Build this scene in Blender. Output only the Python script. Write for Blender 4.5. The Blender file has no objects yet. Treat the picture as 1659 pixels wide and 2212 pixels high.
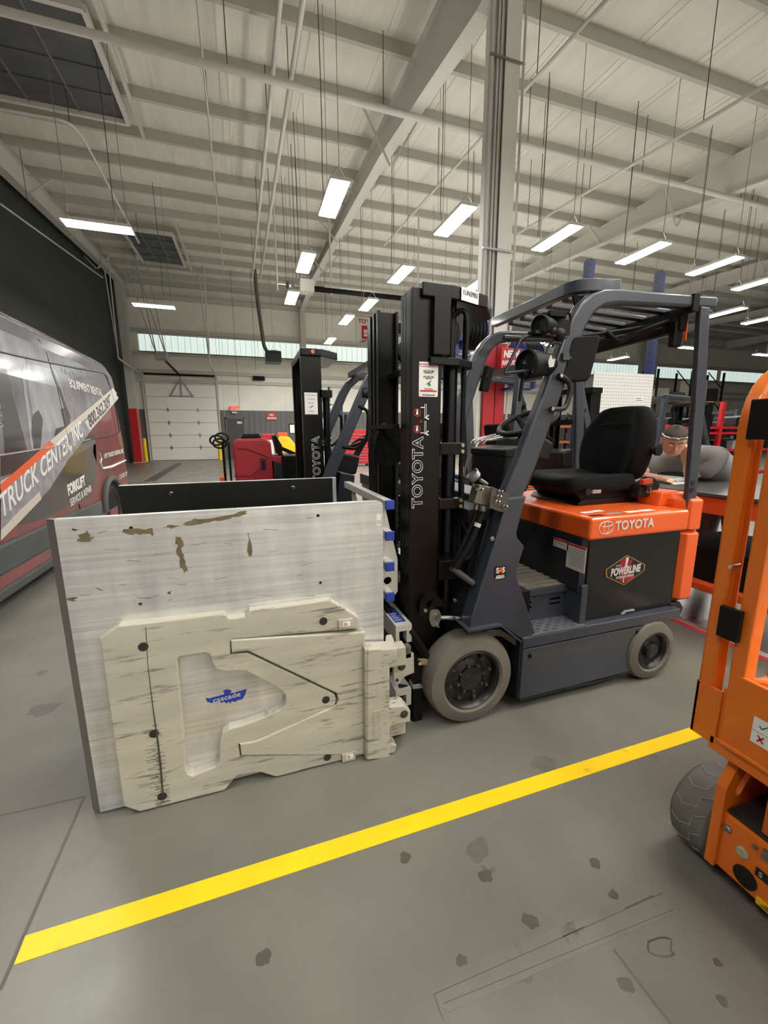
import bpy, bmesh, math, random
from mathutils import Vector, Matrix
random.seed(7)
S = bpy.context.scene
COL = S.collection
# ---------------------------------------------------------------- camera
FPX, PITCH, ROLL, YAW, CAMH = 880.0, 0.18729, -0.00481, 0.32068, 1.40
def cam_axes():
    sy, cy, sp, cp = math.sin(YAW), math.cos(YAW), math.sin(PITCH), math.cos(PITCH)
    f, rt, up = Vector((sy, cy, 0)), Vector((cy, -sy, 0)), Vector((0, 0, 1))
    F, U = f*cp-up*sp, up*cp+f*sp
    return rt*math.cos(ROLL)+U*math.sin(ROLL), U*math.cos(ROLL)-rt*math.sin(ROLL), F
CR, CU, CF = cam_axes()
CAM = Vector((0, 0, CAMH))
cd = bpy.data.cameras.new('camera'); cam = bpy.data.objects.new('camera', cd); COL.objects.link(cam)
cd.sensor_fit = 'HORIZONTAL'; cd.sensor_width = 36; cd.lens = FPX/1659*36; cd.clip_start = 0.05; cd.clip_end = 200
cam.matrix_world = Matrix(((CR.x, CU.x, -CF.x, 0), (CR.y, CU.y, -CF.y, 0), (CR.z, CU.z, -CF.z, CAMH), (0, 0, 0, 1)))
S.camera = cam
# ---------------------------------------------------------------- world and exposure (light comes from the hall's LED fixtures, with uplights and far fixtures added)
w = bpy.data.worlds.new('world'); S.world = w; w.use_nodes = True
w.node_tree.nodes['Background'].inputs[0].default_value = (0.75, 0.85, 1.0, 1); w.node_tree.nodes['Background'].inputs[1].default_value = 0.3
S.view_settings.view_transform = 'Standard'; S.view_settings.look = 'None'; S.view_settings.gamma = 1
S.view_settings.use_curve_mapping = False
S.view_settings.exposure = 0.0
LED_STRENGTH = 78.0
# ---------------------------------------------------------------- pixel -> place (a ray cut with a known plane)
def ray(u, v): return CR*((u-829.5)/FPX) - CU*((v-1106)/FPX) + CF
def WY(u, v, Y): d = ray(u, v); return CAM + d*(Y/d.y)
def WX(u, v, X): d = ray(u, v); return CAM + d*(X/d.x)
def WZ(u, v, Z): d = ray(u, v); return CAM + d*((Z-CAMH)/d.z)
def XZ(pts, Y): return [(WY(u, v, Y).x, WY(u, v, Y).z) for u, v in pts]
def YZ(pts, X): return [(WX(u, v, X).y, WX(u, v, X).z) for u, v in pts]
def crop(pts, x0, y0, s): return [(x0+a/s, y0+b/s) for a, b in pts]
# ---------------------------------------------------------------- materials
def lin(c): c /= 255.0; return c/12.92 if c <= 0.04045 else ((c+0.055)/1.055)**2.4
def rgb(c): return (lin(c[0]), lin(c[1]), lin(c[2]), 1)
MATS = {}
def mat(name, c, rough=.5, metal=0., var=0., vscale=6., bump=0., bscale=40., stretch=None, coat=0., dirt=None, dirt_t=.62, dscale=3., spec=None, emit=0.):
    if name in MATS: return MATS[name]
    m = bpy.data.materials.new(name); m.use_nodes = True; nt = m.node_tree; N, L = nt.nodes, nt.links
    b = N['Principled BSDF']; col = rgb(c)
    b.inputs['Base Color'].default_value = col; b.inputs['Roughness'].default_value = rough; b.inputs['Metallic'].default_value = metal
    if coat: b.inputs['Coat Weight'].default_value = coat; b.inputs['Coat Roughness'].default_value = .08
    if spec is not None: b.inputs['Specular IOR Level'].default_value = spec
    if emit: b.inputs['Emission Color'].default_value = col; b.inputs['Emission Strength'].default_value = emit
    if var or bump or dirt:
        tc = N.new('ShaderNodeTexCoord'); src = tc.outputs['Object']
        if stretch:
            mp = N.new('ShaderNodeMapping'); mp.inputs['Scale'].default_value = stretch; L.new(src, mp.inputs[0]); src = mp.outputs[0]
        out = None
        if var:
            n = N.new('ShaderNodeTexNoise'); n.inputs['Scale'].default_value = vscale; n.inputs['Detail'].default_value = 6; L.new(src, n.inputs[0])
            r = N.new('ShaderNodeValToRGB'); e = r.color_ramp.elements
            e[0].position, e[1].position = .3, .7
            e[0].color = tuple(x*(1-var) for x in col[:3])+(1,); e[1].color = tuple(min(1, x*(1+var)) for x in col[:3])+(1,)
            L.new(n.outputs[0], r.inputs[0]); out = r.outputs[0]
        if dirt:
            n2 = N.new('ShaderNodeTexNoise'); n2.inputs['Scale'].default_value = dscale; n2.inputs['Detail'].default_value = 9; n2.inputs['Roughness'].default_value = .65; L.new(src, n2.inputs[0])
            r2 = N.new('ShaderNodeValToRGB'); e = r2.color_ramp.elements; e[0].position, e[1].position = dirt_t, dirt_t+.1
            e[0].color = (0, 0, 0, 1); e[1].color = (1, 1, 1, 1); L.new(n2.outputs[0], r2.inputs[0])
            mx = N.new('ShaderNodeMix'); mx.data_type = 'RGBA'; L.new(r2.outputs[0], mx.inputs[0])
            if out: L.new(out, mx.inputs[6])
            else: mx.inputs[6].default_value = col
            mx.inputs[7].default_value = rgb(dirt); out = mx.outputs[2]
        if out: L.new(out, b.inputs['Base Color'])
        if bump:
            n3 = N.new('ShaderNodeTexNoise'); n3.inputs['Scale'].default_value = bscale; n3.inputs['Detail'].default_value = 5; L.new(src, n3.inputs[0])
            bp = N.new('ShaderNodeBump'); bp.inputs['Strength'].default_value = bump; bp.inputs['Distance'].default_value = .02
            L.new(n3.outputs[0], bp.inputs['Height']); L.new(bp.outputs[0], b.inputs['Normal'])
    MATS[name] = m; return m
# ---------------------------------------------------------------- mesh builder
class MB:
    def __init__(s): s.v, s.f = [], []
    def add(s, vs, fs):
        k = len(s.v); s.v += [tuple(p) for p in vs]; s.f += [tuple(i+k for i in f) for f in fs]; return s
    def box(s, x0, x1, y0, y1, z0, z1):
        return s.hexa([(x0, y0, z0), (x1, y0, z0), (x1, y1, z0), (x0, y1, z0), (x0, y0, z1), (x1, y0, z1), (x1, y1, z1), (x0, y1, z1)])
    def hexa(s, p): return s.add(p, [(3, 2, 1, 0), (4, 5, 6, 7), (0, 1, 5, 4), (1, 2, 6, 5), (2, 3, 7, 6), (3, 0, 4, 7)])
    def obox(s, c, ax, ay, az):   # centre and three half-axis vectors
        c, ax, ay, az = map(Vector, (c, ax, ay, az))
        return s.hexa([c-ax-ay-az, c+ax-ay-az, c+ax+ay-az, c-ax+ay-az, c-ax-ay+az, c+ax-ay+az, c+ax+ay+az, c-ax+ay+az])
    def bar(s, p, q, w, h, up=(0, 0, 1)):   # box beam from p to q, w across, h along up
        p, q = Vector(p), Vector(q); d = (q-p); L = d.length; d.normalize(); up = Vector(up)
        sd = d.cross(up)
        if sd.length < 1e-4: sd = d.cross(Vector((0, 1, 0)))
        sd.normalize(); u2 = sd.cross(d); return s.obox((p+q)/2, d*L/2, sd*w/2, u2*h/2)
    def prism(s, pts, ax, lo, hi):   # 2-D outline extruded along axis ax ('x': pts are (y,z); 'y': (x,z); 'z': (x,y))
        g = {'x': lambda a, b, t: (t, a, b), 'y': lambda a, b, t: (a, t, b), 'z': lambda a, b, t: (a, b, t)}[ax]
        n = len(pts); A = sum(pts[i][0]*pts[(i+1) % n][1]-pts[(i+1) % n][0]*pts[i][1] for i in range(n))
        if A < 0: pts = pts[::-1]
        vs = [g(a, b, lo) for a, b in pts]+[g(a, b, hi) for a, b in pts]
        fs = [tuple(range(n))[::-1], tuple(range(n, 2*n))]+[(i, (i+1) % n, (i+1) % n+n, i+n) for i in range(n)]
        if ax == 'y': fs = [f[::-1] for f in fs]
        return s.add(vs, fs)
    def tube(s, pts, r, seg=8, closed=False, caps=True):
        P = [Vector(p) for p in pts]; n = len(P); R = r if isinstance(r, (list, tuple)) else [r]*n
        T = [((P[(i+1) % n]-P[i-1]) if closed or 0 < i < n-1 else (P[1]-P[0] if i == 0 else P[-1]-P[-2])).normalized() for i in range(n)]
        u = T[0].orthogonal().normalized(); rings = []
        for i in range(n):
            u = (u-T[i]*u.dot(T[i])).normalized(); wv = T[i].cross(u)
            rings.append([P[i]+(u*math.cos(2*math.pi*k/seg)+wv*math.sin(2*math.pi*k/seg))*R[i] for k in range(seg)])
        fs = []
        for i in range(n if closed else n-1):
            j = (i+1) % n
            fs += [(i*seg+k, i*seg+(k+1) % seg, j*seg+(k+1) % seg, j*seg+k) for k in range(seg)]
        if caps and not closed: fs += [tuple(range(seg))[::-1], tuple(range((n-1)*seg, n*seg))]
        return s.add([p for g in rings for p in g], fs)
    def cyl(s, p, q, r, seg=16, r2=None): return s.tube([p, q], [r, r if r2 is None else r2], seg)
    def lathe(s, prof, c, ax, seg=32, closed=False):   # prof: (radius, height along ax)
        c, ax = Vector(c), Vector(ax).normalized(); u = ax.orthogonal().normalized(); wv = ax.cross(u)
        vs = [c+ax*h+(u*math.cos(2*math.pi*k/seg)+wv*math.sin(2*math.pi*k/seg))*r for r, h in prof for k in range(seg)]
        n = len(prof); fs = []
        for i in range(n if closed else n-1):
            j = (i+1) % n; fs += [(i*seg+k, i*seg+(k+1) % seg, j*seg+(k+1) % seg, j*seg+k) for k in range(seg)]
        if not closed: fs += [tuple(range(seg))[::-1], tuple(range((n-1)*seg, n*seg))]
        return s.add(vs, fs)
    def ball(s, c, r, seg=14, sc=(1, 1, 1)):
        c = Vector(c); n = seg//2
        vs = [c+Vector((r*sc[0]*math.sin(math.pi*i/n)*math.cos(2*math.pi*k/seg), r*sc[1]*math.sin(math.pi*i/n)*math.sin(2*math.pi*k/seg), r*sc[2]*math.cos(math.pi*i/n))) for i in range(1, n) for k in range(seg)]
        fs = [(i*seg+k, (i+1)*seg+k, (i+1)*seg+(k+1) % seg, i*seg+(k+1) % seg) for i in range(n-2) for k in range(seg)]
        t = len(vs); vs += [c+Vector((0, 0, r*sc[2])), c-Vector((0, 0, r*sc[2]))]
        fs += [(t, k, (k+1) % seg) for k in range(seg)]+[(t+1, (n-2)*seg+(k+1) % seg, (n-2)*seg+k) for k in range(seg)]
        return s.add(vs, fs)
    def loft(s, rings):   # closed rings with equal vertex counts, capped
        m = len(rings[0]); n = len(rings); fs = []
        for i in range(n-1): fs += [(i*m+k, i*m+(k+1) % m, (i+1)*m+(k+1) % m, (i+1)*m+k) for k in range(m)]
        fs += [tuple(range(m))[::-1], tuple(range((n-1)*m, n*m))]
        return s.add([p for g in rings for p in g], fs)
    def mesh(s, mm):   # append an existing mesh
        k = len(s.v); s.v += [tuple(v.co) for v in mm.vertices]; s.f += [tuple(i+k for i in p.vertices) for p in mm.polygons]; return s
    def build(s, name, m, parent=None, smooth=None, bevel=0, bseg=2, sub=0, fix=True):
        me = bpy.data.meshes.new(name); off = root_loc(parent)
        me.from_pydata([(a-off[0], b-off[1], c-off[2]) for a, b, c in s.v], [], s.f); me.update()
        if fix:
            bm = bmesh.new(); bm.from_mesh(me); bmesh.ops.recalc_face_normals(bm, faces=bm.faces); bm.to_mesh(me); bm.free()
        o = bpy.data.objects.new(name, me); COL.objects.link(o); me.materials.append(m)
        if parent: o.parent = parent
        if smooth is not None:
            me.shade_smooth(); me.set_sharp_from_angle(angle=math.radians(smooth))
        if sub:
            md = o.modifiers.new('subdivision', 'SUBSURF'); md.levels = md.render_levels = sub
        if bevel:
            md = o.modifiers.new('bevel', 'BEVEL'); md.width = bevel; md.segments = bseg; md.limit_method = 'ANGLE'; md.angle_limit = math.radians(40); md.harden_normals = False
        return o
def root_loc(p):
    if p is None: return (0, 0, 0)
    while p.parent: p = p.parent
    return tuple(p.get('_o', (0, 0, 0)))
def tag(o, label, cat=None, group=None, kind=None):
    o['label'] = label
    if cat: o['category'] = cat
    if group: o['group'] = group
    if kind: o['kind'] = kind
    return o
def thing(name, label, cat, loc=(0, 0, 0), group=None, rot=0, local=False):
    o = bpy.data.objects.new(name, None); COL.objects.link(o); o.location = loc; o.rotation_euler = (0, 0, rot); o.empty_display_size = .1
    o['_o'] = (0, 0, 0) if local else tuple(loc)
    return tag(o, label, cat, group)
def struct(o, label=None):
    o['kind'] = 'structure'
    if label: o['label'] = label
    return o
def copy_tree(o, parent=None):
    c = o.copy(); COL.objects.link(c)
    if parent: c.parent = parent
    for ch in list(o.children): copy_tree(ch, c)
    return c
# flat plates with holes, built as filled curves and turned into meshes
def plate(outer, holes, ax, lo, hi, bev=0.):
    cu = bpy.data.curves.new('tmp', 'CURVE'); cu.dimensions = '2D'; cu.fill_mode = 'BOTH'; cu.extrude = abs(hi-lo)/2-bev; cu.bevel_depth = bev; cu.bevel_resolution = 1; cu.offset = -bev
    for pl in [outer]+list(holes):
        sp = cu.splines.new('POLY'); sp.points.add(len(pl)-1); sp.use_cyclic_u = True
        for p, (a, b) in zip(sp.points, pl): p.co = (a, b, 0, 1)
    o = bpy.data.objects.new('tmp', cu); me = bpy.data.meshes.new_from_object(o)
    bpy.data.objects.remove(o); bpy.data.curves.remove(cu)
    c = (lo+hi)/2; M = {'y': Matrix(((1, 0, 0, 0), (0, 0, 1, c), (0, 1, 0, 0), (0, 0, 0, 1))), 'x': Matrix(((0, 0, 1, c), (1, 0, 0, 0), (0, 1, 0, 0), (0, 0, 0, 1))), 'z': Matrix.Translation((0, 0, c))}[ax]
    me.transform(M); mb = MB(); mb.mesh(me); bpy.data.meshes.remove(me); return mb
def circ(cx, cy, r, n=16, ry=None): return [(cx+r*math.cos(2*math.pi*k/n), cy+(ry or r)*math.sin(2*math.pi*k/n)) for k in range(n)]
def rpoly(pts, r, n=4):   # rounded corners
    out = []; m = len(pts)
    for i in range(m):
        a, b, c = Vector(pts[i-1]), Vector(pts[i]), Vector(pts[(i+1) % m]); u, v = (a-b), (c-b)
        d = min(r, u.length*.48, v.length*.48); p, q = b+u.normalized()*d, b+v.normalized()*d
        for k in range(n+1):
            t = k/n; out.append(tuple(p*(1-t)**2+b*2*t*(1-t)+q*t*t))
    return out
def smooth_path(pts, n=6):   # Catmull-Rom
    P = [Vector(p) for p in pts]; P = [P[0]*2-P[1]]+P+[P[-1]*2-P[-2]]; out = []
    for i in range(1, len(P)-2):
        for k in range(n):
            t = k/n; a, b, c, d = P[i-1:i+3]
            out.append(.5*((2*b)+(c-a)*t+(2*a-5*b+4*c-d)*t*t+(3*b-a-3*c+d)*t**3))
    return out+[P[-2]]
def bend(p, r, n=5):   # 3-D polyline with rounded corners
    out = [Vector(p[0])]
    for i in range(1, len(p)-1):
        a, b, c = map(Vector, p[i-1:i+2]); u, v = a-b, c-b; d = min(r, u.length*.48, v.length*.48); s, e = b+u.normalized()*d, b+v.normalized()*d
        out += [s*(1-k/n)**2+b*2*(k/n)*(1-k/n)+e*(k/n)**2 for k in range(n+1)]
    return out+[Vector(p[-1])]
def textmesh(s, size, bold=0., xs=1., shear=0., outline=0., align='CENTER', ext=.0006, space=1.):
    cu = bpy.data.curves.new('tmp', 'FONT'); cu.body = s; cu.size = size; cu.align_x = align; cu.align_y = 'CENTER'; cu.shear = shear; cu.space_character = space; cu.resolution_u = 3
    if outline: cu.fill_mode = 'NONE'; cu.bevel_depth = outline; cu.bevel_resolution = 0; cu.offset = bold
    else: cu.offset = bold; cu.extrude = ext
    o = bpy.data.objects.new('tmp', cu); me = bpy.data.meshes.new_from_object(o); bpy.data.objects.remove(o); bpy.data.curves.remove(cu)
    me.transform(Matrix.Diagonal((xs, 1, 1, 1))); return me
def text(name, s, size, loc, right, up, m, parent=None, warp=None, **k):
    me = textmesh(s, size, **k); r, u = Vector(right).normalized(), Vector(up); u = (u-r*u.dot(r)).normalized(); n = r.cross(u); L = Vector(loc)
    off = Vector(root_loc(parent))
    for v in me.vertices:
        p = L+r*v.co.x+u*v.co.y+n*v.co.z
        if warp: p = warp(p)
        v.co = p-off
    o = bpy.data.objects.new(name, me); COL.objects.link(o); me.materials.append(m); me.name = name
    if parent: o.parent = parent
    return o
# ---------------------------------------------------------------- palette
M_CEIL = mat('insulation_white', (214, 211, 200), .8, var=.06, vscale=1.5, bump=.5, bscale=5, stretch=(2.2, .35, 1))
M_PURLIN = mat('purlin_paint', (178, 176, 166), .6)
M_STEEL_W = mat('steel_white', (194, 192, 184), .5)
M_WALLW = mat('wall_liner_white', (240, 237, 226), .7, var=.05, vscale=1.2, bump=.15, bscale=4)
M_WALLG = mat('wainscot_grey', (104, 104, 100), .55)
M_WALLD = mat('dark_wall', (52, 54, 50), .75, var=.1, vscale=.6)
M_DARK = mat('skylight_dark', (78, 79, 80), .6, var=.15, vscale=2)
M_BLK = mat('black_paint', (10, 10, 11), .32, spec=.35)
M_BLKM = mat('black_matte', (12, 12, 13), .65, spec=.2)
M_RUB = mat('black_rubber', (14, 14, 15), .55, spec=.25)
M_PLAST = mat('black_plastic', (20, 20, 21), .5, bump=.15, bscale=300, spec=.3)
M_CHROME = mat('chrome', (200, 200, 202), .2, 1.)
M_STEEL = mat('bare_steel', (150, 150, 150), .35, 1.)
M_BRASS = mat('zinc_bolt', (190, 180, 150), .35, .9)
M_CHAR = mat('charcoal_paint', (57, 61, 70), .36, coat=.2, var=.05, vscale=2)
M_CHARD = mat('dark_charcoal_paint', (34, 36, 41), .42, spec=.4)
M_ORANGE = mat('orange_paint', (234, 98, 36), .35, coat=.4, var=.03, vscale=3)
M_LIFTOR = mat('lift_orange_paint', (226, 112, 14), .4, coat=.35, bump=.08, bscale=180, var=.04, vscale=5)
M_WHITE = mat('white_paint', (226, 224, 218), .5)
M_PRINTW = mat('print_white', (235, 235, 232), .5)
M_PRINTB = mat('print_black', (22, 22, 24), .5)
M_PRINTR = mat('print_red', (196, 32, 38), .5)
M_PRINTG = mat('print_grey', (150, 150, 152), .5)
M_PRINTO = mat('print_orange', (232, 92, 42), .5)
M_PRINTGR = mat('print_green', (30, 130, 70), .5)
M_PAPER = mat('paper_grey', (200, 198, 192), .6)
M_BLUE = mat('blue_cap', (38, 62, 158), .45)
M_BLUEP = mat('rack_blue', (30, 46, 92), .45)
M_REELB = mat('reel_blue', (40, 52, 140), .4)
M_RED = mat('red_paint', (186, 26, 36), .38, coat=.3)
M_YEL = mat('yellow_paint', (240, 196, 20), .5)
M_CLAMP = mat('clamp_grey_paint', (184, 179, 163), .5, var=.12, vscale=2.5, stretch=(1, 1, 9), dirt=(126, 120, 110), dirt_t=.55, dscale=5)
M_CLAMPC = mat('clamp_clean_paint', (186, 184, 176), .5)
M_LED = mat('led_panel', (255, 253, 247), .5, emit=LED_STRENGTH)
# ---------------------------------------------------------------- floor
def floor_mat():
    m = bpy.data.materials.new('polished_concrete'); m.use_nodes = True; nt = m.node_tree; N, L = nt.nodes, nt.links; b = N['Principled BSDF']
    tc = N.new('ShaderNodeTexCoord')
    def noise(sc, det=6, rough=.6):
        n = N.new('ShaderNodeTexNoise'); n.inputs['Scale'].default_value = sc; n.inputs['Detail'].default_value = det; n.inputs['Roughness'].default_value = rough; L.new(tc.outputs['Object'], n.inputs[0]); return n.outputs[0]
    def ramp(src, p0, p1, c0, c1):
        r = N.new('ShaderNodeValToRGB'); e = r.color_ramp.elements; e[0].position, e[1].position = p0, p1; e[0].color, e[1].color = c0, c1; L.new(src, r.inputs[0]); return r.outputs[0]
    def mix(f, a, c):
        mx = N.new('ShaderNodeMix'); mx.data_type = 'RGBA'; L.new(f, mx.inputs[0]); L.new(a, mx.inputs[6]); mx.inputs[7].default_value = c; return mx.outputs[2]
    c = ramp(noise(.9), .3, .75, rgb((100, 98, 90)), rgb((130, 128, 119)))
    sp = ramp(noise(2.6, 8, .72), .60, .72, (0, 0, 0, 1), (.55, .55, .55, 1)); c = mix(sp, c, rgb((98, 95, 88)))
    vo = N.new('ShaderNodeTexVoronoi'); vo.inputs['Scale'].default_value = 2.7; vo.inputs['Randomness'].default_value = 1; L.new(tc.outputs['Object'], vo.inputs[0])
    dr = ramp(vo.outputs['Distance'], .055, .10, (.6, .6, .6, 1), (0, 0, 0, 1)); c = mix(dr, c, rgb((76, 73, 67)))
    v2 = N.new('ShaderNodeTexVoronoi'); v2.inputs['Scale'].default_value = 1.3; L.new(tc.outputs['Object'], v2.inputs[0])
    n4 = N.new('ShaderNodeTexNoise'); n4.inputs['Scale'].default_value = 7; L.new(tc.outputs['Object'], n4.inputs[0])
    sm = N.new('ShaderNodeMath'); sm.operation = 'MULTIPLY_ADD'; sm.inputs[1].default_value = .12; L.new(n4.outputs[0], sm.inputs[0]); L.new(v2.outputs['Distance'], sm.inputs[2])
    c = mix(ramp(sm.outputs[0], .10, .17, (.5, .5, .5, 1), (0, 0, 0, 1)), c, rgb((88, 84, 77)))
    fine = ramp(noise(60, 3), .35, .65, (0, 0, 0, 1), (.16, .16, .16, 1)); c = mix(fine, c, rgb((104, 101, 94)))
    L.new(c, b.inputs['Base Color'])
    rr = ramp(noise(1.7, 5), .3, .7, (.26,)*3+(1,), (.42,)*3+(1,)); L.new(rr, b.inputs['Roughness'])
    bp = N.new('ShaderNodeBump'); bp.inputs['Strength'].default_value = .05; bp.inputs['Distance'].default_value = .01; L.new(noise(35, 4), bp.inputs['Height']); L.new(bp.outputs[0], b.inputs['Normal'])
    return m
M_FLOOR = floor_mat()
X0, X1, Y0, Y1 = -5.95, 49., -9., 26.5
floor = struct(MB().box(X0, X1, Y0, Y1, -.15, 0).build('floor', M_FLOOR))
M_JOINT = mat('joint_dirt', (96, 93, 86), .7)
M_GHOST = mat('old_tape_residue', (116, 114, 105), .4, var=.1, vscale=9, dirt=(88, 85, 77), dirt_t=.57, dscale=9)
def strip(name, p, q, w, m, parent=None, z=.0008):
    p, q = Vector(p), Vector(q); d = (q-p).normalized(); n = Vector((-d.y, d.x))*w/2
    mb = MB(); mb.hexa([(a.x, a.y, zz) for zz in (0.0002, z) for a in (p-n, q-n, q+n, p+n)]); return mb.build(name, m, parent)
g = lambda u, v: WZ(u, v, 0).xy
strip('floor_joint', g(0, 2140), g(182, 1722), .010, M_JOINT, floor)
strip('floor_joint', g(0, 1762), g(186, 1720), .006, M_JOINT, floor)
strip('floor_joint', g(1325, 2050), g(1449, 2212), .007, M_JOINT, floor)
strip('floor_joint', (-2.4, 7.2), (-4.6, 26.), .01, M_JOINT, floor)
strip('old_tape_mark', g(944, 2152), g(1430, 1946), .07, M_GHOST, floor)
for u0, v0, u1, v1, w_ in ((937, 2148, 1430, 1930, .0016), (958, 2168, 1455, 1965, .0014), (1350, 1963, 1412, 1935, .004), (1215, 2024, 1262, 2003, .003), (937, 2148, 958, 2205, .0014)): strip('old_tape_edge', g(u0, v0), g(u1, v1), w_, mat('tape_edge_dark', (84, 81, 74), .7), floor, .0012)
random.seed(21); M_SPOT = mat('oil_spot', (82, 79, 71), .38, var=.1, vscale=30)
for u, v, r_ in ((1050, 1893, .022), (1146, 1990, .021), (998, 2078, .016), (1285, 1865, .016), (1325, 1932, .014), (1352, 2127, .018), (570, 2070, .018), (1550, 2080, .010), (875, 1852, .018), (1175, 1650, .05), (1030, 1835, .04), (1560, 2160, .012), (1220, 2052, .016), (1120, 2095, .03), (95, 1532, .06)):
    p = g(u, v); pts_ = []
    for k in range(14):
        rr_ = r_*(1+random.uniform(-.28, .28)); pts_.append((p.x+rr_*math.cos(k*math.pi/7)*1.1, p.y+rr_*math.sin(k*math.pi/7)))
    MB().prism(rpoly(pts_, .006, 2), 'z', .0002, .0007).build('oil_spot', M_SPOT if r_ < .03 else mat('faint_stain', (98, 95, 87), .4, var=.1, vscale=20), floor)
rg_ = [g(u, v) for u, v in ((1400, 2035), (1425, 2026), (1450, 2030), (1448, 2052), (1456, 2060), (1446, 2066), (1425, 2066), (1402, 2056))]
MB().tube([(p.x, p.y, .0006) for p in smooth_path([Vector((*q, 0)) for q in rg_+rg_[:1]], 3)], .0022, 5).build('puddle_ring', M_SPOT, floor)
M_LINE = mat('dark_floor_line', (58, 56, 53), .4)
strip('dark_floor_stripe', g(322, 1040), g(388, 1000), .35, M_LINE, floor)
M_TAPE = mat('yellow_tape', (250, 206, 18), .42, var=.05, vscale=7, dirt=(196, 152, 30), dirt_t=.64, dscale=9)
pA, pB, pC, pD = g(30, 2085), g(55, 2022), g(1487, 1573), g(1513, 1594)
t = MB(); t.hexa([(p.x, p.y, z) for z in (.0003, .0016) for p in (pA, pD, pC, pB)])
t.hexa([(p.x, p.y, z) for z in (.0003, .0016) for p in (pD, pD+Vector((1.1, 0)), pC+Vector((1.1, 0)), pC)])
tag(t.build('floor_tape', M_TAPE), 'long yellow floor marking tape running in front of the clamp forklift', 'floor tape')
M_TAPER = mat('red_tape', (196, 44, 60), .5); M_TAPEW = mat('white_tape', (205, 204, 200), .5)
a = MB().box(2.99, 3.04, .6, 3.4, .0003, .0018).build('striped_floor_tape', M_TAPER)
tag(a, 'red and white floor tape beside the orange workbench', 'floor tape')
MB().box(3.04, 3.10, .6, 3.4, .0003, .0018).build('white_band', M_TAPEW, a)
# ---------------------------------------------------------------- walls, roof
def roof(y): return 8.45+.04*y
wall_far = struct(MB().box(X0, X1, Y1, Y1+.2, 2.85, 10.).build('wall_far', M_WALLW))
wall_left = struct(MB().box(X0-.2, X0, Y0, Y1+.2, 0, 10.).build('wall_left', M_WALLD))
struct(MB().box(X1, X1+.2, Y0, Y1+.2, 0, 10.).build('wall_right', M_WALLW))
struct(MB().box(X0-.2, X1+.2, Y0-.2, Y0, 0, 10.).build('wall_back', M_WALLW))
wns = struct(MB().box(X0, X1, Y1-.03, Y1+.2, 0, 2.87).build('trim_1', M_WALLG), 'dark grey metal wainscot panels along the far wall')
for k in range(60):
    x = -1.3+k*.31
    if x > 17: break
    if -1.1 < x < -.05: continue
    MB().box(x, x+.045, Y1-.06, Y1-.03, 0, 2.86).build('panel_rib', M_WALLG, wns)
c = MB(); c.hexa([(X0-.2, Y0-.2, roof(Y0)), (X1+.2, Y0-.2, roof(Y0)), (X1+.2, Y1+.2, roof(Y1)), (X0-.2, Y1+.2, roof(Y1)), (X0-.2, Y0-.2, roof(Y0)+.2), (X1+.2, Y0-.2, roof(Y0)+.2), (X1+.2, Y1+.2, roof(Y1)+.2), (X0-.2, Y1+.2, roof(Y1)+.2)])
ceiling = struct(c.build('ceiling', M_CEIL))
pm = None
for k in range(-10, 14):
    y = 8.74+1.445*k
    if not Y0+.2 < y < Y1-.2: continue
    mb = MB().box(X0+.02, X1-.1, y-.012, y+.012, -.22, .0).box(X0+.02, X1-.1, y-.012, y+.075, -.235, -.22)
    if pm is None: o = mb.build('purlin', M_PURLIN, ceiling); pm = o.data; yb = y
    else: o = bpy.data.objects.new('purlin', pm); COL.objects.link(o); o.parent = ceiling; o.location.y = y-yb
    o.location.z = roof(y)
# insulation seams between purlins (paired ribs of the roof sheet)
for k in range(15):
    x = -4.6+k*1.52
    for dx in (0, .16):
        mb = MB(); mb.bar((x+dx, 5.0, roof(5.0)-.006), (x+dx, Y1-.1, roof(Y1)-.006), .03, .02); mb.build('roof_seam', M_CEIL, ceiling)
def rafter(x, prof, dep):
    mb = MB(); ys = [p[0] for p in prof]
    mb.prism([(y, roof(y)-.2) for y in (ys[0], ys[-1])][::1]+[(y, z) for y, z in prof[::-1]], 'x', x-.012, x+.012)
    for (ya, za), (yb_, zb) in zip(prof, prof[1:]): mb.bar((x, ya, za), (x, yb_, zb), .26, .03)
    mb.bar((x, ys[0], roof(ys[0])-.22), (x, ys[-1], roof(ys[-1])-.22), .2, .02)
    o = mb.build('rafter', M_STEEL_W, ceiling)
    for k in range(5):
        y = 8.74+1.445*(2*k+1)+.02; zb = [z for yy, z in prof if yy <= y][-1]+.25
        for sx in (-1, 1):
            MB().bar((x+sx*.02, y, zb), (x+sx*.75, y, roof(y)-.12), .03, .05).build('brace', M_STEEL_W, o)
    return o
PR = [(Y0+.3, 7.9), (5.0, 7.35), (6.2, 7.3), (10.7, 8.0), (21., 8.75), (26.2, 8.6)]
for x in (3.6, 12.74, 21.9, 31.0, 40.2): rafter(x, PR, 0)
rafter(-5.54, [(Y0+.3, 7.9), (6., 7.5), (14.5, 8.14), (24.5, 8.93), (26.2, 8.6)], 0)
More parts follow.
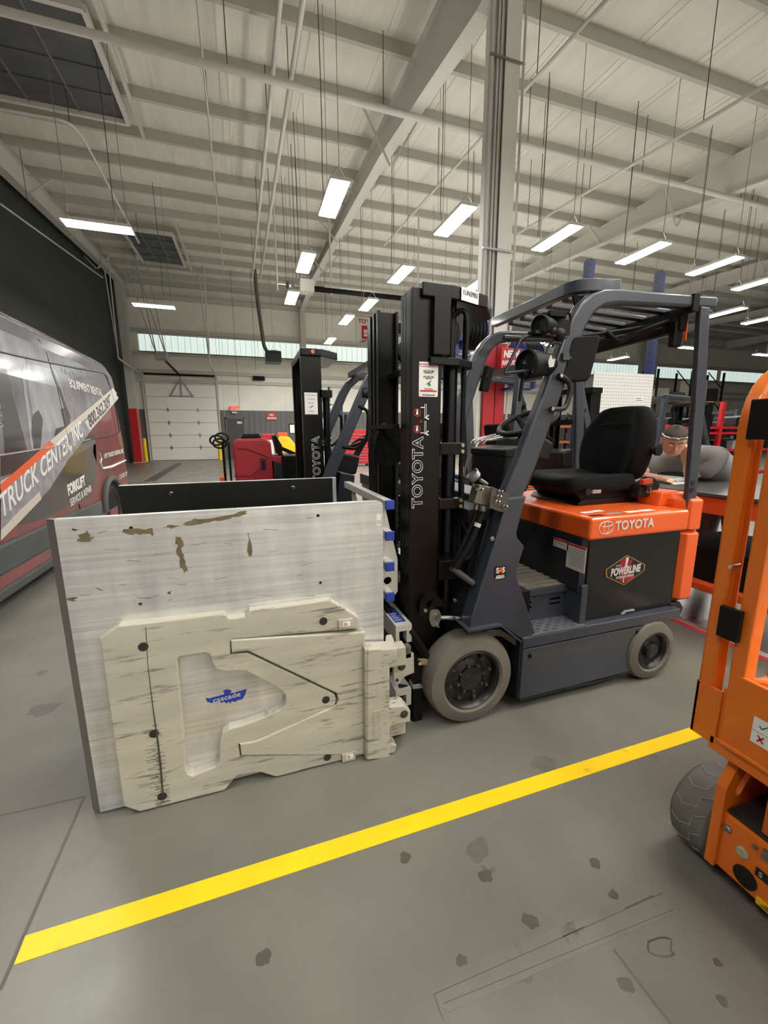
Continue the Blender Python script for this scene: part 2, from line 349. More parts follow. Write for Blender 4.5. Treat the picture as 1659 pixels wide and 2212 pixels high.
# dark rooflights with pale curbs
for (xa, xb, ya, yb2) in ((-5.0, -2.15, 9.5, 12.4), (-3.85, -2.15, 18.7, 22.2)):
    o = MB(); o.hexa([(x, y, roof(y)+dz) for dz in (-.30, -.27) for x, y in ((xa, ya), (xb, ya), (xb, yb2), (xa, yb2))])
    o = struct(o.build('skylight_1' if ya < 10 else 'skylight_2', M_DARK), 'dark rooflight panel framed with pale curbs between the purlins')
    for p, q in (((xa, ya), (xb, ya)), ((xb, ya), (xb, yb2)), ((xb, yb2), (xa, yb2)), ((xa, yb2), (xa, ya))):
        mb = MB(); mb.bar((*p, roof(p[1])-.33), (*q, roof(q[1])-.33), .09, .12); mb.build('curb', M_STEEL_W, o)
    mb = MB(); mb.bar((xb+.22, ya-.6, roof(ya)-.28), (xb+.22, yb2+.5, roof(yb2)-.28), .06, .1); mb.build('curb', M_STEEL_W, o)
    for k in range(1, 3):
        x = xa+(xb-xa)*k/3; mb = MB(); mb.bar((x, ya, roof(ya)-.32), (x, yb2, roof(yb2)-.32), .03, .03); mb.build('glazing_bar', mat('glazing_bar', (110, 110, 106), .5), o)
    for k in range(1, 4):
        y = ya+(yb2-ya)*k/4; mb = MB(); mb.bar((xa, y, roof(y)-.31), (xb, y, roof(y)-.31), .16, .03); mb.build('glazing_bar', M_DARK, o)
# far wall: girts, strip window, columns
for z, d in ((4.93, .16), (7.05, .14), (5.86, .1), (8.75, .3), (4.45, .12)):
    struct(MB().box(X0+.1, X1-.1, Y1-d, Y1-.005, z-.09, z+.09).build('trim_2', M_STEEL_W), 'pale steel girt along the far wall')
for k in range(14):
    x = -4.1+2.9*k; MB().box(x, x+.05, Y1-.02, Y1-.001, 7.1, 8.6).build('panel_seam', M_WALLW, wall_far)
    MB().box(x+.8, x+.85, Y1-.02, Y1-.001, 2.9, 4.4).build('panel_seam', M_WALLW, wall_far)
M_SKYP = mat('daylight_panel', (226, 236, 230), .5, var=.1, vscale=1.1, stretch=(3, 1, .4))
b_ = M_SKYP.node_tree.nodes['Principled BSDF']; b_.inputs['Emission Color'].default_value = rgb((216, 232, 225)); b_.inputs['Emission Strength'].default_value = .85
M_SKYR = mat('daylight_rib', (200, 214, 208), .5, emit=.45)
wn = 0
for xa, xb in ((-5.2, 3.42), (3.78, 12.5), (13., 21.6), (22.2, 30.7), (31.4, 39.9), (40.5, 48.5)):
    wn += 1
    win = struct(MB().box(xa, xb, Y1-.045, Y1-.005, 5.97, 6.84).build('window_%d' % wn, M_SKYP), 'translucent ribbed daylight strip high in the far wall')
    k = 0; x = xa+.3
    while x < xb-.1:
        MB().box(x, x+.035, Y1-.06, Y1-.045, 5.97, 6.84).build('rib', M_SKYR, win); x += (.34 if k % 3 else .3); k += 1
    for z in (5.94, 6.87): MB().box(xa-.03, xb+.03, Y1-.1, Y1-.005, z-.03, z+.03).build('window_frame', M_STEEL_W, win)
# columns
def hcol(name, label, x, y, z1, w=.26, d=.3, z0=0., red=False):
    r = thing(name, label, 'column', (x, y, 0))
    mb = MB().box(x-w/2, x+w/2, y-d/2, y-d/2+.02, z0, z1).box(x-w/2, x+w/2, y+d/2-.02, y+d/2, z0, z1).box(x-.01, x+.01, y-d/2+.02, y+d/2-.02, z0, z1)
    mb.build('column_shaft', M_STEEL_W, r); MB().box(x-w/2-.06, x+w/2+.06, y-d/2-.06, y+d/2+.06, 0, .03).build('base_plate', M_STEEL_W, r)
    if red: MB().box(x-w/2-.012, x+w/2+.012, y-d/2-.012, y+d/2+.012, .03, 2.8).build('protective_sleeve', M_RED, r)
    return r
hcol('wall_column', 'pale steel wall column with a red lower sleeve beside the overhead door', -5.5, 25., 8.9, .34, .5, red=True)
hcol('wall_column', 'pale steel column on the far wall right of the exit door', 3.6, 26.1, 8.6, .3, .4)
hcol('wall_column', 'pale steel column standing on the far wall behind the pallet racks', 31., 25.9, 8.6, 1.3, .6)
# ---------------------------------------------------------------- hanging LED fixtures
M_UP = mat('added_uplight', (255, 252, 244), .5, emit=LED_STRENGTH*.36)  # added upward glow on the fixture tops to brighten the roof
M_WIRE = mat('hanger_wire', (120, 118, 110), .5)
M_FIX = mat('fixture_white', (225, 225, 222), .4)
M_CORD = mat('cord_dark', (60, 58, 54), .6)
def led(x, y, along='y', z=5.5, cord=True):
    lb_, gp_ = {'y': ('lit white LED high-bay fixture hanging on thin cords', 'LED high-bay fixtures hanging over the hall'), 'x': ('lit white LED fixture hung crosswise above the van lane', 'LED fixtures hung crosswise over the van lane'), 'z': ('lit white LED fixture hung crosswise in the far bays before the windows', 'LED fixtures hung crosswise in the far bays')}[along]
    r = thing('led_fixture', lb_, 'ceiling light', (x, y, z), gp_)
    if along == 'z': along = 'x'
    a, b = (.165, .6) if along == 'y' else (.6, .165)
    MB().box(x-a, x+a, y-b, y+b, z+.01, z+.07).build('housing', M_FIX, r)
    MB().box(x-a+.012, x+a-.012, y-b+.012, y+b-.012, z-.004, z+.009).build('diffuser', M_LED, r)
    MB().box(x-a*.5, x+a*.5, y-b*.8, y+b*.8, z+.07, z+.076).build('added_uplight_strip', M_UP, r)
    zt = roof(y)+.01
    ex, ey = (0, .5) if along == 'y' else (.5, 0)
    for s_ in (-1, 1):
        px, py = x+ex*s_, y+ey*s_; mb = MB()
        for q in (-1, 1):
            qx, qy = (px+q*.14, py) if along == 'y' else (px, py+q*.14)
            mb.tube([(qx, qy, z+.07), (px, py, z+.26)], .005, 4)
        mb.tube([(px, py, z+.26), (px, py, zt)], .006, 4); mb.build('hanger_wire', M_WIRE, r)
    if cord:
        px, py = x+ex*.8, y+ey*.8
        MB().tube(smooth_path([(px-.06, py, z+.07), (px-.1, py+.02, z+.5), (px-.09, py, (z+zt)/2), (px-.1, py, zt)], 5), .008, 5).build('power_cord', M_CORD, r)
    return r
for u, v in ((720, 433), (981, 480), (660, 570), (865, 595), (1200, 517), (1386, 549), (1541, 576), (795, 660), (748, 692), (630, 645), (713, 737), (1037, 612), (1638, 612), (1567, 676), (1645, 692), (1380, 717), (1335, 775), (1165, 742)):
    p = WZ(u, v, 5.5); led(p.x, p.y)
for u, v in ((213, 491), (333, 662)):
    p = WZ(u, v, 5.5); led(p.x, p.y, 'x')
for u, v in ((1490, 752), (1648, 767)):
    p = WZ(u, v, 5.5); led(p.x, p.y, 'z')
for x in (1.7, 4.1, 6.5, 9.): 
    for y in (.6, -2.6, -6.): led(x, y, cord=False)
for y in (5.0, -.4, -5.8): led(-2.5, y, 'x', cord=False)
for x in (11.4, 14., 17.): led(x, 3.2, cord=False)
for x, y in ((6.5, 13.6), (9., 13.6), (11.4, 13.6), (6.5, 16.3), (9., 16.3), (11.4, 16.3), (13.8, 16.3), (6.5, 19.), (9., 19.), (11.4, 19.), (9., 21.7), (11.4, 21.7), (13.8, 21.7), (4.1, 21.9), (1.6, 22.6)): led(x, y, cord=False)  # extra fixtures added out of sight behind masts and heater, to brighten the far wall
# ================================================================ clamp forklift (nose to -x, side towards the camera)
FK = thing('clamp_forklift', 'orange and charcoal electric forklift carrying a large carton clamp with aluminium plates', 'forklift', (1.4, 2.05, 0))
def bolt(mb, c, ax, r, h, hexa=True):
    mb.lathe([(r, 0), (r, h*.85), (r*.85, h)], c, ax, 6 if hexa else 16)
def part(mb, name, m, parent=FK, label=None, **k):
    o = mb.build(name, m, parent, **k)
    if label: o['label'] = label
    return o
YN, YF = 1.56, 2.54      # near and far side planes of the chassis
# ---- chassis
sk = XZ([(1130, 1405), (1396, 1351), (1365, 1449), (1122, 1511)], YN)
o = part(MB().prism(sk, 'y', YN, YN+.03), 'side_skirt', M_CHAR, bevel=.004)
for u, v in ((1144, 1417), (1376, 1366)):
    p = WY(u, v, YN); mb = MB(); mb.lathe([(.011, 0), (.011, .004), (.006, .004), (.006, .001)], p, (0, -1, 0), 14); part(mb, 'skirt_bolt', M_BLKM, o)
ms = MB(); x0, x1, z0 = sk[0][0], sk[3][0], .06
pts = [(1.25, .062), (1.45, .058), (1.6, .066), (1.75, .058), (1.9, .066), (1.98, .07), (1.985, .058), (1.7, .045), (1.5, .05), (1.25, .046)]
part(MB().prism(pts, 'y', YN+.004, YN+.02), 'skirt_edge_strip', M_CHARD)
part(MB().prism([(a, b) for a, b in sk], 'y', YF-.03, YF), 'side_skirt', M_CHAR, bevel=.004)
part(MB().box(1.245, 2.33, YN, YN+.12, .345, .402), 'sill', M_CHAR, bevel=.006)
part(MB().box(1.245, 2.33, YF-.12, YF, .345, .402), 'sill', M_CHAR, bevel=.006)
part(MB().box(1.26, 2.0, YN+.04, YF-.04, .08, .36).box(2.0, 2.36, YN+.15, YF-.15, .2, .38).box(.9, 1.28, 1.72, 2.38, .12, .5), 'chassis', M_BLKM)
part(MB().box(1.235, 1.262, YN+.01, YN+.16, .06, .39), 'wheel_arch_panel', M_CHARD)
mb = MB(); mb.prism([(2.30, .33), (2.40, .34), (2.41, .38), (2.38, .42), (2.30, .42)], 'y', 1.60, 2.50); part(mb, 'rear_bumper', M_CHARD, bevel=.008)
# ---- front side plates with arch trim
sp_out = [(1014.6, 1360.5), (1078, 1348), (1127, 1380.6), (1158.6, 1373), (1116, 1244), (1117.5, 1230), (1133, 1180.5), (1117.5, 1161), (1116.5, 1150), (1137, 1071.5), (1096.6, 1077), (1073, 1157), (1019.5, 1333)]
spw = XZ(sp_out, 1.57)
side_plate = part(MB().prism(spw, 'y', 1.57, 1.66), 'front_side_plate', M_CHAR, bevel=.006)
part(MB().prism(spw, 'y', 2.44, 2.53), 'front_side_plate', M_CHAR, bevel=.006)
tr = [(1002, 1352), (1012, 1364), (1078, 1351.5), (1084, 1352), (1126, 1386)]
trw = [Vector((*p, 0)) for p in XZ(tr, 1.55)]
mb = MB()
for a, b in zip(trw, trw[1:]): mb.bar((a.x, 1.60, a.y), (b.x, 1.60, b.y), .11, .010, up=(-(b.y-a.y), 0, b.x-a.x))
part(mb, 'arch_trim', M_CHAR)
gb = XZ(crop([(230, 1790), (340, 1790), (480, 1720), (660, 1720), (1040, 1935), (990, 2030), (900, 1990), (700, 1850), (600, 1830), (330, 1880), (240, 1840)], 1000, 1150, 8.195), 1.60)
part(MB().prism(gb, 'y', 1.60, 1.615), 'arch_bracket', mat('arch_bracket_grey', (86, 83, 77), .6))
# SAS decal
p = WY(1080.5, 1237, 1.568); r_, u_ = Vector((1, 0, 0)), Vector((0, 0, 1))
o = part(MB().prism(rpoly(XZ([(1068, 1224), (1093, 1221), (1092, 1247), (1067.5, 1251.5)], 1.57), .008), 'y', 1.5675, 1.57), 'stability_decal', M_PRINTB)
text('print', 'S  S', .034, p+Vector((0, -.002, .012)), r_, u_, M_PRINTW, o, bold=.0012, xs=.95)
text('print', 'A', .042, p+Vector((0, -.003, .010)), r_, u_, M_PRINTO, o, bold=.0015)
text('print', 'STABILITY', .0105, p+Vector((0, -.002, -.024)), r_, u_, M_PRINTW, o, bold=.0006)
text('print', 'ACTIVE MAST', .007, p+Vector((0, -.002, -.015)), r_, u_, M_PRINTW, o, bold=.0003)
# ---- dash front panel between the side plates and floor
part(MB().prism([(.93, .42), (.97, .42), (1.13, 1.06), (1.22, 1.09), (1.22, 1.11), (1.10, 1.09)], 'y', 1.66, 2.44), 'front_cowl', M_CHARD, bevel=.006)
part(MB().box(1.0, 1.35, 1.66, 2.44, .30, .60), 'cowl_base', M_BLKM)
floor_mat_o = part(MB().box(1.2, 1.66, 1.70, 2.44, .575, .592), 'floor_mat', mat('floor_mat_grey', (104, 100, 88), .8, var=.12, vscale=10))
for k in range(11): part(MB().box(1.21, 1.65, 1.74+.06*k, 1.77+.06*k, .592, .597), 'mat_rib', MATS['floor_mat_grey'], floor_mat_o)
part(MB().box(1.2, 1.66, 1.685, 1.70, .555, .595), 'floor_edge_strip', M_CHAR, bevel=.003)
# kick panel with slots
kp = [(1.22, .40), (1.65, .40), (1.65, .572), (1.22, .572)]
def slot(cx, cz, l, h, n=5):
    out = [(cx+l/2-h/2+h/2*math.cos(t), cz+h/2*math.sin(t)) for t in [math.pi*(-.5+k/n) for k in range(n+1)]]
    return out+[(cx-l/2+h/2-h/2*math.cos(t), cz-h/2*math.sin(t)) for t in [math.pi*(-.5+k/n) for k in range(n+1)]]
holes = [slot(1.36, .515, .075, .014), slot(1.36, .488, .075, .014), slot(1.55, .515, .08, .014), slot(1.55, .488, .08, .014), circ(1.63, .545, .008), circ(1.405, .548, .008)]
part(plate(kp, holes, 'y', 1.70, 1.705), 'kick_panel', M_CHAR)
part(MB().box(1.22, 1.65, 1.72, 1.74, .40, .57), 'kick_backing', M_BLKM)
# slotted step
hs = []
for i in range(5):
    for j in range(5):
        x = 1.34+.058*i+(.029 if j % 2 else 0); y = 1.585+.025*j
        if x < 1.62: hs.append([(a, b) for a, b in slot(x, y, .036, .010)])
part(plate([(1.30, 1.562), (1.64, 1.562), (1.64, 1.70), (1.30, 1.70)], hs, 'z', .402, .408), 'slotted_step', mat('step_grey', (92, 94, 100), .4, coat=.3))
part(MB().box(1.30, 1.64, 1.57, 1.70, .36, .395), 'step_backing', M_BLKM)
# ---- battery compartment
M_BATT = mat('battery_gloss_black', (12, 12, 12), .16, spec=.5)
bat = part(MB().box(1.645, 2.33, 1.61, 2.49, .385, .872), 'battery_case', M_BATT, bevel=.02, bseg=3)
part(MB().box(1.60, 1.643, 1.60, 2.48, .58, .874), 'battery_front_panel', M_CHARD, bevel=.004)
part(MB().box(1.615, 1.655, 1.585, 1.72, .405, .62), 'step_guard', M_CHAR, bevel=.004)
mb = MB(); mb.prism([(1.93, .408), (1.955, .425), (2.02, .425), (2.02, .417), (1.96, .417), (1.945, .408)], 'y', 1.60, 1.612); part(mb, 'door_pull', M_PRINTG)
# data plates on the battery front panel
for (a, b, n_) in (((1226, 1171), (1262, 1240), 1), ((1196, 1160), (1227, 1190), 2)):
    P0, P1 = WX(*a, 1.598), WX(*b, 1.598); y0, y1 = sorted((P0.y, P1.y)); z0, z1 = sorted((P0.z, P1.z))
    dk = part(MB().box(1.5975, 1.60, y0, y1, z0, z1), 'data_plate', M_PAPER)
    part(MB().box(1.597, 1.5975, y0, y1, z1-.012, z1), 'plate_header', M_PRINTR, dk)
    for k in range(int((z1-z0-.03)/.011)): part(MB().box(1.597, 1.5975, y0+.01, y1-.012-.02*random.random(), z1-.026-.011*k, z1-.022-.011*k), 'print_line', M_PRINTG, dk)
# POWERLINE emblem
yb = 1.6085
hx = crop([(620, 705), (850, 825), (840, 905), (580, 1090), (350, 985), (345, 893)], 1250, 1080, 5.925)
hw = XZ(hx, yb); cx = sum(p[0] for p in hw)/6; cz = sum(p[1] for p in hw)/6
sc = lambda k: [(cx+(a-cx)*k, cz+(b-cz)*k) for a, b in hw]
em = part(MB().prism(hw, 'y', yb-.0008, yb+.001), 'battery_emblem', mat('emblem_gold', (196, 160, 92), .35, .6), label='six-sided red and black lightning emblem with gold rim')
part(MB().prism(sc(.94), 'y', yb-.0016, yb), 'emblem_ground', M_PRINTB, em)
redp = XZ(crop([(615, 735), (690, 775), (640, 860), (665, 960), (720, 985), (575, 1065), (500, 1010), (545, 940), (520, 850), (535, 780)], 1250, 1080, 5.925), yb)
part(MB().prism(redp, 'y', yb-.002, yb-.001), 'emblem_flash', mat('emblem_red', (160, 24, 44), .4, var=.3, vscale=30), em)
bo = XZ(crop([(605, 735), (640, 735), (625, 790), (612, 850), (590, 850), (600, 790)], 1250, 1080, 5.925), yb); part(MB().prism(bo, 'y', yb-.0024, yb-.0016), 'lightning', M_PRINTW, em)
bo = XZ(crop([(568, 975), (580, 975), (575, 1010), (572, 1055), (560, 1055), (566, 1010)], 1250, 1080, 5.925), yb); part(MB().prism(bo, 'y', yb-.0024, yb-.0016), 'lightning', M_PRINTW, em)
pc = WY(1350.5, 1233, yb); up_ = Vector((0, 0, 1))
text('print', 'POWERLINE', .058, pc+Vector((0, -.003, .002)), (1, 0, .03), up_, mat('emblem_silver', (220, 218, 214), .35, .3), em, bold=.003, xs=.66, shear=.12)
text('print', 'EXTENDED POWER', .018, pc+Vector((.0, -.003, -.032)), (1, 0, .03), up_, M_PAPER, em, bold=.0006, xs=.8)
text('print', 'ENERSYS', .012, pc+Vector((-.055, -.003, .036)), (1, 0, .03), up_, M_PAPER, em, xs=.8)
# ---- hood and counterweight
hood = part(MB().box(1.60, 2.285, 1.552, 2.54, .872, .988), 'seat_hood', M_ORANGE, bevel=.016, bseg=3, label='bright orange seat hood')
tx = WY(1418, 1132, 1.55)
text('print', 'TOYOTA', .066, WY(1371, 1133, 1.551)+Vector((0, -.0015, 0)), (1, 0, 0), up_, mat('print_silver', (214, 200, 194), .4), hood, bold=.0022, xs=.95, space=1.03)
def ell(cx, cz, a, b, n=28): return [(cx+a*math.cos(2*math.pi*k/n), 1.5505, cz+b*math.sin(2*math.pi*k/n)) for k in range(n)]
ec = WY(1309.5, 1140, 1.551); mb = MB()
for (a, b, dz) in ((.047, .033, 0), (.016, .032, 0), (.040, .013, .018)): mb.tube(ell(ec.x, ec.z+dz, a, b), .0022, 6, closed=True)
part(mb, 'oval_emblem', MATS['print_silver'], hood)
for (u, v, wdt, hgt, m_) in ((1268, 1107, .07, .03, M_PRINTW), (1290, 1104, .07, .035, M_PRINTW), (1290, 1113.5, .08, .03, M_PRINTB), (1325, 1109, .10, .03, M_PRINTG), (1365, 1105.5, .09, .035, M_PRINTW), (1395, 1102.5, .09, .035, M_PRINTW)):
    q = WZ(u, v, .988); part(MB().box(q.x-wdt/2, q.x+wdt/2, q.y-hgt/2, q.y+hgt/2, .9885, .9892), 'warning_label', m_, hood)
pl = lambda dx, z: [(x+dx, y, z) for x, y in ((2.30, 1.66), (2.34, 1.585), (2.415, 1.575), (2.475, 1.64), (2.49, 1.76), (2.49, 2.34), (2.475, 2.46), (2.415, 2.525), (2.34, 2.515), (2.30, 2.44))]
cw = MB(); def_r = [pl(0, .44), pl(0, .86)]; cen = Vector((2.39, 2.05))
def shrink(R, s, z): return [(cen.x+(x-cen.x)*s, cen.y+(y-cen.y)*(1-(1-s)*.5), z) for x, y, _ in R]
cw.loft([shrink(pl(0, 0), .55, .385), pl(0, .45), pl(0, .838), shrink(pl(0, 0), .9, .85)]); part(cw, 'counterweight', M_ORANGE, bevel=.006)
cu_ = MB(); cu_.loft([pl(.0, .862), pl(.0, 1.03), shrink(pl(.0, 0), .75, 1.06)]); part(cu_, 'counterweight_upper', M_ORANGE, bevel=.008)
part(MB().prism([(2.20, .98), (2.31, .98), (2.31, 1.075), (2.25, 1.075)], 'y', 1.90, 2.5), 'counterweight_hump', M_ORANGE, bevel=.012)
part(MB().prism([(2.235, .98), (2.40, .98), (2.40, 1.07), (2.25, 1.07)], 'y', 1.70, 1.84), 'counterweight_hump', M_ORANGE, bevel=.012)
# ---- wheels
M_TIRE = mat('tire_dusty_grey', (100, 96, 87), .8, var=.12, vscale=7, bump=.1, bscale=60, dirt=(78, 74, 68), dirt_t=.6, dscale=5)
M_RIM = mat('rim_black', (26, 26, 25), .35, dirt=(60, 55, 46), dirt_t=.6, dscale=12)
def wheel(x, y0, y1, R, rim, near, steer=False):
    s_ = -1 if near else 1; yo = y0 if near else y1; w_ = y1-y0; c = (x, yo, R); ax = (0, -s_, 0)
    mb = MB(); sh = .022
    mb.lathe([(rim, .012), (rim+.012, .0), (R-.035, .004), (R-.012, .012), (R-.002, sh+.012), (R, w_*.35), (R, w_*.65), (R-.002, w_-sh-.01), (R-.014, w_-.01), (R-.04, w_), (rim, w_)], c, ax, 56, True)
    t_ = part(mb, 'drive_tire' if R > .2 else 'steer_tire', M_TIRE, smooth=40)
    mb = MB(); d = .05 if not steer else .035
    mb.lathe([(rim+.001, w_*.8), (rim+.001, .010), (rim-.006, .006), (rim-.014, .016), (rim-.02, d), (rim*.62, d+.004), (rim*.5, d-.006 if not steer else d), (rim*.42, d-.012), (rim*.40, d-.024), (rim*.28, d-.03), (rim*.1, d-.03)], c, ax, 44)
    r_ = part(mb, 'rim', M_RIM, t_, smooth=30)
    if near and not steer:
        for n_, rr, h0, br in ((8, rim*.74, d-.002, .0085), (8, rim*.47, d-.012, .007)):
            for k in range(n_):
                a = 2*math.pi*(k+.3)/n_; mb = MB(); bolt(mb, (x+rr*math.cos(a), yo+h0, R+rr*math.sin(a)), (0, -1, 0), br, .018); part(mb, 'lug_nut', mat('lug_dark', (96, 90, 80), .4, .6), r_)
        for k in range(8):
            a = 2*math.pi*(k+.8)/8; rr = rim*.84; mb = MB(); mb.cyl((x+rr*math.cos(a), yo+d-.003, R+rr*math.sin(a)), (x+rr*math.cos(a), yo+d-.001, R+rr*math.sin(a)), .008, 12); part(mb, 'vent_hole', M_PRINTB, r_)
        for k in range(3):
            a = 2*math.pi*(k+.15)/3; mb = MB(); mb.cyl((x+.03*math.cos(a), yo+d-.03, R+.03*math.sin(a)), (x+.03*math.cos(a), yo+d-.034, R+.03*math.sin(a)), .003, 8); part(mb, 'stud', M_STEEL, r_)
    return t_
wheel(.967, 1.55, 1.70, .229, .150, True)
wheel(.967, 2.40, 2.55, .229, .150, False)
wheel(2.125, 1.535, 1.655, .178, .108, True, True)
wheel(2.125, 2.445, 2.565, .178, .108, False, True)
part(MB().cyl((.967, 1.6, .229), (.967, 2.5, .229), .06, 16), 'front_axle', M_BLKM)
part(MB().cyl((2.125, 1.6, .178), (2.125, 2.5, .178), .035, 12), 'rear_axle', M_BLKM)
# ---- seat
M_SEAT = mat('seat_fabric_black', (13, 13, 14), .85, bump=.12, bscale=500, spec=.2)
mb = MB(); mb.prism(rpoly([(1.80, .992), (2.27, .992), (2.25, 1.02), (1.83, 1.02)], .006, 2), 'y', 1.86, 2.28); part(mb, 'seat_base', M_BLK)
mb = MB(); mb.prism([(1.84, 1.02), (2.24, 1.02), (2.27, 1.06), (1.80, 1.06)], 'y', 1.88, 2.26); part(mb, 'seat_suspension', M_RUB)
def ring(x, y0, y1, z0, z1, bolst=.0, n=12):
    pts = [(y0+.03, z0), (y0+.006, z0+.015), (y0, (z0+z1)/2), (y0+.012, z1+bolst-.01), (y0+.05, z1+bolst), (y0+.11, z1-.002), ((y0+y1)/2, z1-.006), (y1-.11, z1-.002), (y1-.05, z1+bolst), (y1-.012, z1+bolst-.01), (y1, (z0+z1)/2), (y1-.006, z0+.015), (y1-.03, z0)]
    return [(x, a, b) for a, b in pts]
mb = MB(); mb.loft([ring(1.735, 1.90, 2.26, 1.085, 1.125), ring(1.75, 1.855, 2.30, 1.062, 1.145, .006), ring(1.80, 1.835, 2.32, 1.05, 1.155, .012), ring(1.95, 1.83, 2.325, 1.05, 1.142, .028), ring(2.15, 1.83, 2.325, 1.05, 1.14, .03), ring(2.30, 1.85, 2.31, 1.06, 1.15, .02)])
seat = part(mb, 'seat_cushion', M_SEAT, smooth=60, sub=1)
def bring(z, xf, xb, yw, b):   # horizontal backrest section, front towards -x
    c = 2.078; h = yw/2
    return [(xb, c-h+.05, z), (xb-.02, c-h, z), (xf+.02, c-h-.004, z), (xf-b, c-h+.03, z), (xf-b*.6, c-h+.07, z), (xf+.012, c-h*.5, z), (xf+.016, c, z), (xf+.012, c+h*.5, z), (xf-b*.6, c+h-.07, z), (xf-b, c+h-.03, z), (xf+.02, c+h+.004, z), (xf+.0+(xb-xf)-.02, c+h, z), (xb, c+h-.05, z)]
mb = MB(); mb.loft([bring(1.10, 2.22, 2.31, .40, .02), bring(1.16, 2.215, 2.33, .46, .035), bring(1.28, 2.225, 2.35, .50, .04), bring(1.40, 2.245, 2.37, .49, .035), bring(1.48, 2.265, 2.385, .44, .02), bring(1.545, 2.29, 2.395, .36, .008), bring(1.575, 2.315, 2.385, .28, .0)])
seat_b = part(mb, 'seat_backrest', M_SEAT, smooth=60, sub=1)
mb = MB()
for s_ in (-1, 1): mb.tube([(2.232+.08*(z-1.15)/.3, 2.078+s_*(.14+.01*math.sin((z-1.1)*6)), z) for z in [1.14+.04*k for k in range(9)]], .003, 5)
mb.tube([(2.262, 2.078-.13, 1.455), (2.268, 2.078, 1.47), (2.262, 2.078+.13, 1.455)], .003, 5); part(mb, 'seat_piping', M_BLKM, seat_b)
mb = MB(); mb.cyl((2.30, 1.845, 1.30), (2.30, 1.80, 1.30), .022, 16); mb.cyl((2.30, 1.80, 1.30), (2.30, 1.785, 1.30), .03, 12); part(mb, 'recline_knob', M_PLAST, seat_b)
mb = MB(); mb.cyl((1.83, 1.84, 1.075), (1.83, 1.815, 1.075), .02, 14); part(mb, 'adjust_knob', M_PLAST, seat)
part(MB().box(1.87, 1.93, 1.822, 1.835, 1.062, 1.082), 'seat_badge', M_PRINTG, seat)
mb = MB(); mb.prism([(2.16, 1.03), (2.30, 1.03), (2.33, 1.10), (2.27, 1.15), (2.17, 1.10)], 'y', 1.77, 1.84); part(mb, 'belt_retractor', M_PLAST, bevel=.012)
mb = MB(); mb.obox((2.20, 1.765, 1.125), (.035, 0, .004), (0, .014, 0), (-.002, 0, .014)); part(mb, 'belt_webbing', mat('belt_orange', (176, 66, 40), .8))
mb = plate(rpoly([(2.195, 1.058), (2.228, 1.056), (2.233, 1.098), (2.20, 1.10)], .006), [rpoly([(2.204, 1.067), (2.221, 1.066), (2.224, 1.084), (2.207, 1.085)], .003)], 'y', 1.752, 1.756); part(mb, 'belt_tongue', M_CHROME)
mb = MB(); mb.tube(bend([(2.175, 1.757, 1.118), (2.19, 1.753, 1.098), (2.235, 1.753, 1.102), (2.24, 1.757, 1.125)], .012), .006, 6); part(mb, 'belt_loop', M_PLAST)
# ---- dash, steering
mb = MB(); mb.prism([(1.25, 1.09), (1.42, 1.09), (1.47, 1.21), (1.47, 1.295), (1.38, 1.325), (1.27, 1.305)], 'y', 1.82, 2.16); part(mb, 'dash_pod', M_PLAST, bevel=.02, bseg=3)
mb = MB(); mb.prism([(1.262, 1.285), (1.48, 1.262), (1.48, 1.30), (1.38, 1.338), (1.262, 1.322)], 'y', 1.815, 2.165); part(mb, 'dash_lid', M_PLAST, bevel=.008)
mb = MB(); mb.prism([(1.44, 1.28), (1.66, 1.24), (1.69, 1.35), (1.58, 1.40), (1.46, 1.38)], 'y', 1.95, 2.20); part(mb, 'column_shroud', M_PLAST, bevel=.02, bseg=3)
swc, swn = Vector((1.59, 2.08, 1.47)), Vector((-.42, -.10, .90)).normalized()
su = swn.cross(Vector((0, 1, 0))).normalized(); sv = swn.cross(su); R_ = .165
st = part(MB().tube([swc+(su*math.cos(a)+sv*math.sin(a))*R_ for a in [2*math.pi*k/40 for k in range(40)]], .0165, 10, closed=True), 'steering_wheel', M_PLAST, smooth=60)
mb = MB(); hub = swc-swn*.06
for a in (.5, 2.4, 4.4): mb.tube([hub, hub+(su*math.cos(a)+sv*math.sin(a))*R_*.5+swn*.02, swc+(su*math.cos(a)+sv*math.sin(a))*(R_-.005)], [.03, .022, .014], 8)
mb.lathe([(.045, -.02), (.05, .01), (.03, .03)], hub, swn, 20); part(mb, 'wheel_spoke', M_PLAST, st, smooth=50)
mb = MB(); mb.cyl(hub-swn*.12, hub, .035, 16); part(mb, 'steering_column', M_PLAST)
kn = swc+(su*math.cos(4.4)+sv*math.sin(4.4))*R_*.8
mb = MB(); mb.ball(swc+(su*math.cos(3.6)+sv*math.sin(3.6))*R_+swn*.04, .022); part(mb, 'steering_knob', M_PLAST, st, smooth=60)
for k in range(4):
    y = 2.42-.045*k; pl_ = [WY(1001+9.5*k, 1035, y), WY(1018+9.5*k, 952, y), WY(1072+8*k, 938+3*k, y), WY(1078+8*k, 937+3*k, y)]
    mb = MB(); mb.tube(bend(pl_, .03, 4), .0065, 8); lv = part(mb, 'control_lever', M_CHROME, smooth=50)
    mb = MB(); mb.tube([pl_[2], pl_[3]+Vector((.04, 0, .008))], [.012, .016], 10); part(mb, 'lever_knob', M_PLAST, lv, smooth=50)
mb = MB()
for k in range(6): mb.lathe([(.115-.012*k, 0), (.12-.012*k, .006), (.105-.012*k, .014)], (1.08+.008*k, 2.24, 1.06+.014*k), (.1, 0, 1), 20)
part(mb, 'lever_bellows', M_RUB)
part(MB().prism([(.98, .98), (1.25, 1.03), (1.25, 1.06), (.97, 1.05)], 'y', 1.66, 2.46), 'cowl_shelf', M_CHARD, bevel=.006)
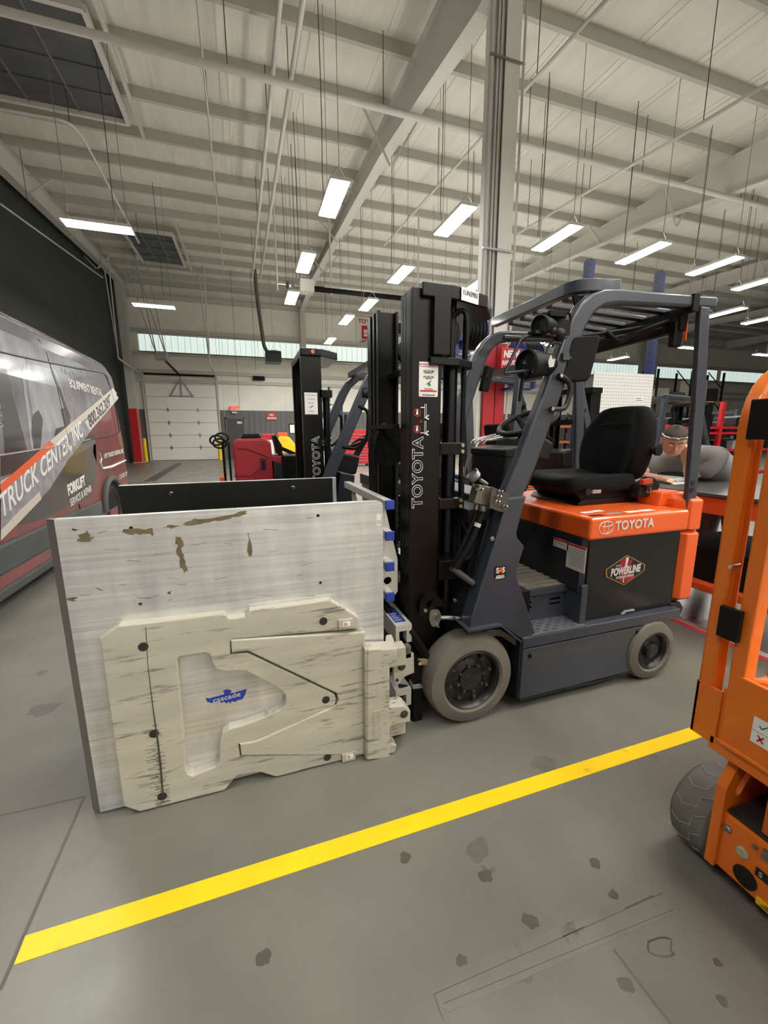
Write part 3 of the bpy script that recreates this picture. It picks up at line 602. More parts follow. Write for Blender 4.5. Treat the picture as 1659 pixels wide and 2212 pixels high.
# ---- hydraulic valve with gauge and hoses on the front side plate
vy = 1.60
vb = XZ([(1036, 1047), (1062, 1052), (1055, 1094), (1024, 1086)], vy)
valve = part(MB().prism(vb, 'y', vy, vy+.06), 'valve_block', mat('valve_steel', (132, 128, 118), .45, .8, var=.15, vscale=20), bevel=.003)
mb = MB().prism(XZ([(1060, 1050), (1098, 1068), (1091, 1102), (1082, 1106), (1055, 1096)], 1.575), 'y', 1.566, 1.574); part(mb, 'valve_bracket', mat('bracket_steel', (96, 95, 90), .4, .7), valve)
for u, v in ((1073, 1061), (1070, 1072), (1067, 1083), (1031, 1056), (1083, 1093)):
    q = WY(u, v, 1.574); mb = MB(); bolt(mb, q, (.3, -1, .05), .011, .02); mb.lathe([(.006, .02), (.006, .034), (.003, .036)], q, (.3, -1, .05), 10); part(mb, 'fitting', M_CHROME, valve)
gc = WY(1024, 1029, vy); mb = MB(); gax = Vector((-.65, .10, .60)); mb.lathe([(.010, -.016), (.026, -.014), (.031, -.008), (.031, .008), (.034, .009), (.034, .016), (.030, .018), (.030, .014), (.001, .014)], gc, gax, 28); part(mb, 'pressure_gauge', M_STEEL, valve, smooth=30)
mb = MB(); mb.tube([gc+Vector((.03, .0, -.015)), WY(1052, 1046, vy)], .009, 10); mb.tube([gc+Vector((.0, .01, -.03)), WY(1030, 1052, vy)+Vector((0, .02, 0))], .008, 8); part(mb, 'gauge_pipe', M_STEEL, valve, smooth=40)
for k, (pts, r) in enumerate((([(1043, 1092), (1043, 1108), (1033, 1130), (1020, 1165), (1000, 1200), (983, 1228)], .014), ([(1030, 1090), (1028, 1105), (1022, 1125), (1010, 1155), (994, 1190), (978, 1225)], .012))):
    mb = MB(); mb.tube(smooth_path([WY(u, v, vy+.03*k) for u, v in pts], 5), r, 10); h = part(mb, 'hydraulic_hose', M_RUB, smooth=50)
    q = [WY(u, v, vy+.03*k) for u, v in pts]; mb = MB(); mb.tube([q[0], q[0].lerp(q[1], .7)], r*1.15, 8); part(mb, 'hose_fitting', M_STEEL, h, smooth=40)
    if k == 0:
        mb = MB(); mb.tube([q[2].lerp(q[3], .0), q[2].lerp(q[3], .22)], r*1.1, 10); part(mb, 'hose_tag', M_PAPER, h)
        for j in range(9):
            a = q[3].lerp(q[5], j/9.); mb = MB(); mb.tube([a, a+(q[5]-q[3]).normalized()*.012], r*1.15, 10); part(mb, 'spiral_guard', M_BLKM, h)
q0 = WY(976, 1224, 1.64); mb = MB(); mb.tube([WY(975, 1226, 1.64), WY(1022, 1260, 1.62)], .016, 10); part(mb, 'cowl_pipe', mat('pipe_grey', (70, 70, 66), .5), smooth=40)
mb = MB(); bolt(mb, WY(1061, 1163, 1.57), (0, -1, 0), .012, .014); bolt(mb, WY(981, 1295, 1.64), (0, -1, 0), .010, .014); part(mb, 'cowl_bolt', M_STEEL)
# tilt cylinder
tp = WY(939, 1333, 1.70); te = WY(1016, 1336, 1.67)
mb = MB(); mb.cyl(tp, te, .0135, 14); part(mb, 'tilt_rod', M_CHROME, smooth=40)
mb = MB(); mb.prism(rpoly(XZ([(929, 1318), (948, 1316), (953, 1332), (945, 1352), (933, 1354), (926, 1338)], 1.68), .012), 'y', 1.675, 1.685); ty = part(mb, 'tilt_yoke_plate', mat('yoke_zinc', (140, 138, 128), .45, .8))
mb = MB(); bolt(mb, WY(941, 1331, 1.675), (0, -1, 0), .015, .012); mb.lathe([(.007, 0), (.007, .02)], WY(943, 1350, 1.675), (0, -1, 0), 10); part(mb, 'yoke_bolt', M_CHROME, ty)
mb = plate(XZ([(920, 1284), (940, 1281), (958, 1300), (957, 1312), (940, 1310), (930, 1330), (922, 1345), (906, 1325), (908, 1300)], 1.69), [XZ([(922, 1300), (936, 1296), (928, 1312), (920, 1316)], 1.69)], 'y', 1.69, 1.73); part(mb, 'tilt_bracket', M_BLK)
mb = MB(); bolt(mb, WY(918, 1318, 1.69), (0, -1, 0), .009, .012); part(mb, 'bracket_nut', M_BRASS)
# ---------------------------------------------------------------- overhead guard of the clamp forklift
def ribbon(path, wd, y0, y1, mb=None):   # thick band along an XZ path
    L_, R2 = [], []; n = len(path)
    for i in range(n):
        a, b = Vector(path[max(i-1, 0)]), Vector(path[min(i+1, n-1)]); d = (b-a).normalized(); nn = Vector((-d.y, d.x)); w_ = wd[i] if isinstance(wd, list) else wd
        L_.append(Vector(path[i])+nn*w_/2); R2.append(Vector(path[i])-nn*w_/2)
    mb = mb or MB()
    for i in range(n-1):
        q = [L_[i], L_[i+1], R2[i+1], R2[i]]
    vs = [(p.x, y, p.y) for y in (y0, y1) for p in L_+R2[::-1]]; m = 2*n
    fs = [tuple([i, i+1, m-2-i, m-1-i]) for i in range(n-1)]+[tuple([m+j for j in (i, i+1, m-2-i, m-1-i)][::-1]) for i in range(n-1)]
    fs += [(i, m+i, m+(i+1) % m, (i+1) % m) for i in range(m)]
    return mb.add(vs, fs)
leg = [(1.135, 1.04), (1.24, 1.27), (1.38, 1.648), (1.445, 1.83), (1.475, 1.90), (1.51, 1.955), (1.555, 1.995), (1.61, 2.02), (1.70, 2.033), (1.894, 2.041), (2.35, 2.062)]
wid = [.105, .105, .10, .095, .09, .085, .078, .07, .064, .060, .058]
PXZ = ((2.328, 2.398, .98), (2.318, 2.387, 1.14), (2.286, 2.364, 1.54), (2.231, 2.300, 2.035))
for y0, y1 in ((1.60, 1.655), (2.42, 2.475)): part(ribbon(leg, wid, y0, y1), 'guard_side_frame', M_CHAR, bevel=.012, bseg=3, smooth=35)
for (y0, y1) in ((1.60, 1.632), (2.443, 2.475)):
    mb = MB(); mb.loft([[(a, y, z) for a, y in ((xa, y0), (xb, y0), (xb, y1), (xa, y1))] for xa, xb, z in PXZ]); ps = part(mb, 'guard_rear_post', M_CHAR, bevel=.008)
    if y0 < 2:
        mb = MB()
        for z in (1.09, 1.13): mb.cyl((2.34, y0, z), (2.34, y0-.006, z), .013, 14)
        part(mb, 'post_bolt', M_CHARD, ps)
        mb = MB(); mb.cyl((2.27, y0, 1.52), (2.27, y0-.01, 1.52), .008, 8); part(mb, 'post_clip', M_BLKM, ps)
fb = bend([(1.605, 2.50, 2.125), (1.475, 1.625, 2.062), (1.70, 1.625, 2.078)], .09, 5)
mb = MB(); rg = []
for i in range(len(fb)):
    d = (fb[min(i+1, len(fb)-1)]-fb[max(i-1, 0)]).normalized(); sd = d.cross(Vector((0, 0, 1))).normalized(); u2 = sd.cross(d); rg.append([fb[i]+sd*a*.0225+u2*b*.0275 for a, b in ((-1, -1), (1, -1), (1, 1), (-1, 1))])
mb.loft(rg); part(mb, 'guard_front_bar', M_CHAR, bevel=.004, smooth=35)
for k in range(5):
    y = 1.78+.14*k; mb = MB(); mb.bar((1.54+.02*k, y, 2.055+.008*k), (2.22, y, 2.05), .045, .02); part(mb, 'guard_slat', M_CHAR, bevel=.003)
part(MB().bar((2.20, 1.655, 1.985), (2.25, 2.43, 1.985), .05, .115), 'guard_rear_bar', M_BLKM, bevel=.006)
mb = MB(); mb.prism([(1.62, 2.005), (1.80, 2.015), (1.80, 2.035), (1.62, 2.03)], 'y', 2.40, 2.5); part(mb, 'guard_far_visor', M_CHAR, bevel=.006)
mb = MB(); mb.prism([(1.515, 2.05), (1.60, 2.05), (1.59, 1.97), (1.565, 1.93)], 'y', 1.70, 1.71); part(mb, 'guard_gusset', M_BLKM)
mb = MB(); mb.box(2.165, 2.205, 1.592, 1.665, 2.005, 2.085); part(mb, 'guard_clip', M_BLKM)
for k, dz in enumerate((0, -.03)):
    mb = MB(); mb.tube(smooth_path([(1.60, 1.90+.02*k, 1.90+dz), (1.85, 1.88, 1.935+dz), (2.1, 1.84, 1.975+dz), (2.24, 1.70, 2.0+dz)], 5), .010, 8); part(mb, 'guard_cable', M_RUB, smooth=50)
mb = MB(); mb.tube(smooth_path([(1.90, 1.86, 1.945), (1.97, 1.84, 1.90), (2.05, 1.82, 1.935), (2.17, 1.72, 1.985)], 5), .014, 8); part(mb, 'guard_cable_loop', M_RUB, smooth=50)
mb = MB(); mb.box(2.155, 2.215, 1.665, 1.70, 1.85, 1.985); rl = part(mb, 'rear_work_lamp', M_BLKM, bevel=.008)
part(MB().box(2.216, 2.224, 1.65, 1.665, 1.88, 1.97), 'lamp_edge', M_PRINTO, rl)
# near mirror
def rrect3(c, ax, ay, r=.02): return [Vector(c)+Vector(ax)*a+Vector(ay)*b for a, b in rpoly([(-1, -1), (1, -1), (1, 1), (-1, 1)], r)]
def slab(c, ax, ay, t, rr=.3):
    n = Vector(ax).cross(Vector(ay)).normalized(); R0 = rrect3(c, ax, ay, rr); return MB().loft([[p-n*t/2 for p in R0], [p+n*t/2 for p in R0]])
mr = part(slab((1.475, 1.575, 1.735), (.045, -.035, 0), (.022, 0, .098), .03), 'near_mirror', M_RUB, bevel=.005)
mb = MB(); mb.tube([(1.40, 1.60, 1.745), (1.47, 1.59, 1.735)], .008, 8); mb.box(1.385, 1.42, 1.585, 1.60, 1.73, 1.76); part(mb, 'mirror_bracket', M_CHAR, mr)
mr = part(slab((1.60, 2.56, 1.775), (.045, .03, 0), (.02, 0, .085), .03), 'far_mirror', M_RUB, bevel=.005)
mb = MB(); mb.tube([(1.50, 2.50, 1.79), (1.59, 2.54, 1.775)], .007, 8); mb.ball((1.59, 2.545, 1.775), .016); part(mb, 'mirror_bracket', M_BLKM, mr)
# grab handle
mb = MB(); mb.tube(bend([WY(u, v, 1.585) for u, v in ((1206, 812), (1218, 814), (1234, 832), (1230, 858), (1220, 884), (1190, 884))], .03), .0125, 10)
gh = part(mb, 'grab_handle', M_CHARD, smooth=50)
for q in (WY(1212, 812, 1.571), WY(1193, 884, 1.571)):
    mb = MB(); bolt(mb, q, (0, -1, 0), .008, .006, False); part(mb, 'handle_bolt', M_CHROME, gh)
# headlamps
def lamp(c, ax, R, ln, name):
    c, ax = Vector(c), Vector(ax).normalized(); mb = MB(); mb.lathe([(R*.45, ln), (R*.75, ln*.8), (R*.9, ln*.35), (R, .0), (R*1.06, -.02), (R*.95, -.025), (R*.9, -.004), (0.001, -.002)], c, ax, 26)
    o = part(mb, name, M_PLAST, smooth=40); mb = MB(); mb.lathe([(R*.88, -.004), (R*.5, -.008), (.001, -.01)], c, ax, 22); part(mb, 'lens', mat('lamp_lens', (120, 122, 126), .12, .9), o); return o
l1 = lamp((1.255, 1.58, 1.865), (.9, .35, .1), .042, .10, 'upper_headlamp')
mb = MB(); mb.tube(bend([(1.24, 1.56, 1.905), (1.33, 1.60, 1.93), (1.425, 1.60, 1.935), (1.42, 1.60, 1.87), (1.36, 1.60, 1.82)], .03), .006, 6); mb.bar((1.33, 1.60, 1.875), (1.42, 1.61, 1.87), .03, .06); mb.box(1.28, 1.37, 1.565, 1.60, 1.905, 1.925); part(mb, 'lamp_guard', M_BLKM, l1)
mb = MB(); mb.ball((1.35, 1.585, 1.835), .03); mb.ball((1.305, 1.58, 1.845), .022); part(mb, 'lamp_knuckle', M_PLAST, l1, smooth=60)
l2 = lamp((1.215, 1.60, 1.705), (.95, .18, .06), .062, .155, 'lower_headlamp')
mb = MB(); mb.tube(bend([(1.09, 1.60, 1.66), (1.17, 1.60, 1.82), (1.36, 1.60, 1.83)], .03), .007, 6); mb.tube(bend([(1.09, 1.60, 1.66), (1.24, 1.575, 1.68), (1.30, 1.575, 1.80), (1.37, 1.59, 1.80)], .04), .007, 6); mb.bar((1.21, 1.59, 1.835), (1.39, 1.60, 1.825), .05, .012); part(mb, 'lamp_guard', M_CHARD, l2)
mb = MB(); mb.tube([(1.185, 1.60, 1.64), (1.175, 1.60, 1.545)], .008, 6); part(mb, 'lamp_cable', M_RUB, l2)
o = part(MB().prism(rpoly([(1.275, 1.685), (1.30, 1.69), (1.305, 1.725), (1.29, 1.72), (1.28, 1.74), (1.268, 1.71)], .006), 'y', 1.541, 1.543), 'lamp_sticker', M_PAPER, l2)
mb = MB(); mb.lathe([(.045, 0), (.055, .07), (.03, .1)], (1.16, 2.46, 1.80), (.9, .2, 0), 20); part(mb, 'far_headlamp', M_PLAST, smooth=40)
mb = MB(); mb.tube([(1.03, 2.47, 1.60), (1.18, 2.47, 1.98)], .016, 8); part(mb, 'far_lamp_rod', M_CHROME, smooth=40)
# ---------------------------------------------------------------- mast
MASTM = mat('mast_black', (9, 9, 9), .3, spec=.35)
def channel(x0, x1, yo, yi, z0, z1, s_=1):
    t = .014; mb = MB(); a, b = sorted((yo, yo+s_*t)); mb.box(x0, x1, a, b, z0, z1); a, b = sorted((yo+s_*t, yi)); mb.box(x0, x0+.016, a, b, z0, z1); mb.box(x1-.016, x1, a, b, z0, z1); return mb
for s_, base in ((1, 1.72), (-1, 2.40)):
    zt_ = 2.01 if s_ > 0 else 2.05
    part(channel(.70, .845, base, base+s_*.065, .05, zt_, s_), 'outer_mast_rail', MASTM, bevel=.003)
    part(channel(.706, .838, base+s_*.07, base+s_*.115, .06, zt_+.005, s_), 'middle_mast_rail', MASTM, bevel=.003)
    part(channel(.712, .832, base+s_*.12, base+s_*.165, .07, zt_+.01, s_), 'inner_mast_rail', MASTM, bevel=.003)
tpl = [(.74, 1.70), (.89, 1.70), (1.10, 1.775), (1.215, 1.92), (1.215, 2.20), (1.10, 2.345), (.89, 2.42), (.76, 2.42), (.76, 2.37), (.98, 2.30), (1.02, 2.22), (1.02, 1.90), (.98, 1.82), (.74, 1.76)]
top = part(MB().prism(tpl, 'z', 1.972, 2.03), 'mast_top_tie', MASTM, bevel=.006)
a, b = Vector((.90, 1.70, 2.002)), Vector((1.10, 1.775, 2.002)); d = (b-a).normalized(); nn = Vector((d.y, -d.x, 0))
mb = MB(); mb.obox(a+d*.085+nn*.002, d*.058, nn*.0012, (0, 0, .027)); lb = part(mb, 'serial_label', M_PRINTW, top, label='white label reading 1UN3983')
text('print', '1UN3983', .028, a+d*.085+nn*.0036+Vector((0, 0, .006)), d, (0, 0, 1), M_PRINTB, lb, bold=.0004, xs=.92)
part(MB().prism([(.78, 1.70), (.92, 1.70), (1.03, 1.77), (1.03, 2.35), (.92, 2.42), (.78, 2.42)], 'z', 1.70, 1.735), 'mast_upper_tie', MASTM, bevel=.005)
part(MB().prism([(.79, 1.69), (.87, 1.69), (.87, 1.76), (.79, 1.76)], 'z', 1.74, 1.975), 'mast_head_block', MASTM, bevel=.004)
for y in (1.80, 2.32):
    mb = MB(); mb.cyl((.93, y, .25), (.93, y, 1.70), .034, 20); cy_ = part(mb, 'lift_cylinder', mat('cylinder_black', (10, 12, 20), .25, spec=.4), smooth=40)
    mb = MB(); mb.cyl((.93, y, 1.70), (.93, y, 1.97), .022, 16); part(mb, 'lift_rod', M_CHROME if y > 2 else MASTM, cy_, smooth=40)
    mb = MB(); mb.tube([(.985, y-.03, .75), (.985, y-.03, 1.94)], .012, 8); part(mb, 'mast_hose', M_RUB, smooth=40)
mb = MB(); mb.tube(smooth_path([(.985, 1.76, 1.20), (.99, 1.75, .98), (1.04, 1.73, .88), (1.02, 1.72, .80), (.95, 1.74, .77)], 6), .013, 8); part(mb, 'hose_loop', M_RUB, smooth=50)
mb = MB(); mb.tube(smooth_path([(.985, 1.77, 1.62), (.985, 1.76, 1.90), (.955, 1.77, 1.95), (.915, 1.79, 1.90), (.90, 1.80, 1.75)], 6), .011, 8); part(mb, 'hose_loop', M_RUB, smooth=50)
for y in (1.84, 2.28):
    mb = MB(); mb.lathe([(.03, -.02), (.075, -.02), (.075, -.012), (.06, -.01), (.06, .01), (.075, .012), (.075, .02), (.03, .02)], (.915, y, 1.865), (0, 1, 0), 30); part(mb, 'chain_pulley', MASTM, smooth=30)
cm = None
for x, y, za, zb in ((.955, 1.83, 1.76, 1.92), (.90, 1.885, .35, 1.30), (.80, 2.18, .55, 1.35)):
    n_ = int((zb-za)/.024); mb = MB()
    for k in range(n_): mb.box(x-.008, x+.008, y-.012 if k % 2 else y-.008, y+.012 if k % 2 else y+.008, za+.024*k, za+.024*k+.02)
    part(mb, 'lift_chain', mat('chain_steel', (70, 68, 64), .4, .7))
for z, h in ((1.335, .055), (1.075, .05)):
    br = part(MB().box(.845, .975, 1.715, 1.755, z-h/2, z+h/2), 'cylinder_clamp', MASTM, bevel=.003); mb = MB()
    for dz in (-.013, .015): bolt(mb, (.955, 1.715, z+dz), (0, -1, 0), .010, .012)
    part(mb, 'clamp_bolt', M_BRASS, br)
part(MB().box(.845, .985, 1.70, 1.80, .70, .80), 'lower_clamp_box', MASTM, bevel=.004)
part(MB().box(.72, .84, 1.79, 2.33, .10, .24).box(.80, .845, 1.79, 2.33, .62, .72), 'mast_lower_tie', MASTM)
mb = MB(); mb.lathe([(.02, -.025), (.05, -.025), (.11, -.022), (.11, -.012), (.095, -.01), (.095, .01), (.11, .012), (.11, .022), (.05, .025), (.02, .025)], (.73, 2.12, 1.345), (.25, 1, 0), 34); hp = part(mb, 'hose_pulley', M_RUB, smooth=30)
for k in range(10):
    a = 2*math.pi*k/10; mb = MB(); mb.bar((.725+.03*math.cos(a), 2.093, 1.345+.03*math.sin(a)), (.725+.09*math.cos(a), 2.093, 1.345+.09*math.sin(a)), .004, .008, up=(0, 1, 0)); part(mb, 'pulley_spoke', M_BLKM, hp)
for k in range(3):
    mb = MB(); mb.tube([(.655+.0*k, 2.10+.03*k, .5), (.64, 2.10+.03*k, 1.30), (.66, 2.1+.03*k, 1.40), (.72, 2.11+.03*k, 1.455)], .012, 8); part(mb, 'internal_hose', M_RUB, smooth=50)
part(MB().box(.66, .69, 1.84, 2.28, 1.43, 1.45), 'hose_guide', M_BLKM)
mb = MB(); mb.tube(smooth_path([(.98, 2.44, 1.36), (1.05, 2.45, 1.33), (1.12, 2.44, 1.24), (1.15, 2.42, 1.18)], 5), .01, 8); part(mb, 'far_hose', M_RUB, smooth=50)
# mast lettering and stickers (near rail face, y = 1.72)
yt = 1.7185
text('mast_lettering', 'TOYOTA', .0705, ((WY(903, 1020, yt).x), yt, WY(903, 1022, yt).z), (0, 0, 1), (-1, 0, 0), M_PRINTW, FK, outline=.0014, bold=.0016, xs=1.03, space=1.12)['label'] = 'white outlined TOYOTA letters running up the mast'
x0, x1 = WY(905, 820, yt).x, WY(946, 820, yt).x; z0, z1 = WY(925, 857, yt).z, WY(925, 782, yt).z
sk_ = part(MB().prism(rpoly([(x0, z0), (x1, z0), (x1, z1), (x0, z1)], .004, 2), 'y', yt-.001, yt+.0015), 'dealer_sticker', M_PRINTW)
xm, W_ = (x0+x1)/2, x1-x0; P = lambda f: Vector((xm, yt-.0018, z0+(z1-z0)*f))
def stick(s_, m_, parent, f, size, pf=P, xs=.8, **k): text('print', s_, size, pf(f), (1, 0, 0), (0, 0, 1), m_, parent, xs=xs, **k)
for f, s_, size, m_ in ((.925, 'LIFT TRUCK CENTER, INC', .0105, M_PRINTR), (.74, '(617) 676-7800', .011, M_PRINTB), (.69, 'SPRINGFIELD, MO', .007, M_PRINTB), (.57, '(316) 942-7465', .011, M_PRINTB), (.52, 'WICHITA, KS', .007, M_PRINTB), (.22, 'TOYOTA', .013, M_PRINTR), (.055, 'www.ltcenter.com', .011, M_PRINTB)): stick(s_, m_, sk_, f, size, xs=.75)
part(MB().box(xm-.04, xm+.04, yt-.002, yt, z0+.17*(z1-z0)-.004, z0+.17*(z1-z0)+.003), 'print_bar', M_PRINTR, sk_)
part(MB().box(xm-W_*.44, xm+W_*.44, yt-.002, yt, z0+.87*(z1-z0)-.001, z0+.87*(z1-z0)+.001), 'print_bar', M_PRINTR, sk_)
gcz = z0+.38*(z1-z0); mb = MB(); mb.prism([(xm-.016, gcz-.006), (xm-.004, gcz+.004), (xm+.008, gcz+.012), (xm+.016, gcz+.012), (xm+.006, gcz+.004), (xm+.012, gcz-.008), (xm-.002, gcz-.012), (xm-.002, gcz-.002)], 'y', yt-.002, yt); part(mb, 'leaf_print', M_PRINTGR, sk_)
# no-riding pictograms
for zc, nm in ((1.496, 0), (1.424, 1)):
    xc = .728; mb = MB(); mb.tube([(xc+.016*math.cos(a), yt, zc+.016*math.sin(a)) for a in [2*math.pi*k/20 for k in range(20)]], .0018, 5, closed=True); mb.bar((xc-.011, yt, zc+.011), (xc+.011, yt, zc-.011), .002, .0025); pg = part(mb, 'prohibition_sign', M_PRINTR)
    mb = MB(); mb.prism([(xc-.004, zc-.010), (xc+.003, zc-.008), (xc+.006, zc+.004), (xc-.001, zc+.006), (xc-.006, zc)], 'y', yt-.002, yt); mb.cyl((xc, yt-.002, zc+.010), (xc, yt, zc+.010), .004, 10); part(mb, 'figure_print', M_PRINTW, pg)
mb = MB()
for za, zb in ((1.402, 1.460), (1.472, 1.534)):
    mb.tube([(.765, yt, za), (.765, yt, zb), (.772, yt, zb), (.772, yt, za)], .0014, 4, closed=True); mb.bar((.745, yt, za+.006 if za < 1.45 else zb-.015), (.764, yt, za+.006 if za < 1.45 else zb-.015), .002, .004); mb.bar((.768, yt, za+.003), (.785, yt, za-.004), .002, .006); mb.bar((.768, yt, za+.003), (.785, yt, za+.014), .002, .005)
part(mb, 'forklift_pictogram', M_PRINTW)
mb = MB(); mb.prism([(.742, 1.454), (.752, 1.454), (.747, 1.465)], 'y', yt-.001, yt+.0005); part(mb, 'warning_triangle', M_PRINTR)
# ---------------------------------------------------------------- carton clamp
bars_z = (1.094, .952, .807, .661)
for z in bars_z:
    b_o = part(MB().box(.568, .606, 1.685, 2.50, z-.019, z+.019), 'backrest_bar', M_CLAMPC, bevel=.003)
    part(MB().box(.566, .608, 1.678, 1.692, z-.021, z+.021), 'blue_end_cap', M_BLUE, b_o, bevel=.003)
    part(MB().box(.566, .608, 2.494, 2.506, z-.021, z+.021), 'blue_end_cap', M_BLUE, b_o, bevel=.003)
up_px = [(824, 1090), (833, 1100), (842, 1140), (850, 1171), (859, 1209), (859, 1277), (853, 1285), (824, 1262)]
upx = XZ(up_px, 1.78); hc = WY(837.6, 1255, 1.78)
for y0 in (1.78, 2.34): part(plate(upx, [circ(hc.x, hc.z, .021)], 'y', y0, y0+.012), 'backrest_upright', M_CLAMPC)
mb = MB(); mb.box(.61, .64, 1.80, 2.34, .20, .55); part(mb, 'clamp_body', M_BLKM)
for z0_, z1_ in ((.435, .525), (.10, .19)):
    tk = part(plate([(.605, z0_), (.622, z0_), (.622, z1_-.03), (.66, z1_-.03), (.66, z0_), (.685, z0_), (.685, z1_), (.605, z1_)], [], 'y', 1.655, 2.46), 'slide_track', M_CLAMPC)
    part(MB().box(.624, .658, 1.70, 2.46, z0_+.005, z1_-.035), 'slide_bar', M_BLKM, tk)
    part(MB().box(.60, .625, 1.70, 2.46, z0_-.05, z0_), 'slide_lower_bar', mat('slide_dark', (58, 56, 52), .5, .4), tk)
    mb = MB(); mb.box(.648, .668, 1.62, 1.66, z0_-.06, z0_-.005); mb.box(.63, .668, 1.62, 1.66, z0_-.06, z0_-.04); part(mb, 'slide_hook', mat('hook_grey', (104, 100, 92), .5, .3), tk)
    if z0_ > .3:
        o = part(MB().box(.615, .668, 1.69, 1.86, z1_, z1_+.0012), 'rating_plate', M_BLUE, tk)
        for k in range(6): part(MB().box(.62+.0*k, .655-.006*(k % 3), 1.705+.024*k, 1.716+.024*k, z1_+.0012, z1_+.0018), 'print_line', M_PRINTG, o)
        mb = MB(); mb.box(.60, .70, 1.95, 2.05, z1_-.01, z1_+.03); part(mb, 'track_stop', mat('track_tan', (170, 158, 130), .6), tk)
c2 = lambda pts: crop(pts, 780, 1270, 5.67)
o = part(MB().prism(XZ(c2([(400, 920), (470, 850), (560, 820), (648, 800), (652, 1040), (560, 1080), (510, 1110), (480, 1160), (430, 1178), (402, 1150)]), 1.62), 'y', 1.62, 1.64), 'track_bracket', M_CLAMP, bevel=.003)
mb = MB(); q = WY(867.6, 1440, 1.62); bolt(mb, q, (0, -1, 0), .014, .010); mb.lathe([(.019, 0), (.019, .002)], q, (0, -1, 0), 18); bolt(mb, WY(857.6, 1469, 1.62), (0, -1, 0), .008, .004, False); part(mb, 'bracket_bolt', mat('dark_bolt', (74, 66, 56), .5, .5), o)
def hose(pts, y, r=.013, name='clamp_hose'): part(MB().tube(smooth_path([WY(u, v, y+.0) for u, v in pts], 5), r, 8), name, M_RUB, smooth=50)
hose([(888, 1362), (905, 1385), (921, 1412), (928, 1432), (928, 1455), (915, 1480)], 1.65); hose([(886, 1370), (902, 1395), (916, 1420), (922, 1440), (920, 1465), (905, 1490)], 1.67); hose([(862, 1482), (880, 1484), (900, 1490)], 1.68, .01); hose([(870, 1490), (885, 1500), (900, 1512)], 1.69, .009)
part(MB().prism(XZ([(892, 1420), (910, 1420), (912, 1565), (892, 1570)], 1.66), 'y', 1.655, 1.69), 'hose_mount_bar', M_BLKM, bevel=.002)
mb = MB(); mb.prism(XZ([(905, 1426), (935, 1424), (935, 1434), (905, 1436)], 1.64), 'y', 1.635, 1.655); o = part(mb, 'hose_strap', mat('strap_tan', (132, 116, 84), .6)); mb = MB(); bolt(mb, WY(906, 1431, 1.635), (0, -1, 0), .011, .012); part(mb, 'strap_bolt', M_CHROME, o)
mb = MB()
for k in range(3): mb.prism(XZ([(892, 1480+3*k), (917, 1477+3*k), (917, 1479+3*k), (892, 1482+3*k)], 1.65), 'y', 1.648, 1.70)
part(mb, 'cable_tie', M_PRINTG)
# near platen (outer face y = 1.57)
def platen_mat():
    m = bpy.data.materials.new('brushed_aluminium'); m.use_nodes = True; nt = m.node_tree; N, L = nt.nodes, nt.links; b = N['Principled BSDF']
    tc = N.new('ShaderNodeTexCoord'); b.inputs['Metallic'].default_value = .7; b.inputs['Roughness'].default_value = .42
    def nz(scale, st, det=6):
        mp = N.new('ShaderNodeMapping'); mp.inputs['Scale'].default_value = st; L.new(tc.outputs['Object'], mp.inputs[0]); n = N.new('ShaderNodeTexNoise'); n.inputs['Scale'].default_value = scale; n.inputs['Detail'].default_value = det; L.new(mp.outputs[0], n.inputs[0]); return n.outputs[0]
    r = N.new('ShaderNodeValToRGB'); e = r.color_ramp.elements; e[0].position, e[1].position = .32, .66; e[0].color = rgb((196, 196, 197)); e[1].color = rgb((246, 246, 245))
    a = N.new('ShaderNodeMath'); a.operation = 'MULTIPLY_ADD'; a.inputs[1].default_value = .5; L.new(nz(22, (.10, 1, 4.5)), a.inputs[0])
    h = N.new('ShaderNodeMath'); h.operation = 'MULTIPLY'; h.inputs[1].default_value = .5; L.new(nz(9, (1.2, 1, .3), 3), h.inputs[0]); L.new(h.outputs[0], a.inputs[2]); L.new(a.outputs[0], r.inputs[0]); L.new(r.outputs[0], b.inputs['Base Color'])
    rr = N.new('ShaderNodeMapRange'); rr.inputs[3].default_value = .27; rr.inputs[4].default_value = .46; L.new(nz(8, (.4, 1, 2)), rr.inputs[0]); L.new(rr.outputs[0], b.inputs['Roughness'])
    bp = N.new('ShaderNodeBump'); bp.inputs['Strength'].default_value = .05; bp.inputs['Distance'].default_value = .004; L.new(a.outputs[0], bp.inputs['Height']); L.new(bp.outputs[0], b.inputs['Normal'])
    return m
M_ALU = platen_mat()
px0, px1, pz0, pz1 = -.64, .517, .008, 1.134
holes_px = [(687, 1114), (692, 1259), (303, 1305), (283, 1141)]
hp = [circ(WY(u, v, 1.57).x, WY(u, v, 1.57).z, .0065, 12) for u, v in holes_px]
out = [(px0+.03, pz0), (px1, pz0), (px1, pz1-.02), (px1-.006, pz1-.006), (px1-.02, pz1), (px0+.03, pz1)]
pln = part(plate(out, hp, 'y', 1.57, 1.60), 'near_clamp_plate', M_ALU, label='large worn brushed aluminium clamp plate')
mb = MB(); mb.hexa([(px0, 1.592, pz0), (px0+.03, 1.57, pz0), (px0+.03, 1.60, pz0), (px0, 1.60, pz0), (px0, 1.592, pz1), (px0+.03, 1.57, pz1), (px0+.03, 1.60, pz1), (px0, 1.60, pz1)]); part(mb, 'chamfered_edge', mat('cut_aluminium', (150, 148, 145), .4, .7, var=.1, vscale=6, stretch=(1, 1, .3)), pln)
part(MB().box(px0+.01, px1-.03, 1.60, 1.608, pz0+.02, pz1-.004), 'rubber_face', M_RUB, pln)
M_GLUE = mat('glue_residue', (112, 98, 72), .8, var=.3, vscale=30)
c1 = lambda pts: crop(pts, 60, 1000, 1.8433)
random.seed(3)
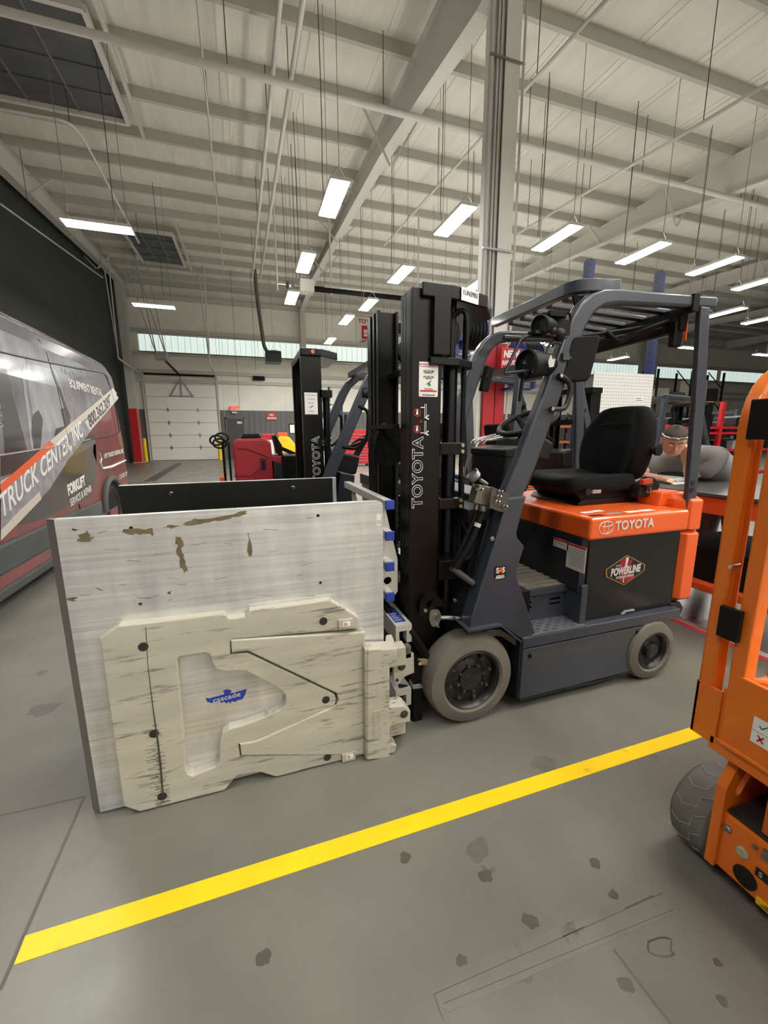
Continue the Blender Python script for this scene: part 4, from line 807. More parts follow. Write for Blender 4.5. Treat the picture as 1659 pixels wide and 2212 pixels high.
def blot(pts): 
    w_ = XZ(c1(pts), 1.5695); o_ = []
    for i in range(len(w_)):
        a, b = Vector(w_[i]), Vector(w_[(i+1) % len(w_)])
        for k in range(4): q = a.lerp(b, k/4); o_.append((q.x+random.uniform(-.006, .006), q.y+random.uniform(-.004, .004)))
    part(MB().prism(o_, 'y', 1.5692, 1.5705), 'glue_patch', M_GLUE, pln)
for pts in ([(198, 312), (212, 282), (235, 270), (250, 292), (262, 305), (225, 314)], [(378, 268), (490, 262), (500, 288), (430, 282), (378, 282)], [(540, 256), (580, 248), (608, 252), (570, 258)], [(622, 236), (660, 226), (760, 216), (870, 188), (872, 202), (800, 222), (720, 236), (650, 248), (622, 248)], [(590, 294), (606, 292), (616, 330), (622, 380), (640, 432), (618, 436), (605, 390), (592, 330)], [(874, 280), (884, 280), (892, 372), (880, 372)], [(148, 540), (195, 538), (190, 546), (160, 550)], [(552, 516), (572, 512), (566, 522)], [(170, 264), (200, 266), (196, 270)], [(270, 500), (308, 505), (290, 510)]): blot(pts)
for k in range(26):
    x, z = random.uniform(-.58, .3), random.uniform(.75, 1.1); l = random.uniform(.01, .06); mb = MB(); mb.bar((x, 1.5697, z), (x+l, 1.5697, z+random.uniform(-.012, .012)), .0008, random.uniform(.0008, .002), up=(0, 0, 1)); part(mb, 'scratch', mat('scratch_grey', (120, 116, 110), .6), pln)
def nohand(u, v, Y, par, s_=1.):
    q = WY(u, v, Y); o_ = part(MB().prism(rpoly([(q.x-.016*s_, q.z-.011*s_), (q.x+.016*s_, q.z-.011*s_), (q.x+.016*s_, q.z+.011*s_), (q.x-.016*s_, q.z+.011*s_)], .003, 2), 'y', Y-.001, Y+.0006), 'pinch_decal', M_PRINTW, par)
    mb = MB(); mb.tube([(q.x-.005*s_+.006*s_*math.cos(a), Y-.0012, q.z+.006*s_*math.sin(a)) for a in [2*math.pi*k/16 for k in range(16)]], .0012*s_, 4, closed=True); mb.bar((q.x-.009*s_, Y-.0012, q.z+.004*s_), (q.x-.001*s_, Y-.0012, q.z-.004*s_), .0015, .0018*s_); part(mb, 'print', M_PRINTR, o_)
q = WY(818, 1123, 1.57); o_ = part(MB().prism(rpoly([(q.x-.010, q.z-.024), (q.x+.008, q.z-.024), (q.x+.008, q.z+.024), (q.x-.010, q.z+.024)], .003, 2), 'y', 1.569, 1.5705), 'pinch_decal', M_PRINTW, pln)
mb = MB(); mb.tube([(q.x-.001+.006*math.cos(a), 1.5688, q.z-.008+.006*math.sin(a)) for a in [2*math.pi*k/16 for k in range(16)]], .0012, 4, closed=True); part(mb, 'print', M_PRINTR, o_)
# arm frame (outer face 1.525) and swivel arm (outer face 1.488)
fr = [(285, 700), (360, 650), (780, 602), (805, 622), (865, 612), (882, 590), (1205, 547), (1320, 618), (1322, 660), (815, 703), (806, 712), (808, 762), (875, 757), (1222, 922), (1229, 945), (1220, 968), (905, 1108), (840, 1122), (846, 1168), (1200, 1160), (1338, 1172), (1335, 1184), (990, 1258), (925, 1232), (835, 1245), (785, 1310), (445, 1390), (380, 1368)]
fh = [(595, 785), (605, 774), (705, 757), (724, 764), (735, 800), (748, 820), (775, 832), (865, 828), (1000, 900), (1025, 925), (1028, 950), (1018, 972), (1000, 988), (860, 1045), (800, 1060), (775, 1078), (764, 1105), (762, 1195), (748, 1210), (660, 1245), (640, 1240), (632, 1225)]
def gz(pl): return [(a, max(b, .006)) for a, b in pl]
frame = part(plate(gz(XZ(c1(fr), 1.525)), [XZ(c1(fh), 1.525)], 'y', 1.525, 1.57, bev=.005), 'arm_frame', M_CLAMP, label='pale grey cast arm frame with a T-shaped window')
for u, v in ((460, 732), (503, 1078), (535, 1327), (1177, 630), (1193, 1172), (1187, 943)):
    mb = MB(); q = WY(*c1([(u, v)])[0], 1.525); mb.lathe([(.0165, .0), (.0165, .0012), (.012, .0012)], q, (0, -1, 0), 20); mb.lathe([(.010, 0), (.010, .004), (.0055, .004), (.0055, .001)], q, (0, -1, 0), 14)
    part(mb, 'frame_bolt', mat('frame_bolt_dark', (62, 58, 52), .5, .4), frame, smooth=30)
a_, b_2 = WY(*c1([(470, 655)])[0], 1.5245), WY(*c1([(535, 1320)])[0], 1.5245)
mb = MB(); mid = [WY(*c1([p_])[0], 1.5245) for p_ in ((470, 655), (478, 800), (500, 985), (518, 1110), (528, 1200), (540, 1340))]; mb.tube(mid, [.0012, .001, .002, .0035, .004, .003], 6); part(mb, 'wear_crack', mat('wear_dark', (70, 64, 56), .8), frame)
for k in range(110):
    t = random.random()**.45; q = mid[0].lerp(mid[-1], .45+.55*t); q = WY(*c1([(488+45*t*1.0, 985+380*t)])[0], 1.5246); l = random.uniform(.008, .035); s_ = random.choice((-1, 1)); mb = MB(); mb.bar((q.x, 1.5247, max(.012, q.z)), (q.x+s_*l, 1.5247, max(.012, q.z+random.uniform(-.002, .004))), .0008, random.uniform(.001, .003), up=(0, 0, 1)); part(mb, 'wear_streak', mat('wear_streak_grey', (126, 120, 109), .8), frame)
for (u, v) in ((1268, 640), (1280, 1168)):
    q = WY(*c1([(u, v)])[0], 1.515); o_ = part(MB().box(q.x-.032, q.x+.028, 1.512, 1.526, q.z-.022, q.z+.018), 'stop_block', M_CLAMP, frame, bevel=.002); nohand(*c1([(u+2, v+1)])[0], 1.5115, frame)
arm = [(808, 708), (1345, 675), (1341, 738), (1368, 742), (1470, 738), (1472, 790), (1442, 805), (1440, 972), (1500, 966), (1524, 988), (1524, 1032), (1452, 1046), (1440, 1062), (1442, 1112), (1470, 1128), (1462, 1160), (1345, 1183), (1350, 1164), (850, 1168), (844, 1122), (910, 1112), (1230, 968), (1238, 945), (1230, 920), (878, 752), (812, 760)]
ARMO = part(plate(gz(XZ(c1(arm), 1.515)), [], 'y', 1.518, 1.568, bev=.005), 'swivel_arm', M_CLAMP, label='pale grey cast arm with two tongues')
part(plate(gz(XZ(c1([(1341, 740), (1368, 742), (1470, 738), (1472, 790), (1442, 805), (1440, 972), (1500, 966), (1524, 988), (1524, 1032), (1452, 1046), (1440, 1062), (1442, 1112), (1470, 1128), (1462, 1160), (1348, 1183)]), 1.49)), [], 'y', 1.49, 1.56, bev=.006), 'arm_hub', M_CLAMP, ARMO)
part(MB().prism(XZ(c1([(1352, 742), (1440, 742), (1440, 1170), (1352, 1180)]), 1.49), 'y', 1.486, 1.492), 'arm_rib', M_CLAMP, ARMO, bevel=.003)
q = WY(*c1([(1388, 1050)])[0], 1.486); text('cast_lettering', 'cascade', .034, (q.x, 1.4855, q.z), (0, 0, -1), (1, 0, 0), M_CLAMP, ARMO, ext=.0012, bold=.0008, xs=1.1)
part(plate([(q.x-.016, q.z-.08), (q.x+.016, q.z-.08), (q.x+.016, q.z+.075), (q.x-.016, q.z+.075)], [[(q.x-.0145, q.z-.0785), (q.x+.0145, q.z-.0785), (q.x+.0145, q.z+.0735), (q.x-.0145, q.z+.0735)]], 'y', 1.4845, 1.487), 'cast_border', M_CLAMP, ARMO)
q = WY(*c1([(1383, 893)])[0], 1.486); text('cast_lettering', '6833', .022, (q.x+.006, 1.4855, q.z), (0, 0, -1), (1, 0, 0), M_CLAMP, ARMO, ext=.0012); text('cast_lettering', '61180', .022, (q.x-.008, 1.4855, q.z), (0, 0, -1), (1, 0, 0), M_CLAMP, ARMO, ext=.0012)
mb = MB(); q = WY(*c1([(1498, 1000)])[0], 1.49); mb.lathe([(.018, 0), (.018, .003), (.014, .005), (.008, .005)], q, (0, -1, 0), 22); part(mb, 'pivot_pin', mat('dark_bolt', (74, 66, 56), .5, .5), ARMO, smooth=30)
for k in range(40):
    x, z = random.uniform(.47, .535), random.uniform(.03, .5); l = random.uniform(.006, .03); mb = MB(); mb.bar((x, 1.4855, z), (x+l, 1.4855, z), .0008, random.uniform(.001, .0035), up=(0, 0, 1)); part(mb, 'wear_streak', mat('wear_grey', (112, 106, 97), .8), ARMO)
part(MB().box(.50, .62, 1.56, 1.62, .03, .18), 'arm_slide_block', M_CLAMP, ARMO, bevel=.004); part(MB().box(.50, .62, 1.56, 1.62, .38, .47), 'arm_slide_block', M_CLAMP, ARMO, bevel=.004)
mb = MB(); cv = [(.49, 1.50), (.52, 1.51), (.55, 1.54), (.57, 1.58), (.58, 1.64), (.55, 1.64), (.53, 1.59), (.50, 1.56)]; mb.prism(cv, 'z', .455, .50); part(mb, 'arm_shoulder', M_CLAMP, ARMO, bevel=.006)
# cascade emblem on the plate, seen through the window
ye = 1.5692; bird = [(708, 935), (722, 938), (780, 922), (783, 912), (776, 908), (790, 902), (800, 902), (812, 908), (808, 918), (872, 900), (866, 922), (855, 940), (832, 946), (828, 952), (812, 948), (808, 958), (800, 952), (790, 958), (782, 950), (770, 956), (766, 950), (730, 956), (714, 950)]
eb = part(MB().prism(XZ(c1(bird), ye), 'y', ye-.0006, ye+.001), 'eagle_emblem', M_BLUE, pln, label='blue winged emblem lettered cascade')
q = WY(*c1([(792, 934)])[0], ye-.0012); text('print', 'cascade', .029, q, (1, 0, .075), (0, 0, 1), M_PAPER, eb, bold=.0003, xs=1.15)
# far platen with ribbed rubber face and its arm
fp = part(MB().box(-.675, .527, 2.545, 2.575, .01, 1.136), 'far_clamp_plate', M_ALU, bevel=.004)
M_RIBR = mat('ribbed_black_rubber', (17, 17, 18), .45)
rb = part(MB().box(-.672, .50, 2.535, 2.545, .02, 1.134), 'rubber_face', M_RIBR, fp)
for k in range(28): part(MB().box(-.67, .498, 2.533, 2.535, 1.125-.008*k, 1.129-.008*k), 'rubber_rib', M_RIBR, rb)
for u, v in ((370, 1066), (633, 1053)):
    q = WY(u, v, 2.534); mb = MB(); mb.lathe([(.011, 0), (.011, .003), (.006, .004), (.005, .001)], q, (0, -1, 0), 18); part(mb, 'plate_bolt', M_CHROME, fp, smooth=30)
part(MB().box(-.50, .60, 2.575, 2.62, .05, .60), 'far_arm', M_CLAMP, bevel=.006)
# ================================================================ wrapped van on the left
VAN = thing('delivery_van', 'tall service van wrapped in dark photo print with red flanks and a diagonal lettered band', 'van', (-2.95, 5.2, 0))
VX = -1.95
def off(z): 
    for (a, oa), (b, ob) in zip(((-1, 0), (1.3, 0), (1.95, .05), (2.35, .10), (2.55, .20), (2.66, .36), (9, .5)), ((1.3, 0), (1.95, .05), (2.35, .10), (2.55, .20), (2.66, .36), (9, .5))):
        if z <= b: return oa+(ob-oa)*(z-a)/(b-a)
    return .5
ZS = [.22, .30, .55, 1.30, 1.95, 2.35, 2.55, 2.66]
def vsec(y, top, ins=0., zb=.22):
    zs = [zb+(z-.22)*(top-zb)/(2.66-.22) for z in ZS]; k = (top-zb)/(2.66-.22)
    L_ = [(VX-off(z)-ins, y, zz) for z, zz in zip(ZS, zs)]; R2 = [(VX-2.02+off(z)+ins, y, zz) for z, zz in zip(ZS, zs)]
    mid = [(-2.6, y, top+.05*k), (-2.96, y, top+.06*k), (-3.3, y, top+.05*k)]
    return L_+mid+R2[::-1]
M_WRAP = mat('van_red_wrap', (118, 34, 36), .35, coat=.5, var=.35, vscale=1.3, dirt=(60, 50, 50), dirt_t=.58, dscale=1.6)
mb = MB(); mb.loft([vsec(2.05, .95, .15, .35), vsec(2.25, 1.15, .04, .3), vsec(3.05, 1.38, .0), vsec(3.75, 2.30, .02), vsec(4.25, 2.62), vsec(5.2, 2.66), vsec(6.2, 2.66), vsec(7.2, 2.66), vsec(7.95, 2.65, .01), vsec(8.12, 2.60, .06)])

body = part(mb, 'van_body', M_WRAP, VAN, smooth=28)
def decal(name, yz, m, lift=.003, parent=VAN, X=None):
    me = bpy.data.meshes.new(name); bm = bmesh.new(); n = len(yz)
    f = bm.faces.new([bm.verts.new((0, a, b)) for a, b in yz]); bmesh.ops.triangulate(bm, faces=[f])
    for z in (1.3, 1.5, 1.7, 1.95, 2.15, 2.35, 2.45, 2.55, 2.6, 2.66): bmesh.ops.bisect_plane(bm, geom=bm.verts[:]+bm.edges[:]+bm.faces[:], plane_co=(0, 0, z), plane_no=(0, 0, 1))
    o_ = Vector(root_loc(parent))
    for v in bm.verts: v.co = Vector((VX-off(v.co.z)+lift, v.co.y, v.co.z))-o_
    bmesh.ops.recalc_face_normals(bm, faces=bm.faces)
    if sum((f.normal.x for f in bm.faces)) < 0: bmesh.ops.reverse_faces(bm, faces=bm.faces)
    r = bmesh.ops.extrude_face_region(bm, geom=bm.faces[:]); 
    bmesh.ops.translate(bm, verts=[v for v in r['geom'] if isinstance(v, bmesh.types.BMVert)], vec=(.001, 0, 0))
    bm.to_mesh(me); bm.free(); me.materials.append(m); o = bpy.data.objects.new(name, me); COL.objects.link(o); o.parent = parent; return o
V = lambda pts, X=VX: YZ(pts, X)
def vw(p): p.x = VX-off(p.z)+.0055; return p
M_PHOTO = mat('photo_wrap_grey', (118, 115, 127), .22, coat=.8, var=.5, vscale=2.2, stretch=(1, 1.2, .6), dirt=(44, 44, 48), dirt_t=.55, dscale=2.2)
M_PHOTOL = mat('photo_wrap_light', (150, 150, 158), .22, coat=.8, var=.25, vscale=4, stretch=(1, 2, .5))
M_VBLK = mat('van_print_black', (34, 32, 33), .3, coat=.5, var=.3, vscale=2)
ph = decal('photo_wrap_panel', [(3.9, .90), (8.10, 2.13), (8.10, 2.50), (7.9, 2.62), (5.0, 2.64), (4.3, 2.60), (3.8, 2.2)], M_PHOTO, .0015)
decal('photo_print_patch', V([(58, 800), (64, 785), (125, 800), (150, 915), (110, 950), (66, 975)], -2.0), M_PHOTOL, .0025)
decal('photo_print_mast', V([(0, 800), (8, 775), (20, 800), (50, 978), (0, 984)], -1.98), M_VBLK, .003)
decal('photo_print_post', V([(52, 812), (58, 790), (66, 972), (58, 974)], -1.98), M_PHOTOL, .0035)
for pts in ([(66, 972), (64, 930), (72, 895), (84, 885), (92, 905), (86, 940), (80, 972)], [(114, 942), (118, 926), (138, 920), (132, 885), (142, 880), (152, 912), (128, 940)], [(120, 800), (126, 800), (154, 905), (148, 910)]): decal('photo_print_shape', V(pts, -1.97), M_VBLK, .0036)
text('print', 'TOYOTA', .13, (0, 4.40, 1.72), (0, -.22, -1), (0, 1, -.22), M_PAPER, VAN, warp=vw, xs=1.)
decal('black_print_panel', V([(30, 1135), (105, 1050), (152, 988), (178, 950), (205, 938), (200, 975), (208, 1000), (206, 1030), (196, 1072), (150, 1090), (110, 1112), (70, 1128)]), M_VBLK, .003)
decal('belt_trim', V([(0, 985), (75, 972), (100, 968), (40, 1018), (0, 1030)]), M_VBLK, .003)
decal('belt_trim', V([(148, 973), (205, 945), (206, 958), (150, 990)]), mat('van_belt_grey', (88, 88, 86), .35, coat=.4), .004)
decal('white_panel_print', V([(0, 1040), (34, 1020), (40, 1022), (0, 1055)]), M_PAPER, .0034)
M_BAND = mat('van_band_grey', (140, 139, 145), .4, coat=.3, var=.35, vscale=9)
lo = [(0, 1168), (40, 1128), (105, 1058), (150, 988), (200, 928), (264, 860)]
decal('diagonal_band', V([(0, 1062), (60, 1012), (112, 966), (190, 900), (256, 840), (264, 860), (200, 928), (150, 988), (105, 1058), (40, 1128), (0, 1168)]), M_BAND, .0045)
decal('orange_stripe', V([(0, 1045), (60, 994), (108, 952), (118, 962), (62, 1012), (0, 1066)]), M_PRINTO, .0052)
decal('pale_stripe', V([(108, 952), (190, 888), (255, 838), (262, 850), (190, 903), (118, 962)]), mat('van_cream', (206, 198, 184), .4, coat=.3), .0052)
decal('pale_stripe', V([(0, 1168), (40, 1128), (88, 1078), (84, 1062), (38, 1106), (0, 1146)]), MATS['van_cream'], .0052)
decal('white_band_end', V([(186, 912), (255, 846), (264, 860), (196, 930)]), M_PAPER, .0054)
def fittext(name, s_, y0, z0, y1, z1, hgt, m_, right=True, **k):
    me = textmesh(s_, 1., align='LEFT', **k); xs = [v.co.x for v in me.vertices]; ys = [v.co.y for v in me.vertices]; wd = max(xs)-min(xs); ht = max(ys)-min(ys); L_ = math.hypot(y1-y0, z1-z0)
    d = Vector((0, y1-y0, z1-z0)).normalized(); u = Vector((0, 0, 1)); o_ = Vector(root_loc(VAN))
    for v in me.vertices:
        p = Vector((0, y0, z0))+d*((v.co.x-min(xs))/wd*L_)+u*((v.co.y-min(ys))/ht*hgt); lift = .006+v.co.z; p.x = VX-off(p.z)+lift; v.co = p-o_
    o = bpy.data.objects.new(name, me); COL.objects.link(o); me.materials.append(m_); me.name = name; o.parent = VAN; return o
fittext('band_lettering', 'LIFT TRUCK CENTER, INC', 3.64, .555, 6.20, 1.38, .22, M_PRINTW, bold=.012, shear=.15)['label'] = 'white LIFT TRUCK CENTER, INC lettering on the band'
fittext('phone_lettering', '800.362.3097', 6.48, 1.50, 7.75, 1.90, .17, M_PRINTB, bold=.03)
fittext('service_lettering', 'FORKLIFT', 5.45, .735, 6.00, .80, .13, M_PRINTW, bold=.05)
fittext('service_lettering', 'SERVICE & REPAIR', 5.47, .61, 6.18, .70, .085, M_PRINTW, bold=.01)
fittext('rental_lettering', 'EQUIPMENT RENTAL', 6.12, 1.97, 7.35, 1.96, .13, M_PAPER, bold=.04)
fittext('rental_lettering', 'LIFT TRUCK', 6.0, 2.14, 6.9, 2.14, .06, M_PHOTOL, bold=.02)
fittext('company_lettering', 'LIFT TRUCK CENTER, INC', 6.85, 1.075, 7.85, 1.12, .075, M_PRINTW, bold=.02)
fittext('web_lettering', 'LTCENTER.COM', 7.42, .72, 7.9, .75, .07, M_PAPER, bold=.01)
mb = MB(); lg = V([(214, 977), (218, 990), (216, 1000), (220, 1012), (240, 1008), (271, 994)]); mb.tube([(VX+.006, a, b) for a, b in lg], [.006, .012, .012, .016, .02, .01], 6); part(mb, 'logo_swoosh', M_PRINTW, VAN)
# seams, cladding, sills
M_SEAM = mat('van_seam', (22, 22, 24), .4)
def seam(yz, r=.008, m_=None): part(MB().tube([(VX-off(z)+.002, y, z) for y, z in smooth_path([Vector((*p, 0)) for p in yz], 4) for y, z in [(y, z)]] if False else [(VX-off(b)+.002, a, b) for a, b in [(q.x, q.y) for q in smooth_path([Vector((a, b, 0)) for a, b in yz], 4)]], r, 6), 'body_seam', m_ or M_SEAM, VAN, smooth=50)
seam([(4.2, 2.12), (5.0, 2.16), (6.5, 2.27), (7.6, 2.36), (7.8, 2.33), (7.85, 2.2)], .012)
seam([(7.85, 2.2), (7.87, 1.95), (7.83, 1.55), (7.75, 1.45), (7.3, 1.40), (6.4, 1.36)], .008)
seam([(3.9, 1.235), (5.0, 1.28), (6.4, 1.36)], .010, M_PHOTOL); seam([(4.0, 2.50), (6.0, 2.53), (7.9, 2.54)], .010, M_PHOTOL)
seam([(5.70, 2.45), (5.72, 1.9), (5.68, 1.3)], .006); seam([(5.72, .60), (5.75, .45), (5.85, .3)], .006)
M_CLAD = mat('van_cladding', (78, 82, 80), .7, var=.15, vscale=4)
part(MB().box(VX-.02, VX+.03, 2.9, 6.42, .30, .54), 'lower_cladding', M_CLAD, VAN, bevel=.02)
part(MB().box(VX-.02, VX+.03, 7.45, 8.05, .30, .56), 'lower_cladding', M_CLAD, VAN, bevel=.02)
part(MB().box(VX-.05, VX+.008, 2.9, 6.4, .19, .30), 'red_sill', M_WRAP, VAN, bevel=.01)
part(MB().box(VX-.12, VX+.02, 2.9, 6.4, .10, .19), 'sill_step', M_CLAD, VAN, bevel=.02)
part(MB().box(-3.88, -2.02, 8.08, 8.20, .35, .60), 'rear_bumper', M_CLAD, VAN, bevel=.03)
M_GLASS = mat('van_glass', (18, 20, 22), .06, coat=.5)
mb = MB(); mb.hexa([(-2.1, 3.03, 1.40), (-3.82, 3.03, 1.40), (-3.82, 3.05, 1.43), (-2.1, 3.05, 1.43), (-2.22, 3.70, 2.24), (-3.7, 3.70, 2.24), (-3.7, 3.72, 2.26), (-2.22, 3.72, 2.26)]); part(mb, 'windscreen', M_GLASS, VAN)
for y in (7.0, 3.05):
    for x, s_ in ((VX+.012, 1), (VX-2.03, -1)):
        mb = MB(); mb.lathe([(.19, .02), (.22, .0), (.31, .0), (.34, .03), (.345, .1), (.34, .19), (.30, .22), (.2, .22)], (x, y, .345), (-s_, 0, 0), 36, True); tr_ = part(mb, 'tire', M_RUB, VAN, smooth=40)
        mb = MB(); mb.lathe([(.195, .015), (.19, .03), (.12, .05), (.07, .03), (.05, .03)], (x, y, .345), (-s_, 0, 0), 28); part(mb, 'wheel_disc', mat('wheel_silver', (150, 150, 152), .35, .8), tr_, smooth=40)
    pts = [(VX+.005, y+.44*math.cos(a), .345+.44*math.sin(a)) for a in [math.pi*k/14 for k in range(15)]]
    part(MB().tube(pts, .05, 8), 'wheel_arch', M_CLAD, VAN, smooth=50)
    mb = MB(); mb.prism([(y+.41*math.cos(a), .345+.41*math.sin(a)) for a in [math.pi*k/14 for k in range(15)]], 'x', VX-.1, VX+.004); part(mb, 'arch_shadow_liner', M_BLKM, VAN)
# ================================================================ orange lift on the right
LF = thing('platform_lift', 'bright orange compact platform lift with padded guardrails and a grey treaded wheel', 'platform lift', (1.9, .3, 0))
lp = lambda mb, name, m=M_LIFTOR, par=LF, **k: part(mb, name, m, par, **k)
LX = 1.29
# base
lp(MB().box(LX+.01, 2.55, -.05, .665, .085, .275), 'base_body', bevel=.006)
lp(MB().box(LX+.02, 2.5, -.03, .66, .275, .285), 'base_mat', mat('lift_black_mat', (38, 37, 36), .75, bump=.2, bscale=80))
wp = [(1.29, .08), (1.29, .355), (1.345, .452), (1.62, .452), (1.62, .08)]
sl = [(1.325+.085*t+.0, .345+.085*t) for t in (0, 1)]
def slot2(a, b, r, n=6):
    a, b = Vector(a), Vector(b); d = (b-a).normalized(); an = math.atan2(d.y, d.x)
    return [(b.x+r*math.cos(an-math.pi/2+math.pi*k/n), b.y+r*math.sin(an-math.pi/2+math.pi*k/n)) for k in range(n+1)]+[(a.x+r*math.cos(an+math.pi/2+math.pi*k/n), a.y+r*math.sin(an+math.pi/2+math.pi*k/n)) for k in range(n+1)]
lp(plate(wp, [slot2((1.35, .335), (1.40, .405), .017)], 'y', .664, .690), 'side_cheek_plate')
lp(plate(wp, [slot2((1.35, .335), (1.40, .405), .017)], 'y', -.075, -.05), 'side_cheek_plate')
for yy, nm in ((.69, 1), (-.20, 0)):
    for xc in (1.43, 2.35):
        c = (xc, yy, .145); mb = MB(); mb.lathe([(.085, .012), (.095, .0), (.125, .0), (.142, .018), (.146, .05), (.146, .085), (.142, .115), (.125, .13), (.09, .13)], c, (0, 1, 0), 48, True); tw = lp(mb, 'tire', mat('grey_lift_tire', (104, 102, 95), .75, var=.06, vscale=8), smooth=35)
        mb = MB(); mb.lathe([(.088, .01), (.08, .04), (.03, .05), (.03, .09), (.088, .12)], c, (0, 1, 0), 24); lp(mb, 'hub', M_BLKM, tw, smooth=35)
        if nm and xc < 2:
            gm = mat('tread_groove', (150, 148, 140), .8)
            R_t = .1472
            for k in range(14):
                a0 = 2*math.pi*k/14; P = lambda a, h: (xc+R_t*math.cos(a), yy+h, .145+R_t*math.sin(a)); da = 2*math.pi/14
                o2 = da/2 if k % 2 else 0
                lp(MB().tube([P(a0, .02), P(a0+da*.35, .05), P(a0+da*.85, .05), P(a0+da*1.15, .085), P(a0+da*.9, .11)], .0016, 4), 'tread_groove', gm, tw)
# front panel fittings
def disc(y, z, r, m_, name, t=.008): mb = MB(); mb.lathe([(r, 0), (r, t*.6), (r*.8, t), (.001, t)], (LX+.01, y, z), (-1, 0, 0), 24); return lp(mb, name, m_, smooth=30)
disc(.588, .128, .030, M_PLAST, 'horn_cover'); disc(.605, .197, .016, mat('lamp_clear', (170, 168, 140), .2), 'marker_lamp'); disc(.648, .232, .011, M_STEEL, 'panel_bolt'); disc(.58, .245, .006, M_STEEL, 'panel_bolt')
o = lp(MB().box(LX+.006, LX+.011, .525, .568, .165, .19), 'warning_plate', M_PRINTB); text('print', 'S', .022, (LX+.005, .555, .178), (0, -1, 0), (0, 0, 1), M_PAPER, o)
o = lp(MB().box(LX+.006, LX+.011, .49, .555, .083, .105), 'yellow_label', M_YEL)
for k in range(3): lp(MB().box(LX+.005, LX+.006, .50, .545-.006*k, .088+.005*k, .090+.005*k), 'print_line', M_PRINTB, o)
lp(MB().box(LX+.0, LX+.02, .50, .56, .235, .262), 'latch_plate', M_STEEL)
# platform
lp(MB().box(LX, LX+.012, .714, .787, .469, .645).box(LX, LX+.09, .775, .787, .469, .645), 'corner_kick_plate', bevel=.003)
lp(MB().box(LX+.006, 2.45, .703, .716, .50, .66), 'platform_side_board', bevel=.003)
lp(MB().box(LX-.004, LX+.010, -.08, .703, .497, .722), 'platform_end_board', bevel=.004)
mb = MB(); mb.cyl((LX-.004, -.08, .497), (LX-.004, .703, .497), .008, 10); lp(mb, 'rolled_lip', smooth=40)
lp(MB().box(LX+.01, 2.45, -.08, .70, .462, .500), 'platform_floor')
lp(MB().box(LX+.0, LX+.03, -.08, .73, .45, .497), 'platform_front_beam', bevel=.004)
lp(MB().box(LX+.02, 2.4, .05, .58, .29, .455), 'lift_housing', mat('lift_dark_orange', (196, 92, 14), .45), bevel=.006)
mb = MB()
for k in range(3): mb.cyl((LX+.05+.1*k, .68, .70-.02*k), (LX+.35+.1*k, .45, .73-.02*k), .010, 8)
for k in range(3):
    mb = MB(); mb.cyl((LX+.06+.09*k, .69, .69), (LX+.40+.09*k, .40, .70), .010, 8); lp(mb, 'entry_bar', smooth=40)
sg = lp(MB().box(LX-.0065, LX-.004, .545, .628, .555, .632), 'instruction_label', M_PRINTW, bevel=.001)
lp(MB().box(LX-.0072, LX-.0065, .545, .628, .592, .5935), 'label_line', M_PRINTG, sg)
mb = MB(); mb.bar((LX-.0072, .612, .613), (LX-.0072, .606, .606), .001, .003); mb.bar((LX-.0072, .606, .606), (LX-.0072, .592, .622), .001, .003); lp(mb, 'check_mark', M_PRINTGR, sg)
mb = MB(); mb.bar((LX-.0072, .612, .584), (LX-.0072, .598, .566), .001, .004); mb.bar((LX-.0072, .598, .584), (LX-.0072, .612, .566), .001, .004); lp(mb, 'cross_mark', M_PRINTR, sg)
# guardrail posts: a tall inverted U and a second post
def rail(y, x0, x1, zt, wx, wy, r, z0=.55):
    p = bend([(x0, y, z0), (x0, y, zt), (x1, y, zt), (x1, y, z0)], r, 7); mb = MB(); rings = []
    for i, q in enumerate(p):
        a, b = p[max(i-1, 0)], p[min(i+1, len(p)-1)]; d = (b-a).normalized(); n_ = Vector((d.z, 0, -d.x)); s_ = Vector((0, 1, 0))
        rings.append([q+n_*a2*wx/2+s_*b2*wy/2 for a2, b2 in ((-1, -1), (1, -1), (1, 1), (-1, 1))])
    mb.loft(rings); return mb
lp(rail(.765, LX+.03, 2.40, 1.565, .055, .042, .16), 'guardrail', bevel=.008, bseg=3, smooth=35)
lp(rail(.715, LX+.075, 2.35, 1.52, .04, .036, .14, .645), 'inner_guardrail', bevel=.006, bseg=3, smooth=35)
lp(MB().box(LX-.002, LX+.05, .667, .706, .70, 1.50), 'gate_post', bevel=.006)
lp(MB().box(LX-.002, LX+.05, .02, .06, .70, 1.50), 'gate_post', bevel=.006)
lp(MB().box(LX+.0, LX+.05, .02, .706, 1.46, 1.50), 'gate_top_rail', bevel=.006)
for (ya, yb_, za, zb) in ((.56, .748, 1.383, 1.487), (.69, .745, .818, .912)): lp(MB().box(LX-.020, LX-.003, ya, yb_, za, zb), 'rubber_pad', M_RUB, bevel=.003)
mb = MB(); mb.cyl((LX+.02, .735, 1.03), (LX-.02, .735, 1.03), .006, 8); lp(mb, 'locking_pin', M_CHROME, smooth=40)
